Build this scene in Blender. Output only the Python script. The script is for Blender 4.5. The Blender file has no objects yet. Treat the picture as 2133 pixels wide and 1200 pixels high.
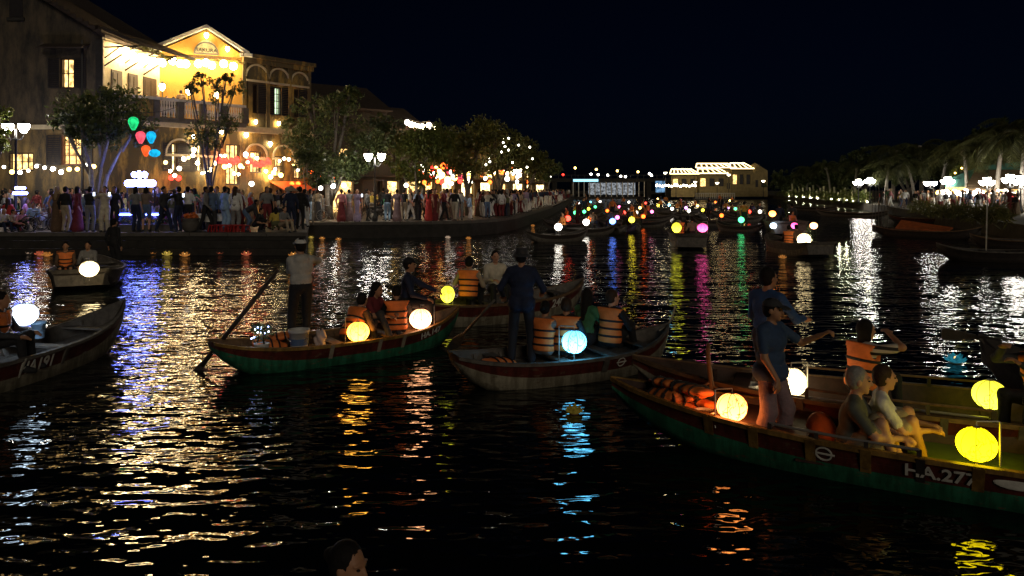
import bpy, bmesh, math, random
import numpy as np
from mathutils import Vector, Matrix

# ------------------------------------------------------------------ camera, sky, light, exposure
SC = bpy.context.scene
COL = SC.collection
PI = math.pi
FPX, CX, YH, CAMZ = 1540.0, 1066.5, 392.0, 2.7      # focal length in photo pixels, image centre, horizon row, eye height over the river

cam_data = bpy.data.cameras.new('camera')
cam_data.sensor_width = 36.0
cam_data.lens = 36.0 * FPX / 2133.0
cam_data.shift_y = -(600.0 - YH) / 2133.0
cam_data.clip_start = 0.1
cam_data.clip_end = 3000.0
cam = bpy.data.objects.new('camera', cam_data)
cam.location = (0, 0, CAMZ)
cam.rotation_euler = (PI / 2, 0, 0)
COL.objects.link(cam)
SC.camera = cam

world = bpy.data.worlds.new('World')
SC.world = world
world.use_nodes = True
wn = world.node_tree
bg = wn.nodes['Background']
sky = wn.nodes.new('ShaderNodeTexSky')
sky.sky_type = 'NISHITA'
sky.sun_disc = False
sky.sun_elevation = math.radians(22.0)
sky.sun_rotation = math.radians(198)
tint = wn.nodes.new('ShaderNodeMix')                     # night air: the same sky, far darker and bluer
tint.data_type = 'RGBA'
tint.blend_type = 'MULTIPLY'
tint.inputs[0].default_value = 1.0
tint.inputs[7].default_value = (0.16, 0.34, 1.0, 1)
wn.links.new(sky.outputs[0], tint.inputs[6])
wn.links.new(tint.outputs[2], bg.inputs['Color'])
bg.inputs['Strength'].default_value = 0.00055

sun_data = bpy.data.lights.new('sun', 'SUN')
sun_data.energy = 0.40
sun_data.angle = math.radians(25)
sun_data.color = (1.0, 0.86, 0.66)
sun = bpy.data.objects.new('sun', sun_data)
sun.rotation_euler = (math.radians(68), 0, math.radians(18))
COL.objects.link(sun)

SC.view_settings.view_transform = 'Standard'
SC.view_settings.look = 'None'
SC.view_settings.exposure = 0.0
SC.view_settings.gamma = 1.0
SC.view_settings.use_curve_mapping = False
SC.render.engine = 'CYCLES'
SC.cycles.use_denoising = True
SC.cycles.max_bounces = 5
SC.cycles.diffuse_bounces = 2
SC.cycles.glossy_bounces = 3
SC.cycles.transmission_bounces = 2
SC.cycles.transparent_max_bounces = 4
SC.cycles.sample_clamp_indirect = 4.0
SC.cycles.caustics_reflective = False
SC.cycles.caustics_refractive = False
SC.cycles.use_light_tree = True

# ------------------------------------------------------------------ helpers
RND = random.Random(7)


def at(px, py, z):
    """world point at height z seen at photo pixel (px, py)"""
    Y = FPX * (CAMZ - z) / (py - YH)
    return Vector(((px - CX) * Y / FPX, Y, z))


def atY(px, py, Y):
    return Vector(((px - CX) * Y / FPX, Y, CAMZ - (py - YH) * Y / FPX))


def tag(o, label=None, cat=None, group=None, kind=None):
    if label: o['label'] = label
    if cat: o['category'] = cat
    if group: o['group'] = group
    if kind: o['kind'] = kind
    return o


def empty(name, loc=(0, 0, 0), rz=0.0):
    o = bpy.data.objects.new(name, None)
    o.empty_display_size = 0.1
    o.location = loc
    o.rotation_euler = (0, 0, rz)
    COL.objects.link(o)
    return o


def copy_tree(o, parent=None):
    c = o.copy()
    COL.objects.link(c)
    c.parent = parent
    for ch in o.children:
        copy_tree(ch, c)
    return c


class MB:
    """collects verts / faces, build() links them as one mesh object"""
    def __init__(s):
        s.v, s.f, s.m = [], [], []

    def add(s, vs, fs, m=0, T=None):
        b = len(s.v)
        if T is not None:
            vs = [T @ Vector(p) for p in vs]
        s.v.extend([tuple(p) for p in vs])
        for f in fs:
            s.f.append(tuple(i + b for i in f))
            s.m.append(m)
        return s

    def box(s, x0, x1, y0, y1, z0, z1, m=0, T=None):
        vs = [(x0, y0, z0), (x1, y0, z0), (x1, y1, z0), (x0, y1, z0), (x0, y0, z1), (x1, y0, z1), (x1, y1, z1), (x0, y1, z1)]
        return s.add(vs, [(0, 3, 2, 1), (4, 5, 6, 7), (0, 1, 5, 4), (1, 2, 6, 5), (2, 3, 7, 6), (3, 0, 4, 7)], m, T)

    def prism(s, poly, d0, d1, m=0, T=None, axis='y'):
        """2D outline (counter-clockwise) extruded between d0 and d1 along an axis"""
        n = len(poly)
        if axis == 'y':
            vs = [(p[0], d0, p[1]) for p in poly] + [(p[0], d1, p[1]) for p in poly]
        elif axis == 'x':
            vs = [(d0, p[0], p[1]) for p in poly] + [(d1, p[0], p[1]) for p in poly]
        else:
            vs = [(p[0], p[1], d0) for p in poly] + [(p[0], p[1], d1) for p in poly]
        fs = [tuple(range(n)), tuple(range(2 * n - 1, n - 1, -1))]
        for i in range(n):
            j = (i + 1) % n
            fs.append((i, i + n, j + n, j))
        return s.add(vs, fs, m, T)

    def tube(s, pts, r, n=6, m=0, T=None, cap=True, close=False):
        pts = [Vector(p) for p in pts]
        k = len(pts)
        rr = r if isinstance(r, (list, tuple)) else [r] * k
        vs, fs = [], []
        prev = None
        for i, p in enumerate(pts):
            if close:
                d = pts[(i + 1) % k] - pts[i - 1]
            else:
                d = pts[min(i + 1, k - 1)] - pts[max(i - 1, 0)]
            if d.length < 1e-9:
                d = Vector((0, 0, 1))
            d.normalize()
            if prev is None:
                up = Vector((0, 0, 1)) if abs(d.z) < 0.9 else Vector((1, 0, 0))
                a = d.cross(up).normalized()
            else:
                a = (prev - d * prev.dot(d))
                a = a.normalized() if a.length > 1e-6 else d.orthogonal().normalized()
            prev = a
            b = d.cross(a)
            for q in range(n):
                t = 2 * PI * q / n
                vs.append(p + (a * math.cos(t) + b * math.sin(t)) * rr[i])
        for i in range(k if close else k - 1):
            i2 = (i + 1) % k
            for q in range(n):
                q2 = (q + 1) % n
                fs.append((i * n + q, i * n + q2, i2 * n + q2, i2 * n + q))
        if cap and not close:
            fs.append(tuple(range(n - 1, -1, -1)))
            fs.append(tuple(range((k - 1) * n, k * n)))
        return s.add(vs, fs, m, T)

    def lathe(s, prof, n=16, m=0, T=None, cap=True):
        """profile [(r, z)] from bottom to top round the z axis"""
        vs, fs = [], []
        for r, z in prof:
            for q in range(n):
                t = 2 * PI * q / n
                vs.append((r * math.cos(t), r * math.sin(t), z))
        for i in range(len(prof) - 1):
            for q in range(n):
                q2 = (q + 1) % n
                fs.append((i * n + q, i * n + q2, (i + 1) * n + q2, (i + 1) * n + q))
        if cap:
            if prof[0][0] > 1e-4: fs.append(tuple(range(n - 1, -1, -1)))
            if prof[-1][0] > 1e-4: fs.append(tuple(range((len(prof) - 1) * n, len(prof) * n)))
        return s.add(vs, fs, m, T)

    def ball(s, c, r, n=12, k=8, m=0, T=None):
        c = Vector(c)
        rx, ry, rz = r if isinstance(r, (tuple, list)) else (r, r, r)
        prof = [(math.sin(PI * i / k), -math.cos(PI * i / k)) for i in range(k + 1)]
        vs, fs = [], []
        for a, b in prof:
            for q in range(n):
                t = 2 * PI * q / n
                vs.append((c.x + rx * a * math.cos(t), c.y + ry * a * math.sin(t), c.z + rz * b))
        for i in range(k):
            for q in range(n):
                q2 = (q + 1) % n
                fs.append((i * n + q, i * n + q2, (i + 1) * n + q2, (i + 1) * n + q))
        return s.add(vs, fs, m, T)

    def mesh(s, name, smooth=False):
        me = bpy.data.meshes.new(name)
        me.from_pydata(s.v, [], s.f)
        if any(s.m):
            me.polygons.foreach_set('material_index', s.m)
        if smooth:
            me.polygons.foreach_set('use_smooth', [True] * len(me.polygons))
        me.update()
        return me

    def build(s, name, mats, parent=None, smooth=False, loc=None, rz=None):
        me = s.mesh(name, smooth)
        for m in (mats if isinstance(mats, (list, tuple)) else [mats]):
            me.materials.append(m)
        o = bpy.data.objects.new(name, me)
        COL.objects.link(o)
        o.parent = parent
        if loc is not None: o.location = loc
        if rz is not None: o.rotation_euler = (0, 0, rz)
        return o


def link_mesh(name, me, parent=None, loc=None, rz=None):
    o = bpy.data.objects.new(name, me)
    COL.objects.link(o)
    o.parent = parent
    if loc is not None: o.location = loc
    if rz is not None: o.rotation_euler = (0, 0, rz)
    return o


# ------------------------------------------------------------------ materials
MATS = {}


def mat(name, col, rough=0.6, var=0.25, scale=6.0, bump=0.0, metal=0.0, coord='Object', spec=0.5):
    if name in MATS: return MATS[name]
    m = bpy.data.materials.new(name)
    m.use_nodes = True
    nt = m.node_tree
    b = nt.nodes['Principled BSDF']
    b.inputs['Roughness'].default_value = rough
    b.inputs['Metallic'].default_value = metal
    b.inputs['Specular IOR Level'].default_value = spec
    if var > 0:
        tc = nt.nodes.new('ShaderNodeTexCoord')
        nz = nt.nodes.new('ShaderNodeTexNoise')
        nz.inputs['Scale'].default_value = scale
        nz.inputs['Detail'].default_value = 5.0
        nz.inputs['Roughness'].default_value = 0.65
        nt.links.new(tc.outputs[coord], nz.inputs['Vector'])
        rp = nt.nodes.new('ShaderNodeValToRGB')
        rp.color_ramp.elements[0].position = 0.3
        rp.color_ramp.elements[1].position = 0.72
        rp.color_ramp.elements[0].color = tuple(c * (1 - var) for c in col) + (1,)
        rp.color_ramp.elements[1].color = tuple(min(1, c * (1 + var * 0.7)) for c in col) + (1,)
        nt.links.new(nz.outputs['Fac'], rp.inputs['Fac'])
        nt.links.new(rp.outputs['Color'], b.inputs['Base Color'])
        if bump > 0:
            bp = nt.nodes.new('ShaderNodeBump')
            bp.inputs['Strength'].default_value = 0.6
            bp.inputs['Distance'].default_value = bump
            nt.links.new(nz.outputs['Fac'], bp.inputs['Height'])
            nt.links.new(bp.outputs['Normal'], b.inputs['Normal'])
    else:
        b.inputs['Base Color'].default_value = tuple(col) + (1,)
    MATS[name] = m
    return m


def emat(name, col, strength, sample=True, var=0.0, scale=9.0):
    """a material that gives off light; var mottles it like painted paper or a busy lit interior"""
    if name in MATS: return MATS[name]
    m = bpy.data.materials.new(name)
    m.use_nodes = True
    nt = m.node_tree
    nt.nodes.remove(nt.nodes['Principled BSDF'])
    e = nt.nodes.new('ShaderNodeEmission')
    e.inputs['Color'].default_value = tuple(col) + (1,)
    e.inputs['Strength'].default_value = strength
    if var > 0:
        tc = nt.nodes.new('ShaderNodeTexCoord')
        nz = nt.nodes.new('ShaderNodeTexNoise')
        nz.inputs['Scale'].default_value = scale
        nz.inputs['Detail'].default_value = 4.0
        nt.links.new(tc.outputs['Object'], nz.inputs['Vector'])
        mr = nt.nodes.new('ShaderNodeMapRange')
        mr.inputs['From Min'].default_value = 0.35
        mr.inputs['From Max'].default_value = 0.65
        mr.inputs['To Min'].default_value = strength * (1 - var)
        mr.inputs['To Max'].default_value = strength
        nt.links.new(nz.outputs['Fac'], mr.inputs['Value'])
        nt.links.new(mr.outputs['Result'], e.inputs['Strength'])
    nt.links.new(e.outputs[0], nt.nodes['Material Output'].inputs['Surface'])
    if not sample:
        m.cycles.emission_sampling = 'NONE'
    MATS[name] = m
    return m


def lantern_mat(name, col, strength):
    """painted silk globe glowing by itself: pale field, darker brushwork"""
    if name in MATS: return MATS[name]
    m = bpy.data.materials.new(name)
    m.use_nodes = True
    nt = m.node_tree
    nt.nodes.remove(nt.nodes['Principled BSDF'])
    L = nt.links.new
    tc = nt.nodes.new('ShaderNodeTexCoord')
    nz = nt.nodes.new('ShaderNodeTexNoise')
    nz.inputs['Scale'].default_value = 7.0
    nz.inputs['Detail'].default_value = 3.0
    nz.inputs['Distortion'].default_value = 1.2
    L(tc.outputs['Object'], nz.inputs['Vector'])
    sub = nt.nodes.new('ShaderNodeMath'); sub.operation = 'SUBTRACT'; sub.inputs[1].default_value = 0.5
    ab = nt.nodes.new('ShaderNodeMath'); ab.operation = 'ABSOLUTE'
    L(nz.outputs['Fac'], sub.inputs[0]); L(sub.outputs[0], ab.inputs[0])
    nz2 = nt.nodes.new('ShaderNodeTexNoise')
    nz2.inputs['Scale'].default_value = 3.0
    L(tc.outputs['Object'], nz2.inputs['Vector'])
    gt = nt.nodes.new('ShaderNodeMapRange')
    gt.inputs['From Min'].default_value = 0.45; gt.inputs['From Max'].default_value = 0.55
    gt.inputs['To Min'].default_value = 0.0; gt.inputs['To Max'].default_value = 0.016
    L(nz2.outputs['Fac'], gt.inputs['Value'])
    mr = nt.nodes.new('ShaderNodeMath'); mr.operation = 'LESS_THAN'
    L(ab.outputs[0], mr.inputs[0]); L(gt.outputs['Result'], mr.inputs[1])
    st = nt.nodes.new('ShaderNodeMapRange')
    st.inputs['To Min'].default_value = strength
    st.inputs['To Max'].default_value = strength * 0.16
    L(mr.outputs[0], st.inputs['Value'])
    sx = nt.nodes.new('ShaderNodeSeparateXYZ')            # inner light put into the emission: brighter low, dimmer at the top
    L(tc.outputs['Object'], sx.inputs[0])
    zr = nt.nodes.new('ShaderNodeMapRange')
    zr.inputs['From Min'].default_value = -.15; zr.inputs['From Max'].default_value = .15
    zr.inputs['To Min'].default_value = 1.7; zr.inputs['To Max'].default_value = .42
    L(sx.outputs[2], zr.inputs['Value'])
    mm = nt.nodes.new('ShaderNodeMath'); mm.operation = 'MULTIPLY'
    L(st.outputs['Result'], mm.inputs[0]); L(zr.outputs['Result'], mm.inputs[1])
    e = nt.nodes.new('ShaderNodeEmission')
    e.inputs['Color'].default_value = tuple(col) + (1,)
    L(mm.outputs[0], e.inputs['Strength'])
    L(e.outputs[0], nt.nodes['Material Output'].inputs['Surface'])
    MATS[name] = m
    return m


def leaf_mat(name, c1, c2):
    if name in MATS: return MATS[name]
    m = bpy.data.materials.new(name)
    m.use_nodes = True
    nt = m.node_tree
    b = nt.nodes['Principled BSDF']
    g = nt.nodes.new('ShaderNodeNewGeometry')
    rp = nt.nodes.new('ShaderNodeValToRGB')
    rp.color_ramp.elements[0].color = tuple(c1) + (1,)
    rp.color_ramp.elements[1].color = tuple(c2) + (1,)
    nt.links.new(g.outputs['Random Per Island'], rp.inputs['Fac'])
    nt.links.new(rp.outputs['Color'], b.inputs['Base Color'])
    b.inputs['Roughness'].default_value = 0.45
    tr = nt.nodes.new('ShaderNodeBsdfTranslucent')
    nt.links.new(rp.outputs['Color'], tr.inputs['Color'])
    mx = nt.nodes.new('ShaderNodeMixShader')
    mx.inputs[0].default_value = 0.35
    nt.links.new(b.outputs[0], mx.inputs[1])
    nt.links.new(tr.outputs[0], mx.inputs[2])
    nt.links.new(mx.outputs[0], nt.nodes['Material Output'].inputs['Surface'])
    MATS[name] = m
    return m


def plaster_mat(name, col, dark, amount=0.5):
    """old limewashed wall with streaked black mould"""
    if name in MATS: return MATS[name]
    m = bpy.data.materials.new(name)
    m.use_nodes = True
    nt = m.node_tree
    L = nt.links.new
    b = nt.nodes['Principled BSDF']
    b.inputs['Roughness'].default_value = 0.85
    tc = nt.nodes.new('ShaderNodeTexCoord')
    mp = nt.nodes.new('ShaderNodeMapping')
    mp.inputs['Scale'].default_value = (1.1, 1.1, 0.35)
    L(tc.outputs['Object'], mp.inputs['Vector'])
    nz = nt.nodes.new('ShaderNodeTexNoise')
    nz.inputs['Scale'].default_value = 1.3
    nz.inputs['Detail'].default_value = 8.0
    nz.inputs['Roughness'].default_value = 0.7
    L(mp.outputs[0], nz.inputs['Vector'])
    rp = nt.nodes.new('ShaderNodeValToRGB')
    rp.color_ramp.elements[0].position = 0.62 - amount * 0.4
    rp.color_ramp.elements[1].position = 0.72 - amount * 0.12
    rp.color_ramp.elements[0].color = tuple(dark) + (1,)
    rp.color_ramp.elements[1].color = tuple(col) + (1,)
    L(nz.outputs['Fac'], rp.inputs['Fac'])
    L(rp.outputs['Color'], b.inputs['Base Color'])
    nz3 = nt.nodes.new('ShaderNodeTexNoise')
    nz3.inputs['Scale'].default_value = 14
    L(tc.outputs['Object'], nz3.inputs['Vector'])
    bp = nt.nodes.new('ShaderNodeBump')
    bp.inputs['Distance'].default_value = 0.03
    bp.inputs['Strength'].default_value = 0.5
    L(nz3.outputs['Fac'], bp.inputs['Height'])
    L(bp.outputs['Normal'], b.inputs['Normal'])
    MATS[name] = m
    return m


def paint_mat(name, col, wood=(.16, .11, .07), wear=.5):
    """brushed boat paint, worn through to wood in scuffs, with plank seams running along the hull"""
    if name in MATS: return MATS[name]
    m = bpy.data.materials.new(name)
    m.use_nodes = True
    nt = m.node_tree
    L = nt.links.new
    b = nt.nodes['Principled BSDF']
    b.inputs['Roughness'].default_value = 0.5
    tc = nt.nodes.new('ShaderNodeTexCoord')

    def noise(scale, sc, detail=5.0):
        mp = nt.nodes.new('ShaderNodeMapping'); mp.inputs['Scale'].default_value = sc
        L(tc.outputs['Object'], mp.inputs['Vector'])
        n = nt.nodes.new('ShaderNodeTexNoise'); n.inputs['Scale'].default_value = scale; n.inputs['Detail'].default_value = detail; n.inputs['Roughness'].default_value = .7
        L(mp.outputs[0], n.inputs['Vector'])
        return n.outputs['Fac']

    def ramp(fac, p0, c0, p1, c1):
        r = nt.nodes.new('ShaderNodeValToRGB')
        r.color_ramp.elements[0].position = p0; r.color_ramp.elements[0].color = tuple(c0) + (1,)
        r.color_ramp.elements[1].position = p1; r.color_ramp.elements[1].color = tuple(c1) + (1,)
        L(fac, r.inputs['Fac'])
        return r.outputs['Color']

    base = ramp(noise(4, (1, 1, 1)), .3, [c * .6 for c in col], .7, [min(1, c * 1.25) for c in col])
    mask = ramp(noise(9, (.7, 1, 2.5), 8), .60 - wear * .04, (0, 0, 0), .66, (1, 1, 1))
    mx = nt.nodes.new('ShaderNodeMix'); mx.data_type = 'RGBA'
    L(mask, mx.inputs[0]); L(base, mx.inputs[6]); mx.inputs[7].default_value = tuple(wood) + (1,)
    streak = ramp(noise(2.2, (5, 5, .5), 6), .42, (.45, .42, .38), .58, (1, 1, 1))
    mu = nt.nodes.new('ShaderNodeMix'); mu.data_type = 'RGBA'; mu.blend_type = 'MULTIPLY'; mu.inputs[0].default_value = .8
    L(mx.outputs[2], mu.inputs[6]); L(streak, mu.inputs[7])
    L(mu.outputs[2], b.inputs['Base Color'])
    wv = nt.nodes.new('ShaderNodeTexWave'); wv.bands_direction = 'Z'; wv.wave_profile = 'SAW'; wv.inputs['Scale'].default_value = 2.6; wv.inputs['Distortion'].default_value = .4
    L(tc.outputs['Object'], wv.inputs['Vector'])
    bp = nt.nodes.new('ShaderNodeBump'); bp.inputs['Distance'].default_value = .012; bp.inputs['Strength'].default_value = .8
    L(wv.outputs['Fac'], bp.inputs['Height']); L(bp.outputs['Normal'], b.inputs['Normal'])
    MATS[name] = m
    return m


def water_mat():
    m = bpy.data.materials.new('river_water')
    m.use_nodes = True
    nt = m.node_tree
    L = nt.links.new
    b = nt.nodes['Principled BSDF']
    b.inputs['Base Color'].default_value = (0.004, 0.006, 0.006, 1)
    b.inputs['Roughness'].default_value = 0.02
    b.inputs['IOR'].default_value = 1.33
    tc = nt.nodes.new('ShaderNodeTexCoord')

    def layer(sx, sy, rot, amp, detail=2.0, seed=0.0, dist=0.0):
        mp = nt.nodes.new('ShaderNodeMapping')
        mp.inputs['Location'].default_value = (seed, seed * 0.7, seed * 1.3)
        mp.inputs['Rotation'].default_value = (0, 0, rot)
        mp.inputs['Scale'].default_value = (sx, sy, 1)
        L(tc.outputs['Object'], mp.inputs['Vector'])
        nz = nt.nodes.new('ShaderNodeTexNoise')
        nz.inputs['Scale'].default_value = 1.0
        nz.inputs['Detail'].default_value = detail
        nz.inputs['Roughness'].default_value = 0.45
        nz.inputs['Distortion'].default_value = dist
        L(mp.outputs[0], nz.inputs['Vector'])
        mu = nt.nodes.new('ShaderNodeMath'); mu.operation = 'MULTIPLY'; mu.inputs[1].default_value = amp
        L(nz.outputs['Fac'], mu.inputs[0])
        return mu.outputs[0]

    ls = [layer(0.4, 0.95, 0.12, 0.105, 1.0, 3.1), layer(2.3, 5.0, -0.10, 0.040, 1.2, 11.7, 0.3), layer(6.0, 11.0, 0.22, 0.009, 1.0, 23.0)]
    s = ls[0]
    for l in ls[1:]:
        a = nt.nodes.new('ShaderNodeMath'); a.operation = 'ADD'
        L(s, a.inputs[0]); L(l, a.inputs[1]); s = a.outputs[0]
    bp = nt.nodes.new('ShaderNodeBump')
    bp.inputs['Strength'].default_value = 1.0
    bp.inputs['Distance'].default_value = 1.0
    L(s, bp.inputs['Height'])
    L(bp.outputs['Normal'], b.inputs['Normal'])
    return m


# ------------------------------------------------------------------ bodies: distance fields turned into one continuous mesh
import openvdb


def nrm(v):
    v = np.asarray(v, float)
    n = np.linalg.norm(v)
    return v / n if n > 1e-9 else v


class Prim:
    __slots__ = ('t', 'a', 'b', 'ra', 'rb', 'R', 'tag', 'lo', 'hi')

    def __init__(s, t, a, b, ra, rb, R, tag):
        s.t, s.a, s.b, s.ra, s.rb, s.R, s.tag = t, np.asarray(a, float), None if b is None else np.asarray(b, float), ra, rb, R, tag
        if t == 'c':
            r = max(ra, rb)
            s.lo, s.hi = np.minimum(s.a, s.b) - r, np.maximum(s.a, s.b) + r
        else:
            r = max(ra)
            s.lo, s.hi = s.a - r, s.a + r

    def d(s, P):
        if s.t == 'c':
            ba = s.b - s.a
            pa = P - s.a
            h = np.clip((pa @ ba) / max(ba @ ba, 1e-9), 0, 1)
            return np.sqrt(((pa - h[..., None] * ba) ** 2).sum(-1)) - (s.ra + (s.rb - s.ra) * h)
        q = (P - s.a) @ s.R.T
        r = np.asarray(s.ra)
        k0 = np.sqrt(((q / r) ** 2).sum(-1))
        k1 = np.sqrt(((q / (r * r)) ** 2).sum(-1))
        return k0 * (k0 - 1.0) / np.maximum(k1, 1e-6)


def smin(a, b, k):
    h = np.clip(0.5 + 0.5 * (b - a) / k, 0, 1)
    return b * (1 - h) + a * h - k * h * (1 - h)


def grid_mesh(arr, lo, vox):
    g = openvdb.FloatGrid(1.0)
    g.copyFromArray(np.ascontiguousarray(arr, dtype=np.float32))
    pts, quads = g.convertToQuads(0.0)
    return pts * vox + lo, quads[:, ::-1]


def union_grid(prims, lo, shape, vox, k):
    arr = np.full(shape, 0.4, np.float32)
    for p in prims:
        i0 = np.maximum(np.floor((p.lo - 0.06 - lo) / vox).astype(int), 0)
        i1 = np.minimum(np.ceil((p.hi + 0.06 - lo) / vox).astype(int) + 1, shape)
        if (i1 <= i0).any(): continue
        ax = [lo[j] + vox * np.arange(i0[j], i1[j]) for j in range(3)]
        P = np.stack(np.meshgrid(*ax, indexing='ij'), -1)
        sl = tuple(slice(i0[j], i1[j]) for j in range(3))
        arr[sl] = smin(arr[sl], p.d(P).astype(np.float32), k)
    return arr


TAGS = ['skin', 'top', 'bottom', 'shoe', 'hair', 'trim']


def body_mesh(name, prims, vox, cuts=()):
    lo = np.min([p.lo for p in prims], 0) - 0.03
    hi = np.max([p.hi for p in prims], 0) + 0.03
    shape = tuple(np.ceil((hi - lo) / vox).astype(int) + 1)
    groups = {}
    for p in prims:
        groups.setdefault(p.tag, []).append(p)
    arr = None
    for t, ps in groups.items():
        a = union_grid(ps, lo, shape, vox, 0.03 if t in ('top', 'bottom') else 0.018)
        arr = a if arr is None else smin(arr, a, 0.006)
    for c in cuts:                                             # eye sockets
        i0 = np.maximum(np.floor((c.lo - 0.03 - lo) / vox).astype(int), 0)
        i1 = np.minimum(np.ceil((c.hi + 0.03 - lo) / vox).astype(int) + 1, shape)
        ax = [lo[j] + vox * np.arange(i0[j], i1[j]) for j in range(3)]
        P = np.stack(np.meshgrid(*ax, indexing='ij'), -1)
        sl = tuple(slice(i0[j], i1[j]) for j in range(3))
        arr[sl] = -smin(-arr[sl], c.d(P).astype(np.float32), 0.006)
    v, q = grid_mesh(arr, lo, vox)
    cen = v[q].mean(1)
    best = np.full(len(cen), 9.0)
    idx = np.zeros(len(cen), int)
    for p in prims:
        d = p.d(cen)
        w = d < best
        best[w] = d[w]
        idx[w] = TAGS.index(p.tag)
    return raw_mesh(name, v, q, idx)


def raw_mesh(name, v, q, idx=None):
    me = bpy.data.meshes.new(name)
    me.vertices.add(len(v)); me.vertices.foreach_set('co', v.astype(np.float32).ravel())
    me.loops.add(q.size); me.loops.foreach_set('vertex_index', q.astype(np.int32).ravel())
    me.polygons.add(len(q)); me.polygons.foreach_set('loop_start', np.arange(0, q.size, 4, dtype=np.int32))
    if idx is not None: me.polygons.foreach_set('material_index', idx.astype(np.int32))
    me.polygons.foreach_set('use_smooth', np.ones(len(q), bool))
    me.update(calc_edges=True)
    me.validate()
    return me


def field_mesh(name, fn, lo, hi, vox):
    lo, hi = np.asarray(lo, float), np.asarray(hi, float)
    n = np.ceil((hi - lo) / vox).astype(int) + 1
    ax = [lo[j] + vox * np.arange(n[j]) for j in range(3)]
    P = np.stack(np.meshgrid(*ax, indexing='ij'), -1)
    v, q = grid_mesh(fn(P), lo, vox)
    return raw_mesh(name, v, q)


def rotx(a):
    c, s = math.cos(a), math.sin(a)
    return np.array([[1, 0, 0], [0, c, -s], [0, s, c]])


def roty(a):
    c, s = math.cos(a), math.sin(a)
    return np.array([[c, 0, s], [0, 1, 0], [-s, 0, c]])


def rotz(a):
    c, s = math.cos(a), math.sin(a)
    return np.array([[c, -s, 0], [s, c, 0], [0, 0, 1]])


def ik(a, t, l1, l2, hint):
    a, t = np.asarray(a, float), np.asarray(t, float)
    d = t - a
    D = np.linalg.norm(d)
    Dm = min(D, (l1 + l2) * 0.995)
    u = d / max(D, 1e-6)
    t = a + u * Dm
    x = (l1 * l1 - l2 * l2 + Dm * Dm) / (2 * Dm)
    h = math.sqrt(max(l1 * l1 - x * x, 0))
    w = np.asarray(hint, float)
    w = nrm(w - u * (w @ u))
    return a + u * x + w * h, t


POSES = {
    'stand': dict(),
    'walk': dict(fl=(.1, -.26, .07), fr=(-.1, .24, .09), hl=(.26, .18, .86), hr=(-.26, -.2, .9)),
    'phone': dict(hl=(.08, -.36, 1.42), hr=(-.08, -.36, 1.42), head=(0, 0)),
    'phone_low': dict(hl=(.09, -.33, 1.14), hr=(-.09, -.33, 1.14), head=(0, -.35)),
    'hip': dict(hl=(.2, -.05, .98), hr=(-.3, 0, .84), head=(.5, 0)),
    'turn': dict(hl=(.12, -.24, 1.0), hr=(-.27, .02, .82), head=(-.7, 0), fl=(.13, -.06, .07)),
    'sit': dict(pz=.52, fl=(.12, -.45, .07), fr=(-.12, -.45, .07), hl=(.14, -.36, .62), hr=(-.14, -.36, .62), lean=.12),
    'sit_low': dict(pz=.33, fl=(.13, -.5, .06), fr=(-.13, -.5, .06), hl=(.15, -.42, .5), hr=(-.15, -.42, .5), lean=.22),
    'bend': dict(pz=.84, lean=1.05, hl=(.12, -.55, .55), hr=(-.12, -.5, .5), head=(0, .4)),
    'crouch': dict(pz=.30, lean=.5, fl=(.12, -.2, .06), fr=(-.12, -.22, .06), hl=(.12, -.48, .4), hr=(-.12, -.46, .36)),
}


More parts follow.
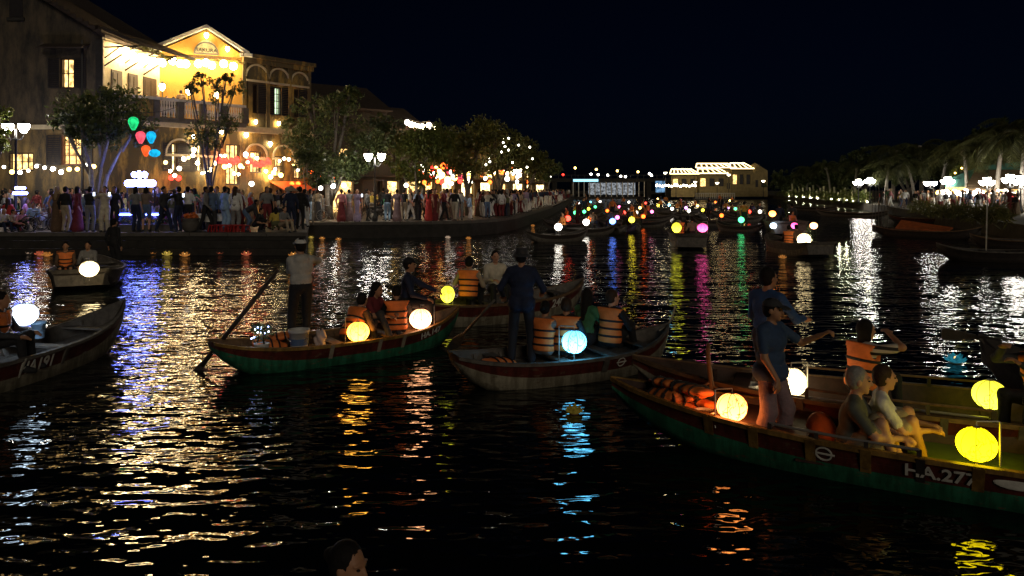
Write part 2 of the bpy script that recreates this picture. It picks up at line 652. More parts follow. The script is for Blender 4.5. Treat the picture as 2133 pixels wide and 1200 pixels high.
def human_parts(pose, style, hero=False, fem=False):
    """primitives of a figure 1.70 m tall that faces -Y, and what its clothes are fitted to"""
    g = lambda k, d: pose.get(k, d)
    pz = g('pz', .93)
    lean, roll, twist = g('lean', 0.03), g('roll', 0), g('twist', 0)
    R = rotz(twist) @ roty(roll) @ rotx(lean)                        # columns: lateral, back, up of the trunk
    P0 = np.array((0, 0, pz))
    T = lambda x, y, z: P0 + R @ np.array((x, y, z))
    sw = .158 if fem else .178
    ps = []
    E = lambda c, r, tag, RR=R: ps.append(Prim('e', c, None, r, None, RR.T, tag))
    C = lambda a, b, ra, rb, tag: ps.append(Prim('c', a, b, ra, rb, None, tag))
    loose = style.get('loose', 1.0)
    E(T(0, 0, .02), (.158, .115, .12), 'bottom')
    E(T(0, 0, .12), (.142 * loose, .105 * loose, .13), 'top')
    E(T(0, -.005, .30), (.158 * loose, .112 * loose, .17), 'top')
    C(T(-sw + .03, .005, .425), T(sw - .03, .005, .425), .066, .066, 'top')
    C(T(-.06, .01, .46), T(.06, .01, .46), .05, .05, 'top')
    if style.get('long_top'):
        for sx in (-1, 1):
            E(T(sx * .07, 0, -.04), (.105 * loose, .125 * loose, .14), 'top')
    if style.get('hood'):
        E(T(0, .085, .43), (.11, .06, .075), 'top')
    torso = list(ps)
    nk = T(0, .005, .47)
    hy, hp = g('head', (0, 0))[:2]
    HR = R @ rotx(-lean * 0.75) @ rotz(hy) @ rotx(-hp)
    hc = nk + np.array((R @ np.array((0, 0, .05)))) + HR @ np.array((0, -.02, .105))
    H = lambda x, y, z: hc + HR @ np.array((x, -y, z))              # y forward of the face
    C(nk, H(0, -.01, -.04), .052, .047, 'skin')
    E(H(0, -.012, .028), (.074, .09, .096), 'skin', HR)
    E(H(0, .022, -.03), (.06, .068, .082), 'skin', HR)
    E(H(0, .062, -.092), (.026, .022, .022), 'skin', HR)
    C(H(0, .092, .018), H(0, .107, -.022), .008, .0145, 'skin')
    for sx in (-1, 1):
        E(H(sx * .076, -.008, -.004), (.011, .02, .031), 'skin', HR)
    cuts = []
    if hero:
        for sx in (-1, 1):
            cuts.append(Prim('e', H(sx * .031, .092, .012), None, (.019, .014, .012), None, HR.T, 'skin'))
            C(H(sx * .052, .074, .034), H(sx * .016, .088, .036), .007, .009, 'skin')
        E(H(0, .084, -.052), (.023, .011, .009), 'trim', HR)
    # arms
    sleeve = style.get('sleeve', 'long')
    for sx, key in ((1, 'hl'), (-1, 'hr')):
        sh = T(sx * sw, .005, .415)
        tgt = np.array(g(key, (sx * .26, -.03, .84)), float)
        el, wr = ik(sh, tgt, .285, .255, g('elbow_' + key[1], (sx * .5, .55, -.5)))
        ut = 'skin' if sleeve == 'none' else 'top'
        C(sh, el, .058 if ut == 'top' else .047, .048 if ut == 'top' else .038, ut)
        if sleeve == 'short':
            mid = sh + (el - sh) * .72
            ps.pop()
            C(sh, mid, .06, .055, 'top')
            C(sh + (el - sh) * .6, el, .044, .039, 'skin')
        ft = 'top' if sleeve == 'long' else 'skin'
        C(el, wr - (wr - el) * (.04 if ft == 'top' else 0), .045 if ft == 'top' else .039, .036 if ft == 'top' else .026, ft)
        d = nrm(wr - el)
        hd = g('hand_' + key[1], None)
        if hd is not None: d = nrm(hd)
        side = nrm(np.cross(d, (0, 0, 1)) if abs(d[2]) < .85 else np.cross(d, (0, 1, 0)))
        nor = np.cross(side, d)
        if nor[2] < 0 : side, nor = -side, -nor
        HRm = np.stack([side, d, nor], 1)
        pc = wr + d * .05
        ps.append(Prim('e', pc, None, (.04, .056, .019), None, HRm.T, 'skin'))
        if hero:
            curl = g('curl_' + key[1], .55)
            for fi, (off, ln) in enumerate(((-.03, .036), (-.010, .042), (.010, .040), (.029, .031))):
                b0 = wr + d * .088 + side * off
                d1 = nrm(d * math.cos(curl) - nor * math.sin(curl))
                d2 = nrm(d * math.cos(curl * 2.1) - nor * math.sin(curl * 2.1))
                m1 = b0 + d1 * ln
                C(b0, m1, .0098, .0090, 'skin')
                C(m1, m1 + d2 * ln * .95, .0090, .0076, 'skin')
            ts = 1 if sx > 0 else -1
            tb = wr + d * .03 - side * .030 * ts
            tm = tb + nrm(d * .8 - side * .7 * ts - nor * .25) * .04
            C(tb, tm, .0135, .0112, 'skin')
            C(tm, tm + nrm(d - side * .15 * ts - nor * .45) * .034, .0110, .0088, 'skin')
        else:
            C(wr + d * .07, wr + d * .15 - nor * .03, .028, .018, 'skin')
    # legs
    legs = style.get('legs', 'trousers')
    for sx, key in ((1, 'fl'), (-1, 'fr')):
        hip = P0 + R @ np.array((sx * .088, 0, -.02))
        tgt = np.array(g(key, (sx * .1, .0, .075)), float)
        kn, an = ik(hip, tgt, .43, .43, g('knee', (sx * .12, -1, .25)))
        if legs == 'trousers':
            lw = style.get('leg_wide', 1.0)
            C(hip, kn, .092, .068 * lw, 'bottom'); C(kn, an + (kn - an) * .06, .066 * lw, .052 * lw * lw, 'bottom')
        elif legs == 'shorts':
            mid = hip + (kn - hip) * .82
            C(hip, mid, .095, .08, 'bottom'); C(hip + (kn - hip) * .6, kn, .062, .054, 'skin'); C(kn, an, .054, .036, 'skin')
        else:
            C(hip, kn, .075, .055, 'skin'); C(kn, an, .052, .036, 'skin')
        C(an, an + np.array((sx * .015, -.13, -.035)), .042, .036, 'shoe')
        C(an + np.array((0, .03, -.035)), an + np.array((sx * .02, -.15, -.042)), .033, .03, 'shoe')
    if legs == 'skirt':
        C((0, 0, pz), (0, 0, .2), .15, .23, 'bottom'); C((0, .02, .2), (0, 0, .14), .23, .24, 'bottom')
    if legs == 'dress':
        C((0, 0, pz + .05), (0, 0, .14), .14, .21, 'top')
    if legs == 'skirt_short':
        C((0, 0, pz), (0, 0, pz - .36), .155, .2, 'bottom')
    info = dict(T=T, H=H, HR=HR, R=R, P0=P0, torso=torso, hc=hc, cuts=cuts)
    return ps, info


def hair_prims(info, kind):
    """tagged 'hair' pieces laid over the skull; kind: short, bob, long, bun, bald"""
    H, HR = info['H'], info['HR']
    out = []
    if kind == 'bald':
        out.append(Prim('e', H(0, -.045, -.005), None, (.079, .06, .06), None, HR.T, 'hair'))
        return out
    out.append(Prim('e', H(0, -.024, .042), None, (.083, .092, .092), None, HR.T, 'hair'))
    out.append(Prim('e', H(0, -.04, -.01), None, (.08, .068, .075), None, HR.T, 'hair'))
    if kind == 'bob':
        for sx in (-1, 1):
            out.append(Prim('c', H(sx * .06, -.02, .02), H(sx * .068, -.02, -.10), .035, .03, None, 'hair'))
        out.append(Prim('c', H(0, -.05, .0), H(0, -.055, -.11), .065, .055, None, 'hair'))
    if kind == 'long':
        for sx in (-1, 1):
            out.append(Prim('c', H(sx * .06, -.03, .02), H(sx * .075, -.05, -.2), .038, .03, None, 'hair'))
        out.append(Prim('c', H(0, -.06, .0), H(0, -.105, -.33), .07, .05, None, 'hair'))
    if kind == 'bun':
        out.append(Prim('e', H(0, -.125, .03), None, (.04, .04, .04), None, HR.T, 'hair'))
    return out


SKIN = [mat('skin_tan', (.40, .20, .11), .55, .08), mat('skin_fair', (.55, .29, .18), .55, .08), mat('skin_brown', (.22, .12, .07), .55, .08)]
LIP = mat('skin_lip', (.30, .10, .08), .5, 0)
HAIRC = {'black': mat('hair_black', (.010, .008, .007), .8, .4, 60, .004, spec=.25), 'brown': mat('hair_brown', (.045, .025, .014), .75, .4, 60, .004, spec=.3),
         'grey': mat('hair_grey', (.30, .28, .25), .6, .25, 40), 'blond': mat('hair_blond', (.28, .19, .09), .55, .3, 40)}
CLOTH = {}


def cloth(name, col):
    if name not in CLOTH:
        CLOTH[name] = mat('cloth_' + name.replace(' ', '_'), col, .85, .3, 7, .05)
    return CLOTH[name]


for n_, c_ in {'black': (.012, .012, .014), 'charcoal': (.04, .04, .045), 'navy': (.012, .02, .055), 'blue': (.03, .08, .22), 'pale blue': (.28, .42, .6), 'white': (.72, .72, .70),
               'cream': (.6, .54, .42), 'grey': (.22, .22, .22), 'beige': (.42, .34, .24), 'red': (.42, .03, .025), 'maroon': (.16, .02, .025), 'pink': (.6, .25, .28),
               'orange': (.6, .2, .04), 'yellow': (.6, .45, .08), 'green': (.05, .18, .08), 'olive': (.12, .13, .06), 'brown': (.12, .07, .04), 'lilac': (.35, .28, .45), 'denim': (.10, .16, .28),
               'taupe': (.20, .15, .12), 'mauve': (.23, .15, .16)}.items():
    cloth(n_, c_)
VEST = mat('vest_orange', (.85, .22, .045), .7, .15, 12, .006)
STRAP = mat('vest_strap', (.01, .01, .012), .7, 0)


def vest_meshes(info, vox=.014, open_front=False):
    T, R, P0 = info['T'], info['R'], info['P0']
    ps = info['torso']
    lo = np.min([p.lo for p in ps], 0) - .08
    hi = np.max([p.hi for p in ps], 0) + .08
    neck = Prim('c', T(0, 0, .44), T(0, -.03, .62), .075, .10, None, 'x')
    arms = [Prim('c', T(sx * .17, 0, .40), T(sx * .40, 0, .34), .085, .09, None, 'x') for sx in (-1, 1)]
    vee = Prim('c', T(0, -.16, .46), T(0, -.16, .30), .07, .02, None, 'x')

    def base(Pt, off):
        d = None
        for p in ps:
            q = p.d(Pt)
            d = q if d is None else smin(d, q, .04)
        return d - off

    def tt(Pt):
        return ((Pt - P0) @ R)

    def vest(Pt):
        d = base(Pt, .036)
        q = tt(Pt)
        d = np.maximum(d, np.maximum(-.04 - q[..., 2], q[..., 2] - .475))
        for c in arms + [neck, vee]:
            d = np.maximum(d, -c.d(Pt))
        if open_front:
            d = np.maximum(d, np.where(q[..., 1] < 0, .035 - np.abs(q[..., 0]), -1))
        return d

    out = [field_mesh('life_vest', vest, lo, hi, vox)]
    for zc in (.06, .17, .285):
        def st(Pt, zc=zc):
            q = tt(Pt)
            d = np.maximum(base(Pt, .047), np.abs(q[..., 2] - zc) - .017)
            for c in arms:
                d = np.maximum(d, -c.d(Pt))
            return np.maximum(d, -base(Pt, .02))
        zl = T(0, 0, zc)
        out.append(field_mesh('strap', st, np.maximum(lo, zl - np.array((.3, .3, .16))), np.minimum(hi, zl + np.array((.3, .3, .16))), .011))
    return out


def cap_mesh(info, kind):
    H, HR = info['H'], info['HR']
    hc = H(0, 0, 0)
    loc = lambda P: (P - hc) @ HR * np.array((1, -1, 1))

    def cap(P):
        q = loc(P)
        dome = np.sqrt(((q - np.array((0, -.012, .045))) / np.array((.09, .108, .088))) .__pow__(2).sum(-1)) - 1
        dome = np.maximum(dome * .085, .048 - q[..., 2])
        br = np.sqrt(((q[..., :2] - np.array((0, .10))) / np.array((.075, .09))).__pow__(2).sum(-1)) - 1
        br = np.maximum(br * .07, np.abs(q[..., 2] - .052 + (q[..., 1] - .08) * .22) - .009)
        return np.minimum(dome, br)

    def bucket(P):
        q = loc(P)
        r = np.sqrt((q[..., 0] / 1.0) ** 2 + ((q[..., 1] + .012) / 1.12) ** 2)
        crown = np.maximum(r - (.092 - .12 * (q[..., 2] - .06)), np.maximum(q[..., 2] - .14, .03 - q[..., 2]))
        zb = .045 - (r - .09) * .55
        brim = np.maximum(np.abs(q[..., 2] - zb) - .008, np.maximum(r - .145, .07 - r))
        return np.minimum(crown, brim)

    def cone(P):
        q = loc(P)
        r = np.sqrt(q[..., 0] ** 2 + q[..., 1] ** 2)
        zs = .17 - r * .62
        return np.maximum(np.abs(q[..., 2] - zs) - .010, r - .23)

    fn = {'cap': cap, 'bucket': bucket, 'cone': cone}[kind]
    rr = .26 if kind == 'cone' else .2
    return field_mesh({'cap': 'cap', 'bucket': 'bucket_hat', 'cone': 'conical_hat'}[kind], fn, hc - np.array((rr, rr, .12)), hc + np.array((rr, rr, .22)), .009)


def person(label, loc, rz, h, pose, style, colours, group=None, vox=.02, hero=False, fem=False, hair='short', vest=False, hat=None, hatcol='white', skin=0, hairc='black', cat='person', open_front=False, stripes=False):
    """one figure: continuous body mesh; hair, hat and life vest are its children"""
    ps, info = human_parts(pose, style, hero, fem)
    hp = hair_prims(info, hair)
    s = h / 1.70
    me = body_mesh('person', ps, vox, info['cuts'])
    top, bottom, shoe = colours
    for m in (SKIN[skin], top, bottom, shoe, HAIRC[hairc], LIP):
        me.materials.append(m)
    o = link_mesh('person', me, None, loc, rz)
    o.scale = (s, s, s)
    tag(o, label, cat, group)
    lo = np.min([p.lo for p in hp], 0) - .03
    hi = np.max([p.hi for p in hp], 0) + .03
    Hh, HRh = info['H'], info['HR']
    hc = info['hc']

    def hf(P):
        d = None
        for p in hp:
            q = p.d(P)
            d = q if d is None else smin(d, q, .03)
        q = (P - hc) @ HRh * np.array((1, -1, 1))
        face = np.sqrt((((q - np.array((0, .085, -.045))) / np.array((.066, .075, .105))) ** 2).sum(-1)) - 1
        d = np.maximum(d, -face * .06)
        rip = np.sin(q[..., 0] * 190 + q[..., 1] * 60) * np.sin(q[..., 1] * 150 + q[..., 2] * 90) * .0028
        return d + rip
    hm = field_mesh('hair', hf, lo, hi, .0085 if hero else .012)
    hm.materials.append(HAIRC[hairc])
    link_mesh('hair', hm, o)
    if hero:
        eb = MB()
        for sx in (-1, 1):
            eb = MB().ball(Vector(Hh(sx * .031, .081, .012)), (.011, .011, .0075), 8, 6)
            eb.build('eye', mat('eye_dark', (.02, .015, .012), .25, 0), o, True)
    if vest:
        vm = vest_meshes(info, open_front=open_front)
        vm[0].materials.append(VEST)
        vo = link_mesh('life_vest', vm[0], o)
        for sm in vm[1:]:
            sm.materials.append(STRAP)
            link_mesh('strap', sm, vo)
    if hat:
        hm = cap_mesh(info, hat)
        hm.materials.append(cloth(hatcol, None))
        link_mesh(hm.name.split('.')[0], hm, o)
    o['_info'] = 0
    del o['_info']
    return o


def joined_crowd(name, label, places, group=None):
    """figures too small and too many to pick apart, as one mass: places = [(loc, rz, h, key)]"""
    pal = [CLOTH[c] for c in ('black', 'white', 'navy', 'grey', 'maroon', 'beige')]
    V, Q, I = [], [], []
    n = 0
    for k, (loc, rz, h, key) in enumerate(places):
        me = crowd_mesh(key)
        v = np.empty(len(me.vertices) * 3, np.float32); me.vertices.foreach_get('co', v); v = v.reshape(-1, 3)
        q = np.empty(len(me.loops), np.int32); me.loops.foreach_get('vertex_index', q)
        if len(q) != 4 * len(me.polygons): continue
        i = np.empty(len(me.polygons), np.int32); me.polygons.foreach_get('material_index', i)
        m = np.array([0, 2 + (k * 5) % 6, 2 + (k * 3 + 1) % 6, 2, 1, 0])[i]
        V.append((v * (h / 1.7)) @ rotz(rz).T + np.array(loc)); Q.append(q.reshape(-1, 4) + n); I.append(m); n += len(v)
    me = raw_mesh(name, np.concatenate(V), np.concatenate(Q), np.concatenate(I))
    for m in [SKIN[0], HAIRC['black']] + pal: me.materials.append(m)
    return tag(link_mesh(name, me), label, 'crowd', group, 'stuff')


# crowd figures: a few body meshes, copied with their own clothes
CROWD = {}


def crowd_mesh(key):
    if key in CROWD: return CROWD[key]
    posename, stylename, hair, fem = key
    styles = {'trousers': dict(), 'tee': dict(sleeve='short'), 'tee_shorts': dict(sleeve='short', legs='shorts'), 'dress': dict(legs='dress', sleeve='none'), 'skirt': dict(legs='skirt', sleeve='long'),
              'wide': dict(leg_wide=1.25, loose=1.1, long_top=True), 'jacket': dict(loose=1.15, hood=True)}
    pose = POSES[posename]
    ps, info = human_parts(pose, styles[stylename], False, fem)
    ps += hair_prims(info, hair)
    me = body_mesh('person', ps, .028)
    for m in (SKIN[0], CLOTH['grey'], CLOTH['navy'], CLOTH['black'], HAIRC['black'], LIP):
        me.materials.append(m)
    CROWD[key] = me
    return me


def crowd_person(label, loc, rz, h, key, top, bottom, skin=0, hairc='black', group=None):
    o = link_mesh('person', crowd_mesh(key), None, loc, rz)
    s = h / 1.70
    o.scale = (s, s, s)
    for i, m in enumerate((SKIN[skin], CLOTH[top], CLOTH[bottom], CLOTH['charcoal'], HAIRC[hairc])):
        o.material_slots[i].link = 'OBJECT'
        o.material_slots[i].material = m
    return tag(o, label, 'person', group)
# ------------------------------------------------------------------ shared materials
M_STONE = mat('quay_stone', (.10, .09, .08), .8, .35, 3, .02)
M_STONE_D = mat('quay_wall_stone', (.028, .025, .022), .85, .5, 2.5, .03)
M_PAVE = mat('promenade_paving', (.20, .18, .16), .55, .3, 2.2, .01)
M_YELLOW = plaster_mat('ochre_plaster', (.68, .37, .035), (.40, .20, .03), .08)
M_YELLOW_OLD = plaster_mat('mouldy_ochre_plaster', (.55, .34, .08), (.10, .075, .035), .33)
M_GREYWALL = plaster_mat('mouldy_grey_plaster', (.12, .09, .055), (.022, .02, .017), .6)
M_CREAM = mat('cream_trim', (.55, .46, .30), .7, .25, 4, .01)
M_WHITETRIM = mat('white_trim', (.62, .58, .50), .7, .3, 4, .01)
M_DARKWOOD = mat('dark_wood', (.035, .02, .013), .5, .4, 8, .006)
M_REDWOOD = mat('red_wood', (.14, .045, .022), .5, .35, 8, .006)
M_SHUTTER = mat('shutter_paint', (.022, .018, .02), .55, .3, 6, .004)
M_ROOF = mat('roof_tile', (.05, .035, .028), .8, .45, 3, .03)
M_IRON = mat('black_iron', (.015, .015, .016), .4, .2, 10)
M_BARK = mat('bark', (.13, .11, .09), .85, .4, 9, .02)
M_BARK_PALE = mat('pale_bark', (.30, .27, .23), .8, .35, 9, .02)
LEAF_DARK = leaf_mat('leaf_dark', (.028, .05, .018), (.13, .16, .055))
LEAF_PALM = leaf_mat('leaf_palm', (.04, .05, .018), (.12, .125, .045))
LEAF_OLIVE = leaf_mat('leaf_olive', (.06, .07, .016), (.18, .18, .05))
LEAF_BRIGHT = leaf_mat('leaf_bright', (.06, .09, .015), (.17, .19, .04))
E_WARM = emat('lit_room_warm', (1.0, .60, .20), 4.0, var=.85, scale=3.5)
E_WARM_HI = emat('lit_room_bright', (1.0, .70, .30), 7.0, var=.8, scale=3.0)
E_GREENISH = emat('lit_room_greenish', (.75, 1.0, .62), 1.9, var=.5, scale=3.0)
E_LAMP = emat('street_lamp_glass', (1.0, .93, .80), 70.0)
E_STRING = emat('string_lantern_silk', (1.0, .75, .38), 62.0)
E_SCONCE = emat('sconce_glass', (1.0, .76, .38), 64.0)
M_FLAT_GLASS = mat('window_glass', (.02, .02, .025), .08, 0, spec=.8)

QZ = .85        # promenade height over the river


def text(name, body, size, material, parent, loc, rot, extrude=.003, align='CENTER'):
    cu = bpy.data.curves.new(name, 'FONT')
    cu.body = body
    cu.size = size
    cu.extrude = extrude
    cu.align_x = align
    cu.offset = size * .02
    cu.materials.append(material)
    o = bpy.data.objects.new(name, cu)
    COL.objects.link(o)
    me = bpy.data.meshes.new_from_object(o, depsgraph=bpy.context.evaluated_depsgraph_get())
    bpy.data.objects.remove(o)
    o = bpy.data.objects.new(name, me)
    COL.objects.link(o)
    o.parent = parent
    o.location = loc
    o.rotation_euler = rot
    return o


# ------------------------------------------------------------------ river
rv = MB().add([(-260, -25, 0), (300, -25, 0), (300, 700, 0), (-260, 700, 0)], [(0, 1, 2, 3)]).build('river', water_mat())
tag(rv, kind='structure')

# ------------------------------------------------------------------ promenade and its stone edge
QUAY = [(-60, 30.5), (-8.55, 30.6), (-9.6, 34.5), (-10.9, 39.6), (-4.4, 40.7), (-2.3, 41.9), (-.9, 44), (.2, 48), (1.6, 57), (4.1, 75), (7.1, 101.7), (12.9, 158), (20.6, 237)]
poly = QUAY + [(20.6, 300), (-140, 300), (-140, 30.5)]
pm = MB()
pm.add([(x, y, QZ) for x, y in poly], [tuple(range(len(poly)))])
prom = pm.build('promenade', M_PAVE)
tag(prom, kind='structure')
n_cope = 0
wall = MB()
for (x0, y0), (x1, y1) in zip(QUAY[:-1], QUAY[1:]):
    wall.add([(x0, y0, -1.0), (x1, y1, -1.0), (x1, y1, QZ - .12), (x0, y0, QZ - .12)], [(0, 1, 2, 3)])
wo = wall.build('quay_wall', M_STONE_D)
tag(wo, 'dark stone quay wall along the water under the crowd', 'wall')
for (x0, y0), (x1, y1) in zip(QUAY[:-1], QUAY[1:]):                    # coping stones on the wall
    a, b = Vector((x0, y0, 0)), Vector((x1, y1, 0))
    L_ = (b - a).length
    if x0 < -40: a = Vector((-26, 30.55, 0)); L_ = (b - a).length
    if y0 > 60: continue
    k = max(1, int(L_ / 1.5))
    d = (b - a).normalized()
    ang = math.atan2(d.y, d.x)
    for i in range(k):
        w = L_ / k
        c = MB().box(0, w - .02, -.06, .42, -.14, .012 + RND.uniform(0, .008)).build('coping_stone', M_STONE, wo, loc=(a.x + d.x * w * i, a.y + d.y * w * i, QZ))
        c.rotation_euler = (0, 0, ang)
# two stone landing steps at the foot of the near quay
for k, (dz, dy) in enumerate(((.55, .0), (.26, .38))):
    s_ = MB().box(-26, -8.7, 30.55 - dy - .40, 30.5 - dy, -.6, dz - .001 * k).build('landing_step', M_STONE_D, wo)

# ------------------------------------------------------------------ facade helpers
class Wall:
    """a vertical wall: u along it, d outwards, z up"""
    def __init__(s, o, e):
        s.o, s.e = Vector((o[0], o[1], 0)), Vector((e[0], e[1], 0))
        s.L = (s.e - s.o).length
        s.u = (s.e - s.o) / s.L
        s.n = Vector((s.u.y, -s.u.x, 0))
        s.T = Matrix(((s.u.x, -s.n.x, 0, s.o.x), (s.u.y, -s.n.y, 0, s.o.y), (0, 0, 1, 0), (0, 0, 0, 1)))   # local y = inwards

    def at_px(s, px, d=0.0):
        k = (px - CX) / FPX
        o = s.o + s.n * d
        return (k * o.y - o.x) / (s.u.x - k * s.u.y)

    def z_px(s, u, py):
        p = s.o + s.u * u
        return CAMZ - (py - YH) * p.y / FPX


def wall_grid(mb, u0, u1, z0, z1, holes, thick, T, m=0):
    us = sorted({u0, u1, *[h[0] for h in holes], *[h[1] for h in holes]})
    zs = sorted({z0, z1, *[h[2] for h in holes], *[h[3] for h in holes]})
    for a, b in zip(us[:-1], us[1:]):
        run = None
        for c, d in zip(zs[:-1], zs[1:]):
            mu, mz = (a + b) / 2, (c + d) / 2
            if any(h[0] < mu < h[1] and h[2] < mz < h[3] for h in holes):
                if run: mb.box(a, b, 0, thick, run[0], run[1], m, T); run = None
            else:
                run = (run[0], d) if run else (c, d)
        if run: mb.box(a, b, 0, thick, run[0], run[1], m, T)


def arch_ring(mb, uc, z, r0, r1, d0, d1, T, n=14, m=0):
    vs, fs = [], []
    for i in range(n + 1):
        t = PI * i / n
        for r in (r0, r1):
            for d in (d0, d1):
                vs.append((uc + r * math.cos(t), d, z + r * math.sin(t)))
    for i in range(n):
        b = i * 4
        fs += [(b, b + 4, b + 6, b + 2), (b + 1, b + 3, b + 7, b + 5), (b + 2, b + 6, b + 7, b + 3), (b, b + 1, b + 5, b + 4)]
    fs += [(0, 2, 3, 1), (n * 4, n * 4 + 1, n * 4 + 3, n * 4 + 2)]
    mb.add(vs, fs, m, T)


def window(root, T, u0, u1, z0, z1, room, frame=M_DARKWOOD, depth=.25, bars=(1, 2), shutters=(0, 0), shut=M_SHUTTER):
    """frame with glazing bars, lit room behind, hinged louvred shutters; shutters = widths to the sides"""
    w = MB()
    t = .07
    w.box(u0, u0 + t, .04, .16, z0, z1, 0, T); w.box(u1 - t, u1, .04, .16, z0, z1, 0, T)
    w.box(u0 + t, u1 - t, .04, .16, z0, z0 + t, 0, T); w.box(u0 + t, u1 - t, .04, .16, z1 - t, z1, 0, T)
    wo = w.build('window', frame, root)
    bm = MB()
    for i in range(1, bars[0] + 1):
        x = u0 + (u1 - u0) * i / (bars[0] + 1)
        bm.box(x - .02, x + .02, .06, .12, z0 + t, z1 - t, 0, T)
    for i in range(1, bars[1] + 1):
        z = z0 + (z1 - z0) * i / (bars[1] + 1)
        bm.box(u0 + t, u1 - t, .065, .115, z - .02, z + .02, 0, T)
    if bars[0] + bars[1]: bm.build('glazing_bar', frame, wo)
    MB().box(u0 + t, u1 - t, depth, depth + .04, z0 + t, z1 - t, 0, T).build('pane', room, wo)
    for side, wd in ((-1, shutters[0]), (1, shutters[1])):
        if wd <= 0: continue
        a = u0 - wd if side < 0 else u1
        sh = MB()
        sh.box(a, a + .06, -.07, -.03, z0, z1, 0, T); sh.box(a + wd - .06, a + wd, -.07, -.03, z0, z1, 0, T)
        for zz in (z0, (z0 + z1) / 2 - .03, z1 - .06):
            sh.box(a + .06, a + wd - .06, -.07, -.03, zz, zz + .06, 0, T)
        so = sh.build('shutter', shut, wo)
        sl = MB()
        k = int((z1 - z0) / .11)
        for i in range(k):
            zz = z0 + .06 + (z1 - z0 - .14) * i / k
            sl.box(a + .06, a + wd - .06, -.06, -.042, zz, zz + .075, 0, T)
        sl.build('louvre', shut, wo)
    return wo


# ------------------------------------------------------------------ grey gabled house at the far left
YA = 38.0
CA = Vector((-21.06, YA, 0))
houseA = empty('gabled_house', (CA.x, CA.y, QZ))
tag(houseA, 'tall mould-blackened gabled house with one lit shuttered upper window', 'house')
offA = Matrix.Translation((-CA.x, -CA.y, -QZ))
WA = Wall((-36, YA), (CA.x, CA.y))
TA = offA @ WA.T
ua = lambda px: WA.at_px(px)
za = lambda py: WA.z_px(0, py)
up_w = (ua(126), ua(155), za(184), za(121))
lo_w = (ua(128), ua(171), za(344), za(282))
side_w = (ua(18), ua(70), za(356), za(318))
mbA = MB()
wall_grid(mbA, 0, WA.L, 5.8, 10.5, [up_w], .3, TA)
mbA.add([(0, 0, 10.5), (WA.L, 0, 10.5), (7.0, 0, 15.3), (0, .3, 10.5), (WA.L, .3, 10.5), (7.0, .3, 15.3)], [(0, 1, 2), (5, 4, 3), (0, 2, 5, 3), (1, 4, 5, 2), (0, 3, 4, 1)], 0, TA)
mbA.build('wall', M_GREYWALL, houseA)
mbA = MB(); wall_grid(mbA, 0, WA.L, QZ, 5.798, [lo_w, side_w], .3, TA); mbA.build('lower_wall', plaster_mat('lower_house_plaster', (.26, .17, .06), (.05, .04, .028), .5), houseA)
MB().box(WA.L - .32, WA.L + .02, -.05, -.003, 5.96, 10.4, 0, TA).build('corner_pilaster', M_STONE_D, houseA)
MB().tube([(WA.L - 1.0, -.07, 10.3), (WA.L - 1.0, -.07, 1.0)], .05, 6, 0, TA).build('rain_pipe', M_IRON, houseA)
MB().box(ua(20), ua(48), -.04, -.003, za(36), za(-10), 0, TA).build('attic_shutter', M_SHUTTER, houseA)
MB().box(ua(16), ua(52), -.1, -.003, za(44), za(37), 0, TA).build('attic_sill', M_STONE_D, houseA)
mbA = MB()
mbA.box(WA.L - .3, WA.L, .302, 12, 6.6, 10.5, 0, TA)
mbA.build('side_wall', M_CREAM, houseA)
MB().box(0, .3, .302, 12, QZ, 10.5, 0, TA).build('side_wall', M_GREYWALL, houseA)
rf = MB()
for (u0, z0), (u1, z1) in (((7.0, 15.42), (WA.L + .35, 10.35)), ((-.4, 10.35), (7.0, 15.42))):
    rf.add([(u0, -.4, z0), (u1, -.4, z1), (u1, 12.3, z1), (u0, 12.3, z0), (u0, -.4, z0 + .18), (u1, -.4, z1 + .18), (u1, 12.3, z1 + .18), (u0, 12.3, z0 + .18)],
           [(0, 3, 2, 1), (4, 5, 6, 7), (0, 1, 5, 4), (1, 2, 6, 5), (2, 3, 7, 6), (3, 0, 4, 7)], 0, TA)
rA = rf.build('roof', M_ROOF, houseA)
for i in range(26):                                                     # rounded tile rows ending at the verge
    t = i / 26
    u, z = 7.0 + (WA.L + .3 - 7.0) * t, 15.6 + (10.55 - 15.6) * t
    MB().box(u, u + .22, -.46, 3.5, z - .16, z + .05, 0, TA).build('tile', M_ROOF, rA)
ld = MB(); ld.box(0, WA.L + .05, -.12, 0, 5.72, 5.95, 0, TA); ld.build('string_course', M_CREAM, houseA)
window(houseA, TA, *up_w, E_WARM, bars=(1, 1), shutters=(.62, .62))
window(houseA, TA, *lo_w, E_WARM, frame=M_REDWOOD, bars=(2, 2), shutters=(.75, .55))
window(houseA, TA, *side_w, E_WARM, bars=(3, 1))
hd = MB(); hd.add([(up_w[0] - .8, -.7, up_w[3] + .45), (up_w[1] + .8, -.7, up_w[3] + .45), (up_w[1] + .8, 0, up_w[3] + .75), (up_w[0] - .8, 0, up_w[3] + .75),
               (up_w[0] - .8, -.7, up_w[3] + .38), (up_w[1] + .8, -.7, up_w[3] + .38), (up_w[1] + .8, 0, up_w[3] + .62), (up_w[0] - .8, 0, up_w[3] + .62)],
              [(0, 1, 2, 3), (7, 6, 5, 4), (0, 4, 5, 1), (1, 5, 6, 2), (3, 7, 4, 0)], 0, TA)
hd.build('window_hood', M_ROOF, houseA)

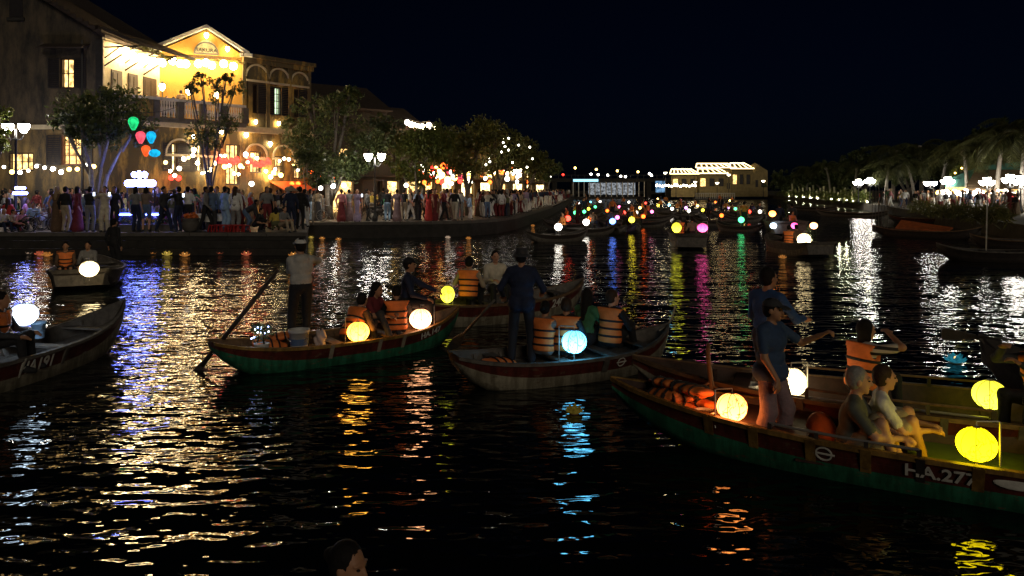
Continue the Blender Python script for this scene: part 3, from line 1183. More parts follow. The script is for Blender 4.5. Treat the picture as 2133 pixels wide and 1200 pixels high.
# ------------------------------------------------------------------ yellow restaurant with the terrace
EB = Vector((-13.1, 48.0, 0))
WF = Wall((CA.x, CA.y), (EB.x, EB.y))                                    # the street front
rest = empty('terrace_restaurant', (CA.x, CA.y, QZ))
tag(rest, 'floodlit yellow restaurant with pediment and open upper terrace', 'building')
TF = offA @ WF.T
uf = lambda px: WF.at_px(px)
zf = lambda u, py: WF.z_px(u, py)
ug = uf(507)
holes, wins = [], []
for x0, x1, y0, y1, shl, shr in ((357, 369, 357, 298, .5, 1.0), (410, 422, 357, 300, .4, .45)):
    u0, u1 = uf(x0), uf(x1)
    wins.append((u0, u1, zf(u0, y0), zf(u0, y1), shl, shr, E_WARM_HI, (0, 2)))
for x0, x1, y0, y1 in ((470, 500, 385, 300), (520, 545, 360, 315), (572, 592, 368, 325), (612, 630, 372, 330)):
    u0, u1 = uf(x0), uf(x1)
    wins.append((u0, u1, max(QZ + .02, zf(u0, y0)), zf(u0, y1), .0, .0, E_WARM, (2, 1)))
lowh = [w[:4] for w in wins]
mb = MB()
wall_grid(mb, 0, WF.L, QZ, 6.3, lowh, .35, TF)
mb.build('ground_floor_wall', M_YELLOW_OLD, rest)
upw = []
for x0, x1, room, shl, shr in ((526, 537, M_SHUTTER, .0, .62), (571, 586, E_GREENISH, .38, .72), (612, 622, M_SHUTTER, .0, .6)):
    u0, u1 = uf(x0), uf(x1)
    upw.append((u0, u1, 7.25, 9.0, shl, shr, room))
mb = MB()
wall_grid(mb, ug + .3, WF.L, 6.302, 10.55, [w[:4] for w in upw], .35, TF)
mb.box(WF.L - .3, WF.L, .352, 8, QZ, 10.55, 0, TF)
mb.build('upper_wall', M_YELLOW_OLD, rest)
for w in wins:
    window(rest, TF, *w[:4], w[6], bars=w[7], shutters=w[4:6])
for w in upw:
    window(rest, TF, *w[:4], w[6], bars=(1, 3), shutters=w[4:6])
# mouldings: string courses, cornice, pilasters, blind arches
mo = MB(); mo.box(-.05, WF.L + .1, -.22, -.002, 6.05, 6.30, 0, TF); mo.box(ug, WF.L + .1, -.12, -.002, 6.302, 6.42, 0, TF)
mo.build('string_course', M_CREAM, rest)
mo = MB(); mo.box(ug - .2, WF.L + .25, -.3, .5, 10.552, 10.78, 0, TF); mo.box(ug - .1, WF.L + .15, -.18, -.002, 10.25, 10.545, 0, TF)
mo.build('cornice', M_YELLOW_OLD, rest)
for x in (508, 557, 603, 643):
    u = uf(x)
    MB().box(u - .12, u + .12, -.1, -.003, 6.43, 10.24, 0, TF).build('pilaster', M_YELLOW_OLD, rest)
for i, (xc, hw) in enumerate(((535, .82), (581, .78), (624, .72))):
    a = MB(); u = uf(xc); arch_ring(a, u, 9.42, hw - .1, hw, -.1, -.003, TF); a.build('arch_moulding', M_CREAM, rest)
    MB().box(u - hw + .05, u + hw - .05, -.12, -.003, 9.14, 9.26, 0, TF).build('window_hood', M_CREAM, rest)
for xc, hw in ((374, .85), (425, .8), (533, .8), (590, .8)):
    a = MB(); u = uf(xc); arch_ring(a, u, 4.62, hw - .1, hw, -.1, -.003, TF); a.build('arch_moulding', M_CREAM, rest)
    MB().box(u - hw, u + hw, -.1, -.003, 4.46, 4.6, 0, TF).build('window_hood', M_CREAM, rest)
# terrace slab and balustrade
GL = Vector((-20.3, 42.5, 0)); GR = WF.o + WF.u * ug
tb = MB()
tri = [(CA.x, CA.y), (GR.x, GR.y), (GL.x, GL.y)]
tb.prism([(p[0] - CA.x, p[1] - CA.y) for p in tri], 6.31 - QZ, 6.55 - QZ, axis='z')
tb.box(0, ug, -.35, -.002, 6.32, 6.56, 0, TF)
tb.build('terrace_floor', M_STONE, rest)
bal = MB(); bal.box(-.05, ug, -.32, -.08, 7.48, 7.63, 0, TF); bal.build('handrail', M_WHITETRIM, rest)
bp_ = MB().lathe([(.05, 0), (.05, .06), (.03, .1), (.06, .3), (.065, .4), (.03, .62), (.05, .72), (.05, .86)], 8).mesh('baluster', True)
bp_.materials.append(M_WHITETRIM)
npost = 7
for i in range(npost):
    u = ug * i / (npost - 1)
    MB().box(u - .16, u + .16, -.33, -.07, 6.562, 7.476, 0, TF).build('balustrade_post', M_STONE, rest)
    if i < npost - 1:
        if i == 1:
            MB().box(u + .17, u + ug / 6 - .17, -.26, -.14, 6.562, 7.474, 0, TF).build('balustrade_panel', M_YELLOW_OLD, rest)
            continue
        for k in range(6):
            uu = u + .3 + (ug / (npost - 1) - .6) * k / 5
            p = TF @ Vector((uu, -.2, 6.61))
            link_mesh('baluster', bp_, rest, p)
# gable wall with pediment
WG = Wall((GL.x, GL.y), (GR.x, GR.y))
TG = offA @ WG.T
mid = WG.at_px(430)
gw = MB()
gw.prism([(0, 6.55), (WG.L, 6.55), (WG.L, 10.62), (mid, 12.0), (0, 10.62)], 0, .35, 0, TG)
gw.build('gable_wall', M_YELLOW, rest)
gc = MB()
for (u0, z0), (u1, z1) in (((-.3, 10.62), (mid, 12.08)), ((mid, 12.08), (WG.L + .35, 10.62))):
    gc.add([(u0, -.3, z0), (u1, -.3, z1), (u1, .5, z1), (u0, .5, z0), (u0, -.3, z0 + .2), (u1, -.3, z1 + .2), (u1, .5, z1 + .2), (u0, .5, z0 + .2)],
           [(0, 3, 2, 1), (4, 5, 6, 7), (0, 1, 5, 4), (1, 2, 6, 5), (2, 3, 7, 6), (3, 0, 4, 7)], 0, TG)
gc.box(-.55, .15, -.34, .5, 10.55, 10.74, 0, TG); gc.box(WG.L - .2, WG.L + .5, -.34, .5, 10.55, 10.74, 0, TG)
gc.build('pediment_cornice', M_WHITETRIM, rest)
sg = MB(); n = 16
pts = [(mid + .62 * math.cos(PI * i / n), 10.62 + .78 * math.sin(PI * i / n)) for i in range(n + 1)]
sg.prism(pts, -.06, -.003, 0, TG)
so = sg.build('name_board', mat('sign_cream', (.42, .36, .20), .6, .5, 7), rest)
a = MB(); arch_ring(a, mid, 10.62, .6, .68, -.09, -.004, TG); a.box(mid - .68, mid + .68, -.09, -.004, 10.54, 10.618, 0, TG); a.build('sign_frame', M_STONE, so)
tx = text('lettering', 'SAKURA', .27, M_IRON, so, TG @ Vector((mid, -.075, 10.7)), (PI / 2, 0, math.atan2(WG.u.y, WG.u.x)))
tx.scale = (1.15, 1.1, 1)
# side wall doors under the lean-to roof
WS = Wall((CA.x, CA.y), (GL.x, GL.y))
TS = offA @ WS.T
MB().box(0, WS.L, -.06, -.002, 6.56, 10.3, 0, TS).build('terrace_side_wall', M_CREAM, rest)
for k, (u0, u1) in enumerate(((.55, 1.35), (1.85, 2.6), (3.1, 4.2))):
    d_ = MB(); d_.box(u0, u1, -.12, -.062, 6.57, 8.9, 0, TS); d_.box(u0 + .08, (u0 + u1) / 2 - .03, -.14, -.122, 6.75, 8.75, 0, TS); d_.box((u0 + u1) / 2 + .03, u1 - .08, -.14, -.122, 6.75, 8.75, 0, TS)
    d_.build('door', M_DARKWOOD, rest)
lr = MB()
lr.add([(-.3, -2.3, 9.95), (WS.L, -2.3, 9.95), (WS.L, 0, 10.85), (-.3, 0, 10.85), (-.3, -2.3, 10.1), (WS.L, -2.3, 10.1), (WS.L, 0, 11.0), (-.3, 0, 11.0)],
       [(0, 3, 2, 1), (4, 5, 6, 7), (0, 1, 5, 4), (1, 2, 6, 5), (2, 3, 7, 6), (3, 0, 4, 7)], 0, TS)
lr.build('lean_to_roof', M_ROOF, rest)
for u in (.05, 1.6, 3.1):
    br = MB()
    br.tube([(u, -.1, 9.0), (u, -1.0, 9.5), (u, -2.0, 9.95)], .045, 5, 0, TS); br.tube([(u, -.1, 9.95), (u, -2.1, 9.95)], .045, 5, 0, TS); br.tube([(u, -.1, 9.4), (u, -.9, 9.9)], .035, 5, 0, TS)
    br.build('roof_bracket', M_DARKWOOD, rest)

# hidden body behind the fronts so that nothing shows through
bb = MB()
pl = [GL, GR, WF.e, WF.e + Vector((-9, 7, 0)), GL + Vector((-3, 9, 0))]
bb.prism([(p.x - CA.x, p.y - CA.y) for p in pl], 10.3 - QZ, 10.5 - QZ, axis='z')
bb.build('roof', M_ROOF, rest)
bk = MB(); bk.box(0, WF.L, 1.6, 1.8, QZ, 6.2, 0, TF); bk.build('inner_wall', M_REDWOOD, rest)


# ------------------------------------------------------------------ lamps and lanterns
def lamp_post(label, loc, h, n=2, glow=E_LAMP, group='street lamps', r=.23):
    o = empty('street_lamp', loc)
    tag(o, label, 'lamp', group)
    MB().lathe([(.16, 0), (.16, .25), (.1, .35), (.07, .5), (.055, h * .6), (.05, h - .55), (.09, h - .5), (.05, h - .42), (.04, h)], 10).build('post', M_IRON, o, True)
    arm = MB()
    pos = [(-.36, 0), (.36, 0)] if n == 2 else ([(-.34, .0), (.34, 0), (0, .0), (0, -.34)][:n] if n != 1 else [(0, 0)])
    for i, (x, y) in enumerate(pos):
        if x or y:
            arm.tube([(0, 0, h - .45), (x * .6, y * .6, h - .5), (x, y, h - .32), (x, y, h - .2)], .025, 5)
    if len(arm.v): arm.build('arm', M_IRON, o)
    for i, (x, y) in enumerate(pos):
        z = h + (.28 if (n > 2 and not x and not y) else 0)
        g = MB().lathe([(.09, -.18), (r * .8, -.02), (r, .12), (r * .93, .2)], 12).build('lamp_globe', glow, o, True, (x, y, z))
        MB().lathe([(r * 1.02, .2), (r * .6, .28), (.05, .34), (.0, .42)], 10).build('lamp_cap', M_IRON, g, True)
    return o


p = atY(33, 268, 33.0)
lamp_post('double-headed iron street lamp at the quay before the grey gabled house', (p.x, p.y, QZ), p.z - QZ)
p = atY(781, 328, 40.75)
lamp_post('double-headed iron street lamp between the dark trees on the curving quay', (p.x, p.y, QZ), p.z - QZ)
for x, lb in ((1073, 'slim street lamp glowing beneath the farther quay trees'), (1142, 'small street lamp shining at the end of the tree row')):
    p = atY(x, 357, 84.0 if x < 1100 else 120)
    lamp_post(lb, (p.x, p.y, QZ), p.z - QZ, 1, r=.3)

glob = MB().ball((0, 0, 0), (.2, .2, .21), 14, 8).mesh('globe', True)
glob.materials.append(E_STRING)


def hang_lantern(label, p, group, s=1.0, material=None, drop=.3, shape='globe'):
    o = empty('silk_lantern', p)
    tag(o, label, 'lantern', group)
    if shape == 'globe':
        g = link_mesh('globe', glob, o)
        if material:
            g.material_slots[0].link = 'OBJECT'; g.material_slots[0].material = material
    else:
        prof = {'balloon': [(.06, -.27), (.12, -.17), (.2, .02), (.215, .12), (.17, .23), (.08, .29)], 'bell': [(.2, -.2), (.215, -.12), (.19, .05), (.1, .2), (.06, .24)],
                'disc': [(.08, -.16), (.19, -.1), (.235, 0), (.19, .1), (.08, .16)]}[shape]
        MB().lathe(prof, 16).build('globe', material, o, True)
    g2 = MB(); g2.tube([(0, 0, .2), (0, 0, .2 + drop)], .008, 4); g2.lathe([(.06, .19), (.06, .23)], 8); g2.tube([(0, 0, -.2), (0, 0, -.42)], .012, 4)
    g2.build('cord_and_tassel', mat('lantern_cord', (.12, .03, .02), .7, 0), o)
    o.scale = (s, s, s)
    return o


ORD = ['first', 'second', 'third', 'fourth', 'fifth', 'sixth', 'seventh', 'eighth', 'ninth', 'tenth', 'eleventh', 'twelfth', 'thirteenth', 'fourteenth', 'fifteenth', 'sixteenth', 'seventeenth', 'eighteenth', 'nineteenth', 'twentieth']


def ordinal(i):
    if i < 20: return ORD[i]
    t, u = divmod(i + 1, 10)
    tens = {2: 'twent', 3: 'thirt', 4: 'fort', 5: 'fift', 6: 'sixt', 7: 'sevent'}[t]
    return tens + 'ieth' if u == 0 else tens + 'y-' + ORD[u - 1]


k = 0
for px, py in ((338, 131), (360, 127), (375, 132), (387, 133), (413, 133), (429, 131), (441, 136), (466, 133), (486, 138)):
    u = WG.at_px(px, .7)
    q = WG.o + WG.u * u + WG.n * .7
    p = atY(px, py, q.y)
    hang_lantern('glowing round lantern, %s from the veranda on the gable string' % ordinal(k), p, 'lanterns on the terrace string', 1.05)
    k += 1
k = 0
for px, py in ((262, 108), (272, 113), (290, 121), (302, 123), (318, 127)):
    t = (px - 255) / 70
    q = WS.o + WS.u * (WS.L * (.15 + .8 * t)) + WS.n * 1.7
    p = atY(px, py, q.y)
    hang_lantern('glowing round lantern under the lean-to roof, %s from the grey house' % ordinal(k), p, 'lanterns under the veranda roof', 1.15)
    k += 1


def wire(label, pts, r=.012, group='wires of the lights'):
    pts = [Vector(p) for p in pts]
    out = []
    for a, b in zip(pts[:-1], pts[1:]):
        out += [a, (a + b) / 2 - Vector((0, 0, (b - a).length * .04))]
    out.append(pts[-1])
    return tag(MB().tube(out, r, 4).build('light_wire', M_IRON), label, 'wire', group)


wire('thin wire that carries the five coloured lanterns', [atY(232, 235, 31.4), Vector((atY(262, 0, 31.4).x, 31.4, 5.95)), Vector((atY(335, 0, 31.4).x, 31.4, 5.95)), atY(400, 205, 34)])


def leaf_mesh(name, centres, radii, per, size, seed=1, droop=0.0, aspect=.45):
    """many small leaf blades gathered round clump centres"""
    rg = np.random.default_rng(seed)
    cs = np.repeat(np.asarray(centres, float), per, 0)
    rr = np.repeat(np.asarray(radii, float), per, 0)
    n = len(cs)
    d = rg.normal(size=(n, 3)); d /= np.linalg.norm(d, axis=1)[:, None]
    pos = cs + d * (rr * rg.random(n) ** .45)[:, None]
    a = rg.normal(size=(n, 3)); a[:, 2] -= droop; a /= np.linalg.norm(a, axis=1)[:, None]
    b = rg.normal(size=(n, 3)); b -= (b * a).sum(1)[:, None] * a; b /= np.linalg.norm(b, axis=1)[:, None]
    s = size * (.6 + .8 * rg.random(n))[:, None]
    v = np.stack([pos - a * s, pos + b * s * aspect, pos + a * s, pos - b * s * aspect], 1).reshape(-1, 3)
    q = np.arange(n * 4).reshape(n, 4)
    me = raw_mesh(name, v, q)
    me.polygons.foreach_set('use_smooth', np.zeros(n, bool))
    return me


# garland of leaves that carries the terrace lanterns
pts = []
for i in range(60):
    t = i / 59
    u = WG.L * t; q = WG.o + WG.u * u + WG.n * .7
    pts.append((q.x, q.y, 10.12 - .22 * math.sin(PI * t * 3) ** 2 + RND.uniform(-.06, .06)))
for i in range(40):
    t = i / 39
    q = WS.o + WS.u * (WS.L * t) + WS.n * (2.2 - .9 * t)
    pts.append((q.x, q.y, 9.95 + RND.uniform(-.08, .08)))
gm = leaf_mesh('garland', pts, [.09] * len(pts), 9, .07, 3)
gm.materials.append(LEAF_OLIVE)
tag(link_mesh('garland', gm), 'leafy garland strung across the yellow gable above the lanterns', 'garland')

# pediment spot lamps, wall sconces, lamps on the balustrade
def sconce(label, p, s=.14, material=E_SCONCE, group='wall lamps'):
    o = empty('wall_lamp', p)
    tag(o, label, 'lamp', group)
    MB().lathe([(.03, -s * 1.3), (s * .7, -s * .7), (s, .3 * s), (s * .6, s)], 10).build('lamp_glass', material, o, True)
    MB().lathe([(s * .8, s), (s * .5, s * 1.5), (0, s * 2)], 8).build('lamp_cap', M_IRON, o)
    return o


q = WG.o + WG.u * mid + WG.n * .35
sconce('floodlight under the pediment peak above the name board', (q.x, q.y, 11.62), .13)
q = WG.o + WG.u * WG.at_px(474) + WG.n * .3
sconce('bare white bulb beside the pediment foot', atY(474, 102, q.y), .12)
for px, py, lb in ((338, 181, 'lantern lamp on the terrace handrail nearest the grey house'), (393, 190, 'middle lantern lamp standing on the terrace handrail'), (451, 198, 'lantern lamp on the terrace handrail behind the slim tree')):
    u = uf(px); q = WF.o + WF.u * u + WF.n * .2
    p = atY(px, py, q.y)
    o_ = sconce(lb, p, .16)
    MB().tube([(0, 0, 7.63 - p.z), (0, 0, -.18)], .03, 6).build('post', M_IRON, o_)
for px, py, lb in ((403, 285, 'bright sconce between the two shuttered arches'), (461, 275, 'bright sconce beside the slim tree crown'), (513, 281, 'sconce on the pilaster left of the yellow arches'), (563, 300, 'bright sconce between the two street front arches'),
                   (533, 254, 'small uplight on the ledge under the first upper window'), (581, 257, 'small uplight on the ledge under the green-lit window'), (404, 312, 'tall glowing lamp beside the arched shutter')):
    u = uf(px); q = WF.o + WF.u * u + WF.n * .22
    sconce(lb, atY(px, py, q.y), .1 if py < 260 else .12)

# ------------------------------------------------------------------ string of red shop lanterns, hanging lanterns of the tree
E_RED = emat('lantern_red', (1.0, .03, .018), 9.0, var=.4, scale=8)
E_RED2 = emat('lantern_orange', (1.0, .12, .015), 9.0, var=.4, scale=8)
E_GOLD = emat('lantern_gold', (1.0, .62, .16), 12.0, var=.3, scale=8)
E_GREEN = emat('lantern_green', (.02, .75, .22), 1.5, var=.6, scale=6)
E_PINK = emat('lantern_pink', (1.0, .10, .15), 1.7, var=.5, scale=6)
E_CYAN = emat('lantern_cyan', (.01, .42, .75), 1.7, var=.5, scale=6)
E_TANG = emat('lantern_tangerine', (1.0, .12, .025), 1.7, var=.5, scale=6)
E_WHITE = emat('lantern_white', (1.0, .92, .78), 14.0, var=.15, scale=6)
E_BLUE = emat('lantern_blue', (.12, .25, 1.0), 9.0, var=.2, scale=6)
E_VIOLET = emat('lantern_violet', (.75, .3, 1.0), 7.0, var=.2, scale=6)
for px, py, m, sh, lb, s in ((278, 258, E_GREEN, 'balloon', 'green balloon-shaped lantern, topmost of the hanging five', 1.0), (293, 287, E_PINK, 'balloon', 'pink balloon-shaped lantern under the green one', .92),
                             (315, 287, E_CYAN, 'balloon', 'sky blue balloon-shaped lantern beside the pink one', .92), (304, 315, E_TANG, 'balloon', 'orange-red lantern below the pink one', .85), (322, 319, E_CYAN, 'disc', 'flattened sky blue lantern lowest of the hanging five', 1.0)):
    q_ = atY(px, py, 31.4)
    hang_lantern(lb, q_, 'coloured lanterns hanging at the quay', s, m, (5.95 - q_.z) / s - .2, sh)
xs = [(457, 333), (470, 336), (483, 336), (493, 334), (520, 336), (533, 342), (546, 341), (558, 337)]
for i, (px, py) in enumerate(xs):
    u = uf(px); q = WF.o + WF.u * u + WF.n * 1.5
    hang_lantern('red bell lantern of the shop row, %s from the slim tree' % ordinal(i), atY(px, py, q.y), 'red lanterns along the shop front', .95, E_RED, .4, 'bell')
for i, (px, py, m) in enumerate(((512, 322, E_WHITE), (468, 347, E_GOLD), (501, 346, E_GOLD), (357, 370, E_RED), (372, 371, E_RED), (608, 383, E_RED2), (621, 383, E_RED2), (524, 383, E_WHITE), (570, 360, E_GOLD), (585, 365, E_GOLD), (648, 357, E_RED2), (668, 367, E_RED2), (693, 368, E_RED2))):
    names = ['white globe lantern high over the shop door', 'small gold lantern below the red row near the tree', 'small gold lantern below the red row near the door', 'red table lantern left of the stall', 'red table lantern right of its twin by the stall',
             'orange lantern at the corner of the shop front', 'orange lantern beside the corner lantern', 'white lantern low behind the seated diners', 'gold lantern above the orange awning', 'second gold lantern above the orange awning',
             'small orange lantern in the dark tree nearest the shop', 'small orange lantern in the middle of the dark tree', 'small orange lantern in the dark tree nearest the lamp']
    u = min(uf(px), WF.L); q = WF.o + WF.u * u + WF.n * (1.2 if px < 640 else 2.0)
    hang_lantern(names[i], atY(px, py, q.y), 'shop lanterns', .72, m, .2)
# orange awning over the corner shop
u0, u1 = uf(560), uf(628)
aw = MB(); aw.add([(u0, -.05, 3.1), (u1, -.05, 3.1), (u1, -1.7, 2.55), (u0, -1.7, 2.55), (u0, -.05, 3.14), (u1, -.05, 3.14), (u1, -1.7, 2.59), (u0, -1.7, 2.59)], [(0, 3, 2, 1), (4, 5, 6, 7), (0, 1, 5, 4), (1, 2, 6, 5), (2, 3, 7, 6), (3, 0, 4, 7)], 0, TF)
aw.build('awning', mat('awning_orange', (.7, .14, .03), .7, .2), rest)


# ------------------------------------------------------------------ trees
def limb(mb, pts, r0, r1, n=7):
    k = len(pts)
    mb.tube(pts, [r0 + (r1 - r0) * i / (k - 1) for i in range(k)], n)


def tree(label, base, blobs, leaf, n_clump, per, size, trunk_r=.16, stems=1, bark=M_BARK, seed=1, group=None, fork=.45, droop=.3):
    """tapered trunk with limbs, crown of leaf blades in uneven clumps; blobs: (centre, radii) of the crown lobes"""
    rg = random.Random(seed)
    base = Vector(base)
    o = empty('tree', base)
    tag(o, label, 'tree', group)
    tr = MB()
    for st in range(stems):
        off = Vector((rg.uniform(-.12, .12), rg.uniform(-.1, .1), 0)) * (1 if stems > 1 else 0)
        for bi, (c, r) in enumerate(blobs):
            if stems > 1 and bi % stems != st: continue
            c = Vector(c) - base
            f = Vector((c.x * .25 + rg.uniform(-.15, .15), c.y * .25, c.z * fork))
            if bi == 0 or stems > 1:
                limb(tr, [off + Vector((0, 0, -.05)), off + f * .5 + Vector((rg.uniform(-.08, .08), 0, 0)), off + f], trunk_r, trunk_r * .66)
            limb(tr, [off + f * .96 if bi == 0 or stems > 1 else Vector((0, 0, c.z * .3)), (off + f + c) * .5 + Vector((rg.uniform(-.2, .2), rg.uniform(-.2, .2), .15)), c], trunk_r * .62, trunk_r * .2)
            for q in range(4):
                e = c + Vector((rg.uniform(-1, 1) * r[0] * .8, rg.uniform(-1, 1) * r[1] * .8, rg.uniform(-.4, .9) * r[2]))
                limb(tr, [(off + f) * .5 + c * .5, c * .75 + e * .25 + Vector((0, 0, .1)), e], trunk_r * .3, trunk_r * .07, 5)
    tr.build('trunk', bark, o, True)
    cs, rs = [], []
    for c, r in blobs:
        c = Vector(c) - base
        k = max(8, int(n_clump * r[0] * r[1] * r[2]))
        for _ in range(k):
            v = Vector((rg.gauss(0, 1), rg.gauss(0, 1), rg.gauss(0, 1))).normalized() * (rg.random() ** .4)
            cs.append((c.x + v.x * r[0], c.y + v.y * r[1], c.z + v.z * r[2])); rs.append(rg.uniform(.2, .5) * min(1.3, r[0]))
    me = leaf_mesh('crown', cs, rs, per, size, seed, droop)
    me.materials.append(leaf)
    link_mesh('crown', me, o)
    return o


def B(px, py, Y, wpx, hpx, dep=.8):
    c = atY(px, py, Y); s = Y / FPX
    return (c, (wpx * s, max(.5, wpx * s * dep), hpx * s))


g = at(205, 480, QZ)
tree('pale-trunked multi-stemmed tree spreading over the crowd before the grey house', (atY(205, 0, 33).x, 33, QZ), [B(170, 245, 33, 60, 42), B(235, 235, 33, 62, 48), B(285, 270, 33.4, 42, 38), B(130, 262, 33, 40, 30), B(215, 285, 33.5, 55, 25)], LEAF_DARK, 32, 46, .10, .13, 2, M_BARK_PALE, 4, fork=.55)
tree('slim forked tree standing before the terrace balustrade', (atY(438, 0, 36).x, 36, QZ), [B(430, 275, 36, 45, 40), B(455, 190, 36, 30, 26), B(420, 165, 36, 24, 16), B(490, 185, 36, 22, 22), B(395, 185, 36, 18, 13), B(470, 160, 36, 16, 12), B(480, 255, 36, 30, 30)], LEAF_DARK, 42, 40, .075, .085, 1, M_BARK, 9, fork=.5)
tree('broad dark tree filling the gap right of the yellow restaurant', (atY(690, 0, 43.5).x, 43.5, QZ), [B(650, 300, 43.5, 60, 50), B(705, 225, 43.5, 48, 36), B(760, 285, 44, 60, 42), B(690, 350, 43, 75, 30), B(805, 255, 45, 36, 24), B(645, 222, 44, 36, 28), B(740, 335, 43.6, 55, 24), B(615, 265, 44, 30, 22), B(730, 195, 44, 22, 16)], LEAF_DARK, 13, 46, .12, .2, 1, M_BARK, 12)
tree('thin pale-stemmed young tree at the corner shop', (atY(648, 0, 38.5).x, 38.5, QZ), [B(640, 330, 38.5, 35, 35), B(665, 365, 38.5, 25, 25)], LEAF_DARK, 70, 34, .09, .06, 2, M_BARK_PALE, 31)
tree('willowy tree lit warm from below beside the street lamp', (atY(865, 0, 46).x, 46, QZ), [B(850, 300, 46, 45, 30), B(900, 300, 46, 50, 40), B(830, 345, 46, 28, 30), B(880, 365, 46, 40, 22)], LEAF_BRIGHT, 34, 44, .11, .11, 3, M_BARK_PALE, 15, droop=1.2)
tree('bushy olive tree, second along the curving quay', (atY(975, 0, 50).x, 50, QZ), [B(950, 305, 50, 55, 42), B(1000, 290, 51, 50, 42), B(965, 345, 50, 50, 22)], LEAF_OLIVE, 14, 44, .13, .2, 1, M_BARK, 17)
tree('tallest round olive tree of the quay row', (atY(1040, 0, 58).x, 58, QZ), [B(1030, 290, 58, 50, 40), B(1065, 320, 58, 48, 42), B(1020, 345, 57, 45, 25)], LEAF_OLIVE, 10, 44, .15, .22, 1, M_BARK, 19)
tree('olive tree sloping down towards the far end of the row', (atY(1095, 0, 74).x, 74, QZ), [B(1090, 325, 74, 40, 35), B(1120, 345, 74, 32, 28)], LEAF_OLIVE, 11, 44, .2, .22, 1, M_BARK, 22)
tree('last small dark tree where the quay row ends', (atY(1140, 0, 98).x, 98, QZ), [B(1145, 352, 98, 26, 22), B(1120, 350, 98, 24, 24)], LEAF_DARK, 8, 44, .24, .2, 1, M_BARK, 25)
tree('yellow-green leafy boughs beside the left street lamp', (atY(-45, 0, 32).x, 32, QZ), [B(0, 240, 32, 32, 20), B(10, 292, 32, 28, 22), B(-30, 265, 32, 35, 40)], LEAF_BRIGHT, 60, 36, .09, .14, 1, M_BARK, 28)

# ------------------------------------------------------------------ houses behind the curving quay
def shop_house(label, x, y, w, dep, zt, rz, wallm, lights, seed, up_lit=()):
    rg = random.Random(seed)
    o = empty('shop_house', (x, y, QZ), rz)
    tag(o, label, 'house', 'shop houses along the quay')
    wl = MB()
    dw = [(-w / 2 + w * (k + .14) / 3, -w / 2 + w * (k + .86) / 3, .02, 2.5) for k in range(3)]
    uw = [(-w / 2 + w * (k + .3) / 3, -w / 2 + w * (k + .7) / 3, 3.6, 4.9) for k in range(3)] if zt > 5.5 else []
    wall_grid(wl, -w / 2, w / 2, 0, zt, dw + uw, .25, None)
    wl.box(-w / 2, -w / 2 + .25, .252, dep, 0, zt); wl.box(w / 2 - .25, w / 2, .252, dep, 0, zt)
    wl.build('wall', wallm, o)
    for k, d in enumerate(dw):
        MB().box(d[0], d[1], .5, .54, d[2], d[3]).build('lit_shop_front', lights[k % len(lights)], o)
        f = MB(); f.box(d[0], d[0] + .08, .0, .2, d[2], d[3]); f.box(d[1] - .08, d[1], .0, .2, d[2], d[3]); f.box(d[0] + .08, d[1] - .08, .0, .2, d[3] - .1, d[3])
        f.build('door_frame', M_DARKWOOD, o)
    for k, d in enumerate(uw):
        window(o, Matrix.Identity(4), *d, E_WARM if k in up_lit else M_SHUTTER, bars=(1, 1))
    r = MB(); rz_ = zt + w * .0 + 1.5
    r.prism([(-.5, zt - .1), (dep / 2, zt + dep * .26), (dep + .4, zt - .1), (dep + .4, zt + .06), (dep / 2, zt + dep * .26 + .2), (-.5, zt + .06)], -w / 2 - .2, w / 2 + .2, axis='x')
    r.build('roof', M_ROOF, o)
    for s_ in (-1, 1):
        g_ = MB(); g_.prism([(.0, zt), (dep, zt), (dep / 2, zt + dep * .25)], s_ * (w / 2) - .1, s_ * (w / 2) + .1, axis='x'); g_.build('gable', wallm, o)
    cv = MB(); cv.box(-w / 2, w / 2, -1.3, 0, 2.75, 2.83); cv.build('canopy', M_ROOF, o)
    return o


SH = [(715, 56, 7.5, 8, 7.9, 'dark two-storey house rising behind the broad dark tree', (M_SHUTTER, E_WARM), (1,)), (815, 60, 6.5, 8, 6.6, 'dark tiled house stepping down behind the street lamp', (E_WARM,), ()),
      (893, 64, 7.5, 8, 5.4, 'red lantern-hung shop house behind the warm-lit tree', (E_WARM_HI, E_WARM), ()), (975, 76, 9, 8, 5.6, 'yellow-lit shop house between the olive trees', (E_WARM_HI,), (0, 2)),
      (1045, 96, 11, 8, 5.6, 'bright shop house below the tallest olive tree', (E_WARM_HI, E_WHITE if False else E_WARM), (1,)), (1098, 125, 12, 8, 5.0, 'far shop house near the end of the tree row', (E_WARM_HI,), ())]
for i, (px, Y, w, dep, zt, lb, li, ul) in enumerate(SH):
    X = (px - CX) * Y / FPX
    shop_house(lb, X, Y, w, dep, zt, math.radians(38 if i < 2 else 52), M_YELLOW_OLD if i > 1 else plaster_mat('night_dark_plaster', (.055, .045, .03), (.015, .014, .012), .5), li, i, ul)  # the first two houses' night shade is put into their plaster colour
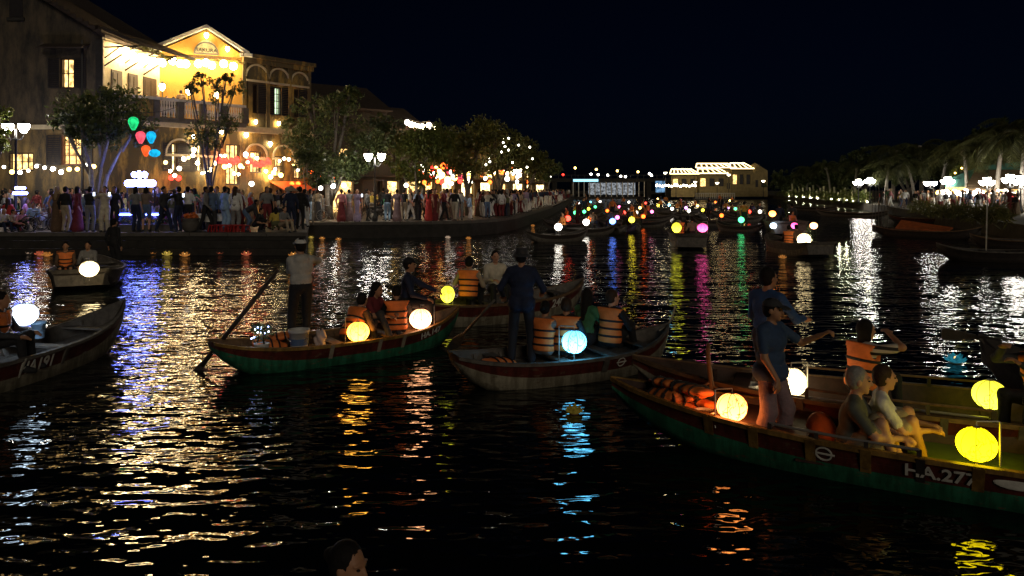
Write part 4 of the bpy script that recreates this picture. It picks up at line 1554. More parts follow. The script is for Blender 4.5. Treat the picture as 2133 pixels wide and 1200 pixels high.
# roof terrace strings over the shops
k = 0
for px, py in ((848, 255), (856, 259), (864, 262), (872, 263), (880, 264), (893, 261), (899, 266), (905, 268)):
    hang_lantern('tiny roof terrace lantern above the shop roofs, %s from the street lamp' % ordinal(k), atY(px, py, 58), 'roof terrace lanterns', 1.0, E_STRING if k % 3 else E_WHITE, .2); k += 1
wire('wire of the roof terrace lanterns above the shop roofs', [atY(px, py, 58) + Vector((0, 0, .35)) for px, py in ((838, 250), (848, 255), (856, 259), (864, 262), (872, 263), (880, 264), (893, 261), (899, 266), (905, 268), (915, 266))])
rg = random.Random(5)
k = 0
for i in range(40):                                                       # the shops' lantern thicket
    px = rg.uniform(862, 968); py = rg.uniform(345, 384); Y = rg.uniform(52, 58)
    m = rg.choice([E_RED, E_RED, E_RED2, E_RED2, E_GOLD, E_GOLD, E_WHITE, E_PINK])
    col = {E_RED: 'red', E_RED2: 'orange', E_GOLD: 'gold', E_WHITE: 'white', E_PINK: 'pink'}[m]
    hang_lantern('small %s shop lantern in the glowing thicket, %s from the willowy tree' % (col, ordinal(k)), atY(px, py, Y), 'lantern thicket of the shops', rg.uniform(.8, 1.3), m, .1); k += 1
k = 0
for i in range(34):
    px = rg.uniform(975, 1150); py = rg.uniform(350, 380); Y = 60 + (px - 975) * .35
    m = rg.choice([E_GOLD, E_WHITE, E_WHITE, E_RED2, E_STRING])
    hang_lantern('tiny lantern under the olive trees, %s along the quay' % ordinal(k), atY(px, py, Y), 'lanterns under the quay trees', rg.uniform(.9, 1.5), m, .1); k += 1
for i in range(16):
    px = rg.uniform(1000, 1110); py = rg.uniform(285, 350)
    hang_lantern('pinprick bulb among the olive tree leaves, %s of its string' % ordinal(i), atY(px, py, 56), 'bulbs in the quay trees', .35, E_WHITE, .1)

# warm bulbs strung along the restaurant's ground floor
rg = random.Random(14)
wp = []
for i in range(30):
    px = 345 + i * 9.5; py = 344 + 20 * math.sin(i * .9) + rg.uniform(-7, 7)
    u = min(uf(px), WF.L); q = WF.o + WF.u * u + WF.n * (1.5 + math.sin(i * .5))
    wp.append(atY(px, py, q.y) + Vector((0, 0, .14)))
    hang_lantern('small warm bulb on the restaurant front string, %s from the glowing sign' % ordinal(i), atY(px, py, q.y), 'warm bulbs of the restaurant front', rg.uniform(.35, .6), rg.choice([E_STRING, E_GOLD, E_WHITE, E_STRING]), .1)
wire('black wire of the warm bulbs along the restaurant front', wp)
wp = []  # extra bulbs by the grey house, added to thicken the reflections
for i in range(12):
    px = 8 + i * 17; py = 352 + 9 * math.sin(i * 1.1) + rg.uniform(-5, 5); wp.append(atY(px, py, 36.5) + Vector((0, 0, .13)))
    hang_lantern('small cafe bulb before the grey house, %s from the left edge' % ordinal(i), atY(px, py, 36.5), 'added bulbs before the grey house', rg.uniform(.35, .55), rg.choice([E_WHITE, E_LAMP, E_GOLD]), .1)
wire('black wire of the added bulbs before the grey house', wp)
wire('black wire of the added bulbs on the curving quay', [atY(px, py, 42.6) + Vector((0, 0, .14)) for px, py in ((640, 372), (668, 391), (694, 387), (716, 385), (760, 372), (820, 383), (846, 385), (884, 379), (912, 377), (940, 381), (958, 377), (990, 365))])  # bulbs added along the curving quay to brighten its reflections
for i, (px, py, m) in enumerate(((668, 392, E_WHITE), (694, 388, E_LAMP), (716, 386, E_WHITE), (820, 384, E_GOLD), (846, 386, E_WHITE), (884, 380, E_RED2), (912, 378, E_RED2), (940, 382, E_WHITE), (958, 378, E_RED))):
    hang_lantern('stall bulb on the curving quay, %s from the corner shop' % ordinal(i), atY(px, py, 42.6), 'added bulbs of the curving quay', .6, m, .1)
# ------------------------------------------------------------------ boats
PAINT = {'red': paint_mat('boat_red_brown', (.12, .024, .016)), 'green': paint_mat('boat_green', (.026, .165, .09)), 'pale': paint_mat('boat_pale_bottom', (.30, .27, .20)), 'yellow': paint_mat('boat_yellow_trim', (.33, .19, .045)),
         'wood': mat('boat_wood', (.17, .10, .05), .6, .5, 9, .012), 'grey': mat('boat_grey_wood', (.12, .105, .09), .65, .5, 9, .012), 'blue': paint_mat('boat_blue', (.03, .05, .16)), 'dark': mat('boat_dark', (.03, .022, .018), .6, .5, 7, .01),
         'orange': mat('boat_orange', (.42, .11, .03), .6, .4, 5, .02), 'redwood': mat('boat_red_inside', (.055, .025, .017), .6, .5, 9, .012), 'white': mat('boat_white', (.5, .48, .42), .5, .3, 5)}
M_LETTER = mat('white_lettering', (.62, .60, .54), .6, .25, 14)
M_ROPE = mat('rope', (.30, .25, .18), .9, .3, 20, .01)
M_STEEL = mat('pale_steel', (.5, .48, .45), .35, .1, 10, metal=.7)


class Boat:
    def __init__(s, label, stern, bow, beam, fb=.30, rise_b=.28, rise_s=.18, band='red', bottom='green', trim='yellow', inside='wood', group='rowing boats on the river', transom=0.0, detail=2, blocks=0, rails=None, name='rowing_boat', blade=.5, boards=True, deck=.045):
        a, b = Vector((stern[0], stern[1], 0)), Vector((bow[0], bow[1], 0))
        s.c = (a + b) / 2
        s.L = (b - a).length
        s.u = (b - a) / s.L
        s.n = Vector((-s.u.y, s.u.x, 0))                      # to port (+y)
        s.rz = math.atan2(s.u.y, s.u.x)
        s.beam, s.fb, s.rb, s.rs, s.deck = beam, fb, rise_b, rise_s, deck
        s.transom = transom
        s.root = empty(name, s.c, s.rz)
        tag(s.root, label, 'boat', group)
        s.detail = detail
        N = 28 if detail > 1 else 12
        taus = [-1 + 2 * i / N for i in range(N + 1)]
        s.taus = taus
        lower, upper, inner = MB(), MB(), MB()
        for mb, prof in ((lower, lambda t: [(0, s.zk(t)), (.62, s.zk(t) + (s.zband(t) - s.zk(t)) * .07), (.83, s.zk(t) + (s.zband(t) - s.zk(t)) * .5), (.87, s.zband(t))]), (upper, lambda t: [(.872, s.zband(t)), (.93, (s.zband(t) + s.sheer(t)) / 2), (1.0, s.sheer(t))]),
                         (inner, lambda t: [(.0, s.zfl(t)), (.84, s.zfl(t)), (.97, s.sheer(t))])):
            K = len(prof(0))
            vs, fs = [], []
            off = -.035 if mb is inner else 0
            for t in taus:
                x = t * s.L / 2
                if mb is inner: x *= .985
                p = prof(t)
                h = max(.015, s.half(t) + off)
                for sg in (1, -1):
                    for w, z in p:
                        vs.append((x, sg * w * h, z))
            for i in range(N):
                for sd in (0, 1):
                    for k in range(K - 1):
                        q = [i * 2 * K + sd * K + k, i * 2 * K + sd * K + k + 1, (i + 1) * 2 * K + sd * K + k + 1, (i + 1) * 2 * K + sd * K + k]
                        fs.append(tuple(q if (sd == 1) != (mb is inner) else q[::-1]))
            for i in (0, N):                                     # close the ends
                for k in range(K - 1):
                    fs.append((i * 2 * K + k, i * 2 * K + k + 1, i * 2 * K + K + k + 1, i * 2 * K + K + k))
            mb.add(vs, fs)
        lower.build('hull_bottom', PAINT[bottom], s.root, True)
        upper.build('hull_side', PAINT[band], s.root, True)
        inner.build('hull_lining', PAINT[inside], s.root)
        for sg in (1, -1):                                        # gunwales
            vs, fs = [], []
            for t in taus:
                x, h, z = t * s.L / 2, s.half(t), s.sheer(t)
                for dy, dz in ((.014, -.03), (.018, .014), (-.04, .017), (-.04, -.015)):
                    vs.append((x * 1.003, sg * max(.004, h + dy), z + dz))
            for i in range(N):
                for k in range(4):
                    k2 = (k + 1) % 4
                    q = (i * 4 + k, i * 4 + k2, (i + 1) * 4 + k2, (i + 1) * 4 + k)
                    fs.append(q if sg < 0 else q[::-1])
            fs += [(0, 1, 2, 3), (N * 4 + 3, N * 4 + 2, N * 4 + 1, N * 4)]
            MB().add(vs, fs).build('gunwale', PAINT[trim], s.root)
        if detail > 1:
            for tt in (-.62, -.15, .3, .66):                      # thwarts
                x = tt * s.L / 2
                h = s.half(tt) - .05
                MB().box(x - .09, x + .09, -h, h, s.sheer(tt) - .06, s.sheer(tt) - .03).build('thwart', PAINT[inside], s.root)
            if boards:
                nb = 6
                bw = s.beam * .8 / nb
                for k in range(nb):
                    y = -s.beam * .4 + bw * k
                    ext = .80 * max(.25, 1 - (abs(y + bw / 2) / (s.beam * .5)) ** 2)
                    MB().box(-s.L / 2 * ext, s.L / 2 * ext, y + .006, y + bw - .006, s.deck, s.deck + .017 + .004 * (k % 2)).build('floor_board', PAINT[inside], s.root)
            for sg in (1, -1):                                    # ribs inside
                for tt in (-.75, -.5, -.25, 0, .25, .5, .75):
                    x, h = tt * s.L / 2, s.half(tt)
                    MB().add([(x - .02, sg * (h * .82 - .035), s.zfl(tt)), (x + .02, sg * (h * .82 - .035), s.zfl(tt)), (x + .02, sg * (h * .955 - .035), s.sheer(tt) - .03), (x - .02, sg * (h * .955 - .035), s.sheer(tt) - .03),
                              (x - .02, sg * (h * .82 - .075), s.zfl(tt)), (x + .02, sg * (h * .82 - .075), s.zfl(tt)), (x + .02, sg * (h * .955 - .075), s.sheer(tt) - .03), (x - .02, sg * (h * .955 - .075), s.sheer(tt) - .03)],
                             [(0, 1, 2, 3), (7, 6, 5, 4), (0, 4, 5, 1), (1, 5, 6, 2), (2, 6, 7, 3), (3, 7, 4, 0)]).build('rib', PAINT[inside], s.root)
        for k in range(blocks):                                   # upright wooden blocks on the outside
            for sg in (1, -1):
                tt = -.72 + 1.44 * k / max(1, blocks - 1)
                s.block(tt, sg, PAINT[trim] if trim != 'grey' else PAINT['grey'])

    def lift(s, t):
        return (s.rb if t > 0 else s.rs) * abs(t) ** 3.2

    def zk(s, t): return -.16 + (s.sheer(t) + .04) * abs(t) ** 4.5
    def zfl(s, t): return s.deck + s.lift(t) * .8
    def sheer(s, t): return s.fb + s.lift(t)
    def zband(s, t): return s.sheer(t) - .58 * s.fb * (1 - .6 * abs(t) ** 4)

    def half(s, t):
        e = s.transom if t < 0 else 0.02
        return s.beam / 2 * (e + (1 - e) * max(0, 1 - abs(t) ** 2.3) ** .8)

    def side_pt(s, t, sg, f, out=0.0):
        """point on the painted side band: f 0 bottom edge, 1 gunwale"""
        h = s.half(t)
        w = .872 + .128 * f
        return Vector((t * s.L / 2, sg * (w * h + out), s.zband(t) + (s.sheer(t) - s.zband(t)) * f))

    def block(s, tt, sg, m, w=.05, name='fender_block'):
        vs = []
        for dt in (-w, w):
            t2 = tt + dt / (s.L / 2)
            for f, out in ((-.1, .006), (1.02, .03), (1.02, -.0), (-.1, -.02)):
                vs.append(s.side_pt(t2, sg, f, out))
        fs = [(0, 1, 2, 3), (7, 6, 5, 4), (0, 4, 5, 1), (1, 5, 6, 2), (2, 6, 7, 3), (3, 7, 4, 0)]
        MB().add(vs, fs if sg > 0 else [f[::-1] for f in fs]).build(name, m, s.root)

    def w(s, t, lat, z):
        return s.c + s.u * (t * s.L / 2) + s.n * lat + Vector((0, 0, z))

    def px(s, px, lat, z=0.0):
        """world point on the line parallel to the keel at lateral offset lat that shows at photo column px"""
        k = (px - CX) / FPX
        o = s.c + s.n * lat
        d = (k * o.y - o.x) / (s.u.x - k * s.u.y)
        return o + s.u * d + Vector((0, 0, z))

    def tpx(s, px, lat):
        p = s.px(px, lat)
        return (p - s.c).dot(s.u) / (s.L / 2)

    def letters(s, body, t, sg, size, f=.5, stretch=1.0):
        p = s.side_pt(t, sg, f, .012)
        a, b = s.side_pt(t - .06, sg, f), s.side_pt(t + .06, sg, f)
        ux = (b - a).normalized() * (1 if sg < 0 else -1)
        upv = (s.side_pt(t, sg, 1) - s.side_pt(t, sg, 0)).normalized()
        nz = ux.cross(upv).normalized()
        upv = nz.cross(ux)
        o = text('lettering', body, size, M_LETTER, s.root, (0, 0, 0), (0, 0, 0), .002)
        M = Matrix((ux * stretch, upv, nz)).transposed().to_4x4()
        M.translation = p - upv * size * .36
        o.matrix_local = M
        return o

    def roundel(s, t, sg, r, f=.5):
        """painted ring crossed by a bar"""
        p = s.side_pt(t, sg, f, .010)
        a, b = s.side_pt(t - .05, sg, f), s.side_pt(t + .05, sg, f)
        ux = (b - a).normalized() * (1 if sg < 0 else -1)
        upv = (s.side_pt(t, sg, 1) - s.side_pt(t, sg, 0)).normalized()
        nz = ux.cross(upv).normalized(); upv = nz.cross(ux)
        M = Matrix((ux, -nz, upv)).transposed().to_4x4(); M.translation = p
        mb2 = MB(); vs, fs = [], []
        n = 32
        for i in range(n):
            t_ = 2 * PI * i / n
            for rr in (r * .8, r): vs += [(rr * math.cos(t_), -.004, rr * math.sin(t_)), (rr * math.cos(t_), .004, rr * math.sin(t_))]
        for i in range(n):
            b0, b1 = i * 4, ((i + 1) % n) * 4
            fs += [(b0, b0 + 2, b1 + 2, b1), (b0 + 1, b1 + 1, b1 + 3, b0 + 3), (b0 + 2, b0 + 3, b1 + 3, b1 + 2), (b0, b1, b1 + 1, b0 + 1)]
        mb2.add(vs, fs); mb2.box(-r * 1.25, r * 1.25, -.006, .004, -r * .1, r * .1)
        o = mb2.build('painted_roundel', M_LETTER, s.root)
        o.matrix_local = M


BL = {'warm': lantern_mat('boat_lantern_warm', (1.0, .42, .045), 10.0), 'white': lantern_mat('boat_lantern_white', (1.0, .76, .38), 9.0), 'pink': lantern_mat('boat_lantern_pinkwhite', (1.0, .44, .2), 9.0),
      'blue': lantern_mat('boat_lantern_blue', (.10, .5, .85), 9.5), 'yellow': lantern_mat('boat_lantern_yellow', (1.0, .74, .004), 8.5), 'lime': lantern_mat('boat_lantern_lime', (.95, .90, .05), 3.6), 'cold': lantern_mat('boat_lantern_cold', (.62, .80, 1.0), 8.0), 'rose': lantern_mat('boat_lantern_rose', (1.0, .10, .35), 5.0), 'peach': lantern_mat('boat_lantern_peach', (1.0, .28, .055), 11.0)}
M_WIRE = mat('lantern_wire', (.10, .07, .05), .5, 0)
_sil = {}


def boat_lantern(label, p, d, kind, hook=(0, 1), foot=None, group='round lanterns on the boats', squash=.92, ribs=True):
    """ribbed silk globe hung from a bent wire stand; p = globe centre"""
    o = empty('round_lantern', p)
    tag(o, label, 'lantern', group)
    r = d / 2
    MB().ball((0, 0, 0), (r, r, r * squash), 24, 14).build('silk_globe', BL[kind], o, True)
    if ribs:
        rb = MB()
        for k in range(8):
            a = 2 * PI * k / 8 + .2
            rb.tube([(1.008 * r * math.sin(PI * i / 10) * math.cos(a), 1.008 * r * math.sin(PI * i / 10) * math.sin(a), -1.008 * r * squash * math.cos(PI * i / 10)) for i in range(11)], r * .024, 4)
        rb.build('wire_rib', M_WIRE, o)
    c = MB()
    c.lathe([(r * .18, r * squash * .97), (r * .18, r * squash * 1.05)], 10); c.lathe([(r * .14, -r * squash * 1.06), (r * .14, -r * squash * .97)], 10)
    c.build('collar', M_WIRE, o)
    if hook is not None:
        hx, hy = hook
        L_ = r * 1.22
        s_ = MB()
        foot_z = -r * squash - .12 if foot is None else foot - p[2]
        s_.tube([(hx * L_, hy * L_, foot_z), (hx * L_, hy * L_, r * squash * 1.35), (hx * L_ * .9, hy * L_ * .9, r * squash * 1.4), (0, 0, r * squash * 1.36), (0, 0, r * squash * 1.0)], .008, 5)
        s_.tube([(0, 0, -r * squash), (0, 0, -r * squash - .10)], .010, 5)
        s_.build('wire_stand', M_STEEL, o)
    return o


# ---- foreground right boat, number 277
s0 = at(1275, 798, .5)
ax = Vector((.89, -.455, 0)).normalized()
b277 = Boat('red and green rowing boat numbered 277 with yellow gunwale', (s0 + ax * 7.2).xy, s0.xy, 1.34, .36, .20, .2, 'red', 'green', 'yellow', 'redwood', deck=.13)
for px_ in (1467, 1565, 1687, 1803, 2037):
    b277.block(b277.tpx(px_, .6), 1, PAINT['yellow'], .045)
b277.block(b277.tpx(1917, .6), 1, PAINT['dark'], .035, 'strap')
b277.letters('HA.277', b277.tpx(1957, .6), 1, .175, .45, 1.0)
b277.roundel(b277.tpx(1715, .62), 1, .075, .45)
e_ = MB(); e_.ball((0, 0, 0), (.17, .012, .05), 16, 8)
eo = e_.build('painted_eye', M_LETTER, b277.root); eo.location = b277.side_pt(b277.tpx(2118, .6), 1, .5, .0)
# raised stern deck that carries the heaped vests
vs_, fs_ = [], []
ts_ = [.42 + .05 * i for i in range(11)]
for t_ in ts_:
    for sg_ in (1, -1):
        for dz_ in (-.03, 0): vs_.append((t_ * b277.L / 2, sg_ * max(.02, b277.half(t_) * .95 - .05), b277.sheer(t_) - .055 + dz_))
for i_ in range(10):
    a_ = i_ * 4
    fs_ += [(a_ + 1, a_ + 3, a_ + 7, a_ + 5), (a_, a_ + 4, a_ + 6, a_ + 2), (a_, a_ + 1, a_ + 5, a_ + 4), (a_ + 2, a_ + 6, a_ + 7, a_ + 3)]
fs_ += [(0, 2, 3, 1), (40, 41, 43, 42)]
MB().add(vs_, fs_).build('stern_deck', PAINT['redwood'], b277.root)
# side rail on short posts
def rail(b, t0, t1, sg, h=.09, m=M_STEEL, k=3):
    pts = []
    rm = MB()
    for i in range(13):
        t = t0 + (t1 - t0) * i / 12
        p = b.side_pt(t, sg, 1); pts.append((p.x, p.y - sg * .03, p.z + h))
    rm.tube(pts, .014, 6)
    ro = rm.build('side_rail', m, b.root)
    for i in range(k):
        t = t0 + (t1 - t0) * i / (k - 1)
        p = b.side_pt(t, sg, 1)
        MB().box(p.x - .018, p.x + .018, p.y - sg * .03 - .016, p.y - sg * .03 + .016, p.z - .02, p.z + h).build('rail_post', PAINT['dark'], b.root)


rail(b277, b277.tpx(1600, .62), b277.tpx(1915, .62), 1, .07, k=4)
rail(b277, b277.tpx(1600, -.62), b277.tpx(2060, -.62), -1, .08, k=3)
fl = MB(); fl.box(-b277.L / 2 * .86, b277.L / 2 * b277.tpx(1890, 0), -.50, .50, .155, .175); fl.build('green_deck_mat', mat('green_deck', (.13, .20, .035), .7, .25, 8), b277.root)
# ---- boat behind it
s1 = at(1320, 748, .58)
ax = Vector((.925, -.38, 0)).normalized()
b_back = Boat('dark red boat lying just behind the boat numbered 277', (s1 + ax * 7.6).xy, s1.xy, 1.36, .42, .2, .2, 'red', 'pale', 'wood', 'redwood', deck=.13)
rail(b_back, b_back.tpx(1680, .62), b_back.tpx(2069, .62), 1, .12, PAINT['wood'], 4)
rail(b_back, b_back.tpx(1680, -.62), b_back.tpx(2075, -.62), -1, .10, PAINT['wood'], 4)
b_back.roundel(b_back.tpx(1873, .62), 1, .085, .3)
for px_ in (1665, 1965, 2128):
    b_back.block(b_back.tpx(px_, .62), 1, PAINT['grey'], .035)
# ---- middle boats
sa, sb = at(440, 716, .46), at(955, 640, .58)
b_mid = Boat('green-bottomed boat with yellow gunwale rowed by the person in a pale hoodie', sa.xy, sb.xy, 1.22, .33, .26, .16, 'red', 'green', 'yellow', 'wood', transom=.3, deck=.22)
for px_ in (690, 790, 842):
    b_mid.block(b_mid.tpx(px_, -.55), -1, M_ROPE, .03, 'fender_rope')
b_mid.letters('HA.147', b_mid.tpx(902, -.5), -1, .15, .5)
sa, sb = at(945, 742, .44), at(1392, 672, .62)
b_ctr = Boat('boat with pale bottom carrying four seated passengers in orange vests', sa.xy, sb.xy, 1.2, .34, .26, .12, 'red', 'pale', 'grey', 'grey', transom=.35, deck=.2)
b_ctr.roundel(b_ctr.tpx(1291, -.5), -1, .07, .5)
b_ctr.block(b_ctr.tpx(1262, -.56), -1, PAINT['grey'], .05, 'fender_rope')
b_ctr.block(b_ctr.tpx(1322, -.5), -1, PAINT['wood'], .02, 'fender_rope')
pr = b_ctr.side_pt(.93, -1, 1)
rp_ = MB(); rp_.tube([(pr.x - .05, 0, pr.z - .04), (pr.x + .12, 0, pr.z + .03), (pr.x + .22, 0, pr.z + .2), (pr.x + .26, 0, pr.z + .34)], .014, 5); rp_.build('bow_rope', M_ROPE, b_ctr.root)
sa, sb = at(850, 640, .42), at(1215, 586, .62)
b_240 = Boat('boat numbered 240 passing behind the two middle boats', sa.xy, sb.xy, 1.25, .40, .28, .16, 'red', 'pale', 'wood', 'grey', deck=.2)
b_240.letters('240', b_240.tpx(1163, -.5), -1, .26, .5)
# ---- left boats
b_191 = Boat('boat numbered 191 cut by the left picture edge', (-7.6, 7.6), (-6.72, 12.8), 1.25, .40, .36, .18, 'red', 'pale', 'grey', 'grey', deck=.2)
b_191.letters('HA191', b_191.tpx(80, -.6), -1, .25, .45, .85)
b_191.block(b_191.tpx(133, -.55), -1, PAINT['grey'], .03)
b_191.block(b_191.tpx(48, -.6), -1, PAINT['white'], .012)
c7 = at(165, 607, 0)
b_left = Boat('grey boat with two vested passengers near the quay at far left', (c7.x, c7.y), (c7.x - 1.35, c7.y + 3.2), 1.85, .46, .22, .12, 'grey', 'dark', 'grey', 'grey', transom=.72)
# ---- boats in the middle distance
c8 = at(1442, 521, 0)
b8 = Boat('pale boat seen from its stern rowing away in midstream', (c8.x, c8.y), (c8.x + .7, c8.y + 5.2), 1.65, .62, .2, .1, 'grey', 'pale', 'grey', 'grey', transom=.88, boards=False)
c9 = at(1657, 492, 0)
b9 = Boat('crowded boat with several coloured lanterns right of midstream', (c9.x - .3, c9.y), (c9.x + 1.0, c9.y + 5.5), 2.3, .75, .2, .1, 'grey', 'dark', 'grey', 'grey', transom=.85, boards=False)
c10 = at(1705, 538, 0)
b10 = Boat('small grey boat with one bright lantern, nearest of the right midstream group', (c10.x + .1, c10.y), (c10.x - .5, c10.y + 4.2), 1.5, .5, .2, .12, 'grey', 'pale', 'grey', 'grey', transom=.85, boards=False)
# ---- boats moored along the right bank
moored = [((1815, 490), (2045, 500), 'long moored boat with an orange canvas over its hold', 'dark', 'dark', 'wood'), ((1950, 540), (2200, 548), 'low dark moored boat with a bamboo pole at its bow', 'dark', 'dark', 'grey'), ((1700, 447), (1850, 455), 'moored boat beneath the lamp cluster at the reedy bank', 'dark', 'grey', 'wood'),
          ((1850, 462), (2000, 468), 'moored boat behind the orange-covered one', 'red', 'dark', 'wood'), ((2020, 515), (2220, 520), 'dark moored boat at the right picture edge under the crowd', 'dark', 'dark', 'wood'), ((1640, 436), (1745, 441), 'small moored boat at the near end of the lit stakes', 'dark', 'grey', 'grey')]
MOOR = []
for (x0, y0), (x1, y1), lb, bd, bt, tr in moored:
    a, b = at(x0, y0, 0), at(x1, y1, 0)
    MOOR.append(Boat(lb, a.xy, b.xy, 1.4, .38, .3, .25, bd, bt, tr, 'dark', group='boats moored along the right bank', boards=False))
m0 = MOOR[0]
cvv = MB(); cvv.add([(-1.3, -.5, .5), (1.3, -.55, .45), (1.3, .45, .58), (-1.3, .45, .92), (-1.3, -.5, .43), (1.3, -.55, .38), (1.3, .45, .51), (-1.3, .45, .85)], [(0, 1, 2, 3), (7, 6, 5, 4), (0, 4, 5, 1), (1, 5, 6, 2), (2, 6, 7, 3), (3, 7, 4, 0)])
co = cvv.build('canvas_cover', PAINT['orange'], m0.root)
pm_ = MB()
for k in range(6):
    pm_ = MB(); x = -2.6 + k * .13; pm_.tube([(x, -.3 + .1 * k, .2), (x + .05, -.3 + .1 * k, 2.6 + .15 * (k % 3))], .02, 5); pm_.build('bamboo_pole', PAINT['grey'], m0.root)
pm_ = MB(); pm_.tube([(-.2, .4, .1), (-.15, .4, 2.6)], .025, 5); pm_.build('bamboo_pole', PAINT['white'], MOOR[1].root)
pm_ = MB(); pm_.tube([(.6, .4, .1), (.62, .4, 2.6)], .03, 5); pm_.build('bamboo_pole', PAINT['white'], MOOR[3].root)
# boat with the near spectator below the camera, and one entering at the right edge
n0 = at(705, 1135, .88)
b_near = Boat('boat below the frame that carries the nearest spectator', (n0.x - 2.2, n0.y - .55), (n0.x + 2.2, n0.y + .25), 1.0, .22, .15, .15, 'red', 'green', 'yellow', 'wood', boards=False)
e0, e1 = at(2040, 722, .5), at(2260, 800, .45)
b_edge = Boat('dark boat whose tip enters at the right picture edge', (e1 + Vector((2.0, -.9, 0))).xy, e0.xy, 1.2, .36, .3, .2, 'dark', 'dark', 'dark', 'dark', boards=False)

# ------------------------------------------------------------------ lanterns aboard
def on(b, px, py, lat):
    p = b.px(px, lat)
    return Vector((p.x, p.y, CAMZ - (py - YH) * p.y / FPX))


boat_lantern('cream and orange painted lantern behind the standing man, stern of boat 277', on(b277, 1525, 848, .30), .30, 'peach', (-1.0, -.25), foot=.30)
boat_lantern('big yellow lantern on the bow of boat 277', on(b277, 2034, 925, .42), .315, 'yellow', (1.0, -.1), foot=.3)
boat_lantern('white lantern half hidden behind the standing man', on(b_back, 1648, 795, .15), .34, 'white', (.9, 0), foot=.1)
boat_lantern('yellow lantern touched by the person at the right edge', on(b_back, 2062, 822, .0), .33, 'lime', None)
boat_lantern('warm lantern before the vested passenger of the hoodie rower\'s boat', on(b_mid, 746, 691, -.38), .345, 'warm', (-1, .2), foot=.1)
boat_lantern('pinkish white lantern at the bow of the hoodie rower\'s boat', on(b_mid, 876, 664, -.2), .37, 'pink', (1.0, .2), foot=.1)
boat_lantern('icy blue lantern beside the four vested passengers', on(b_ctr, 1196, 712, -.42), .345, 'blue', (-1.0, .0), foot=.1)
boat_lantern('small yellow lantern aboard boat 240', on(b_240, 932, 613, -.2), .27, 'lime', (.6, .3), squash=1.25)
boat_lantern('bluish white lantern aboard boat 191', on(b_191, 50, 655, -.1), .36, 'cold', None, squash=.88)
boat_lantern('greenish white lantern in the grey boat near the quay', on(b_left, 186, 560, -.35) , .44, 'white', (.1, -1), squash=.9)
boat_lantern('yellow lantern on the left of the stern-on midstream boat', b8.w(-.78, .62, .95), .42, 'lime', (.6, 0), squash=1.1)
boat_lantern('pink lantern on the right of the stern-on midstream boat', b8.w(-.8, -.5, .95), .46, 'rose', (.8, 0), squash=.85)
boat_lantern('peach lantern high on the crowded lantern boat', on(b9, 1609, 445, .9), .38, 'peach', None, ribs=False)
boat_lantern('blue-white lantern at the side of the crowded lantern boat', on(b9, 1611, 470, .9), .36, 'cold', None, ribs=False)
boat_lantern('violet-pink lantern on the crowded lantern boat', on(b9, 1655, 470, .0), .36, 'rose', None, ribs=False)
boat_lantern('pale pink lantern at the right side of the crowded lantern boat', on(b9, 1695, 470, -.9), .38, 'pink', None, ribs=False)
boat_lantern('bright cream lantern of the nearest right midstream boat', on(b10, 1675, 499, .35), .52, 'white', (0, -.8), squash=.95)

# ------------------------------------------------------------------ people aboard
cl = lambda n: CLOTH[n]
GB = 'people in the boats'
# the pointing man of boat 277
p = b277.px(1605, .08, .02)
person('man in a dark blue shirt and taupe trousers standing and pointing right', p, math.radians(40), 1.58, dict(hl=(.34, -.40, 1.30), elbow_l=(.5, .1, -.9), hand_l=(.25, -.8, .5), curl_l=.9, hr=(-.20, -.20, .86), elbow_r=(-.9, .5, -.2), hand_r=(.1, -.1, -1), fl=(.12, -.05, .075), fr=(-.12, .08, .075), head=(.25, -.02), lean=.02),
       dict(loose=1.3, sleeve='short', leg_wide=1.34, long_top=True), (mat('shirt_dark_blue', (.03, .06, .13), .85, .2, 18, .004), cl('mauve'), cl('brown')), GB, .011, True, hat='cap', hatcol='charcoal', skin=0)
# his neighbour in the boat behind
p = b_back.px(1597, .1, .07)
person('rower in a blue jacket standing behind the pointing man', p, math.radians(125), 1.74, dict(hl=(.25, -.35, 1.0), hr=(-.2, -.4, 1.1), head=(-.3, 0)), dict(loose=1.15), (cl('blue'), cl('charcoal'), cl('black')), GB, .016, True)
# the couple
p = b277.px(1764, .26, .06)
person('grey-haired man in a grey polo shirt sitting with clasped hands', p, math.radians(62), 1.78, dict(pz=.17, lean=.16, hl=(.02, -.42, .34), hr=(-.06, -.44, .34), elbow_l=(.8, .2, -.6), elbow_r=(-.8, .3, -.6), fl=(.13, -.44, .06), fr=(-.12, -.42, .06), head=(.1, .02), curl_l=.8, curl_r=.8),
       dict(sleeve='short', legs='shorts', loose=1.08), (mat('polo_grey', (.10, .105, .085), .85, .2, 18, .004), mat('shorts_khaki', (.26, .22, .15), .85, .2, 18), cl('brown')), GB, .011, True, hair='short', hairc='grey', skin=1)
p = b277.px(1822, -.02, .06)
person('short-haired woman in a white vest top beside the grey-haired man', p, math.radians(68), 1.70, dict(pz=.19, lean=.14, hl=(.1, -.45, .38), hr=(-.1, -.45, .38), fl=(.1, -.44, .06), fr=(-.1, -.42, .06), head=(.25, .02)),
       dict(sleeve='short', legs='shorts'), (cl('white'), cl('beige'), cl('brown')), GB, .012, True, True, 'bob' if False else 'short', hairc='brown', skin=1)
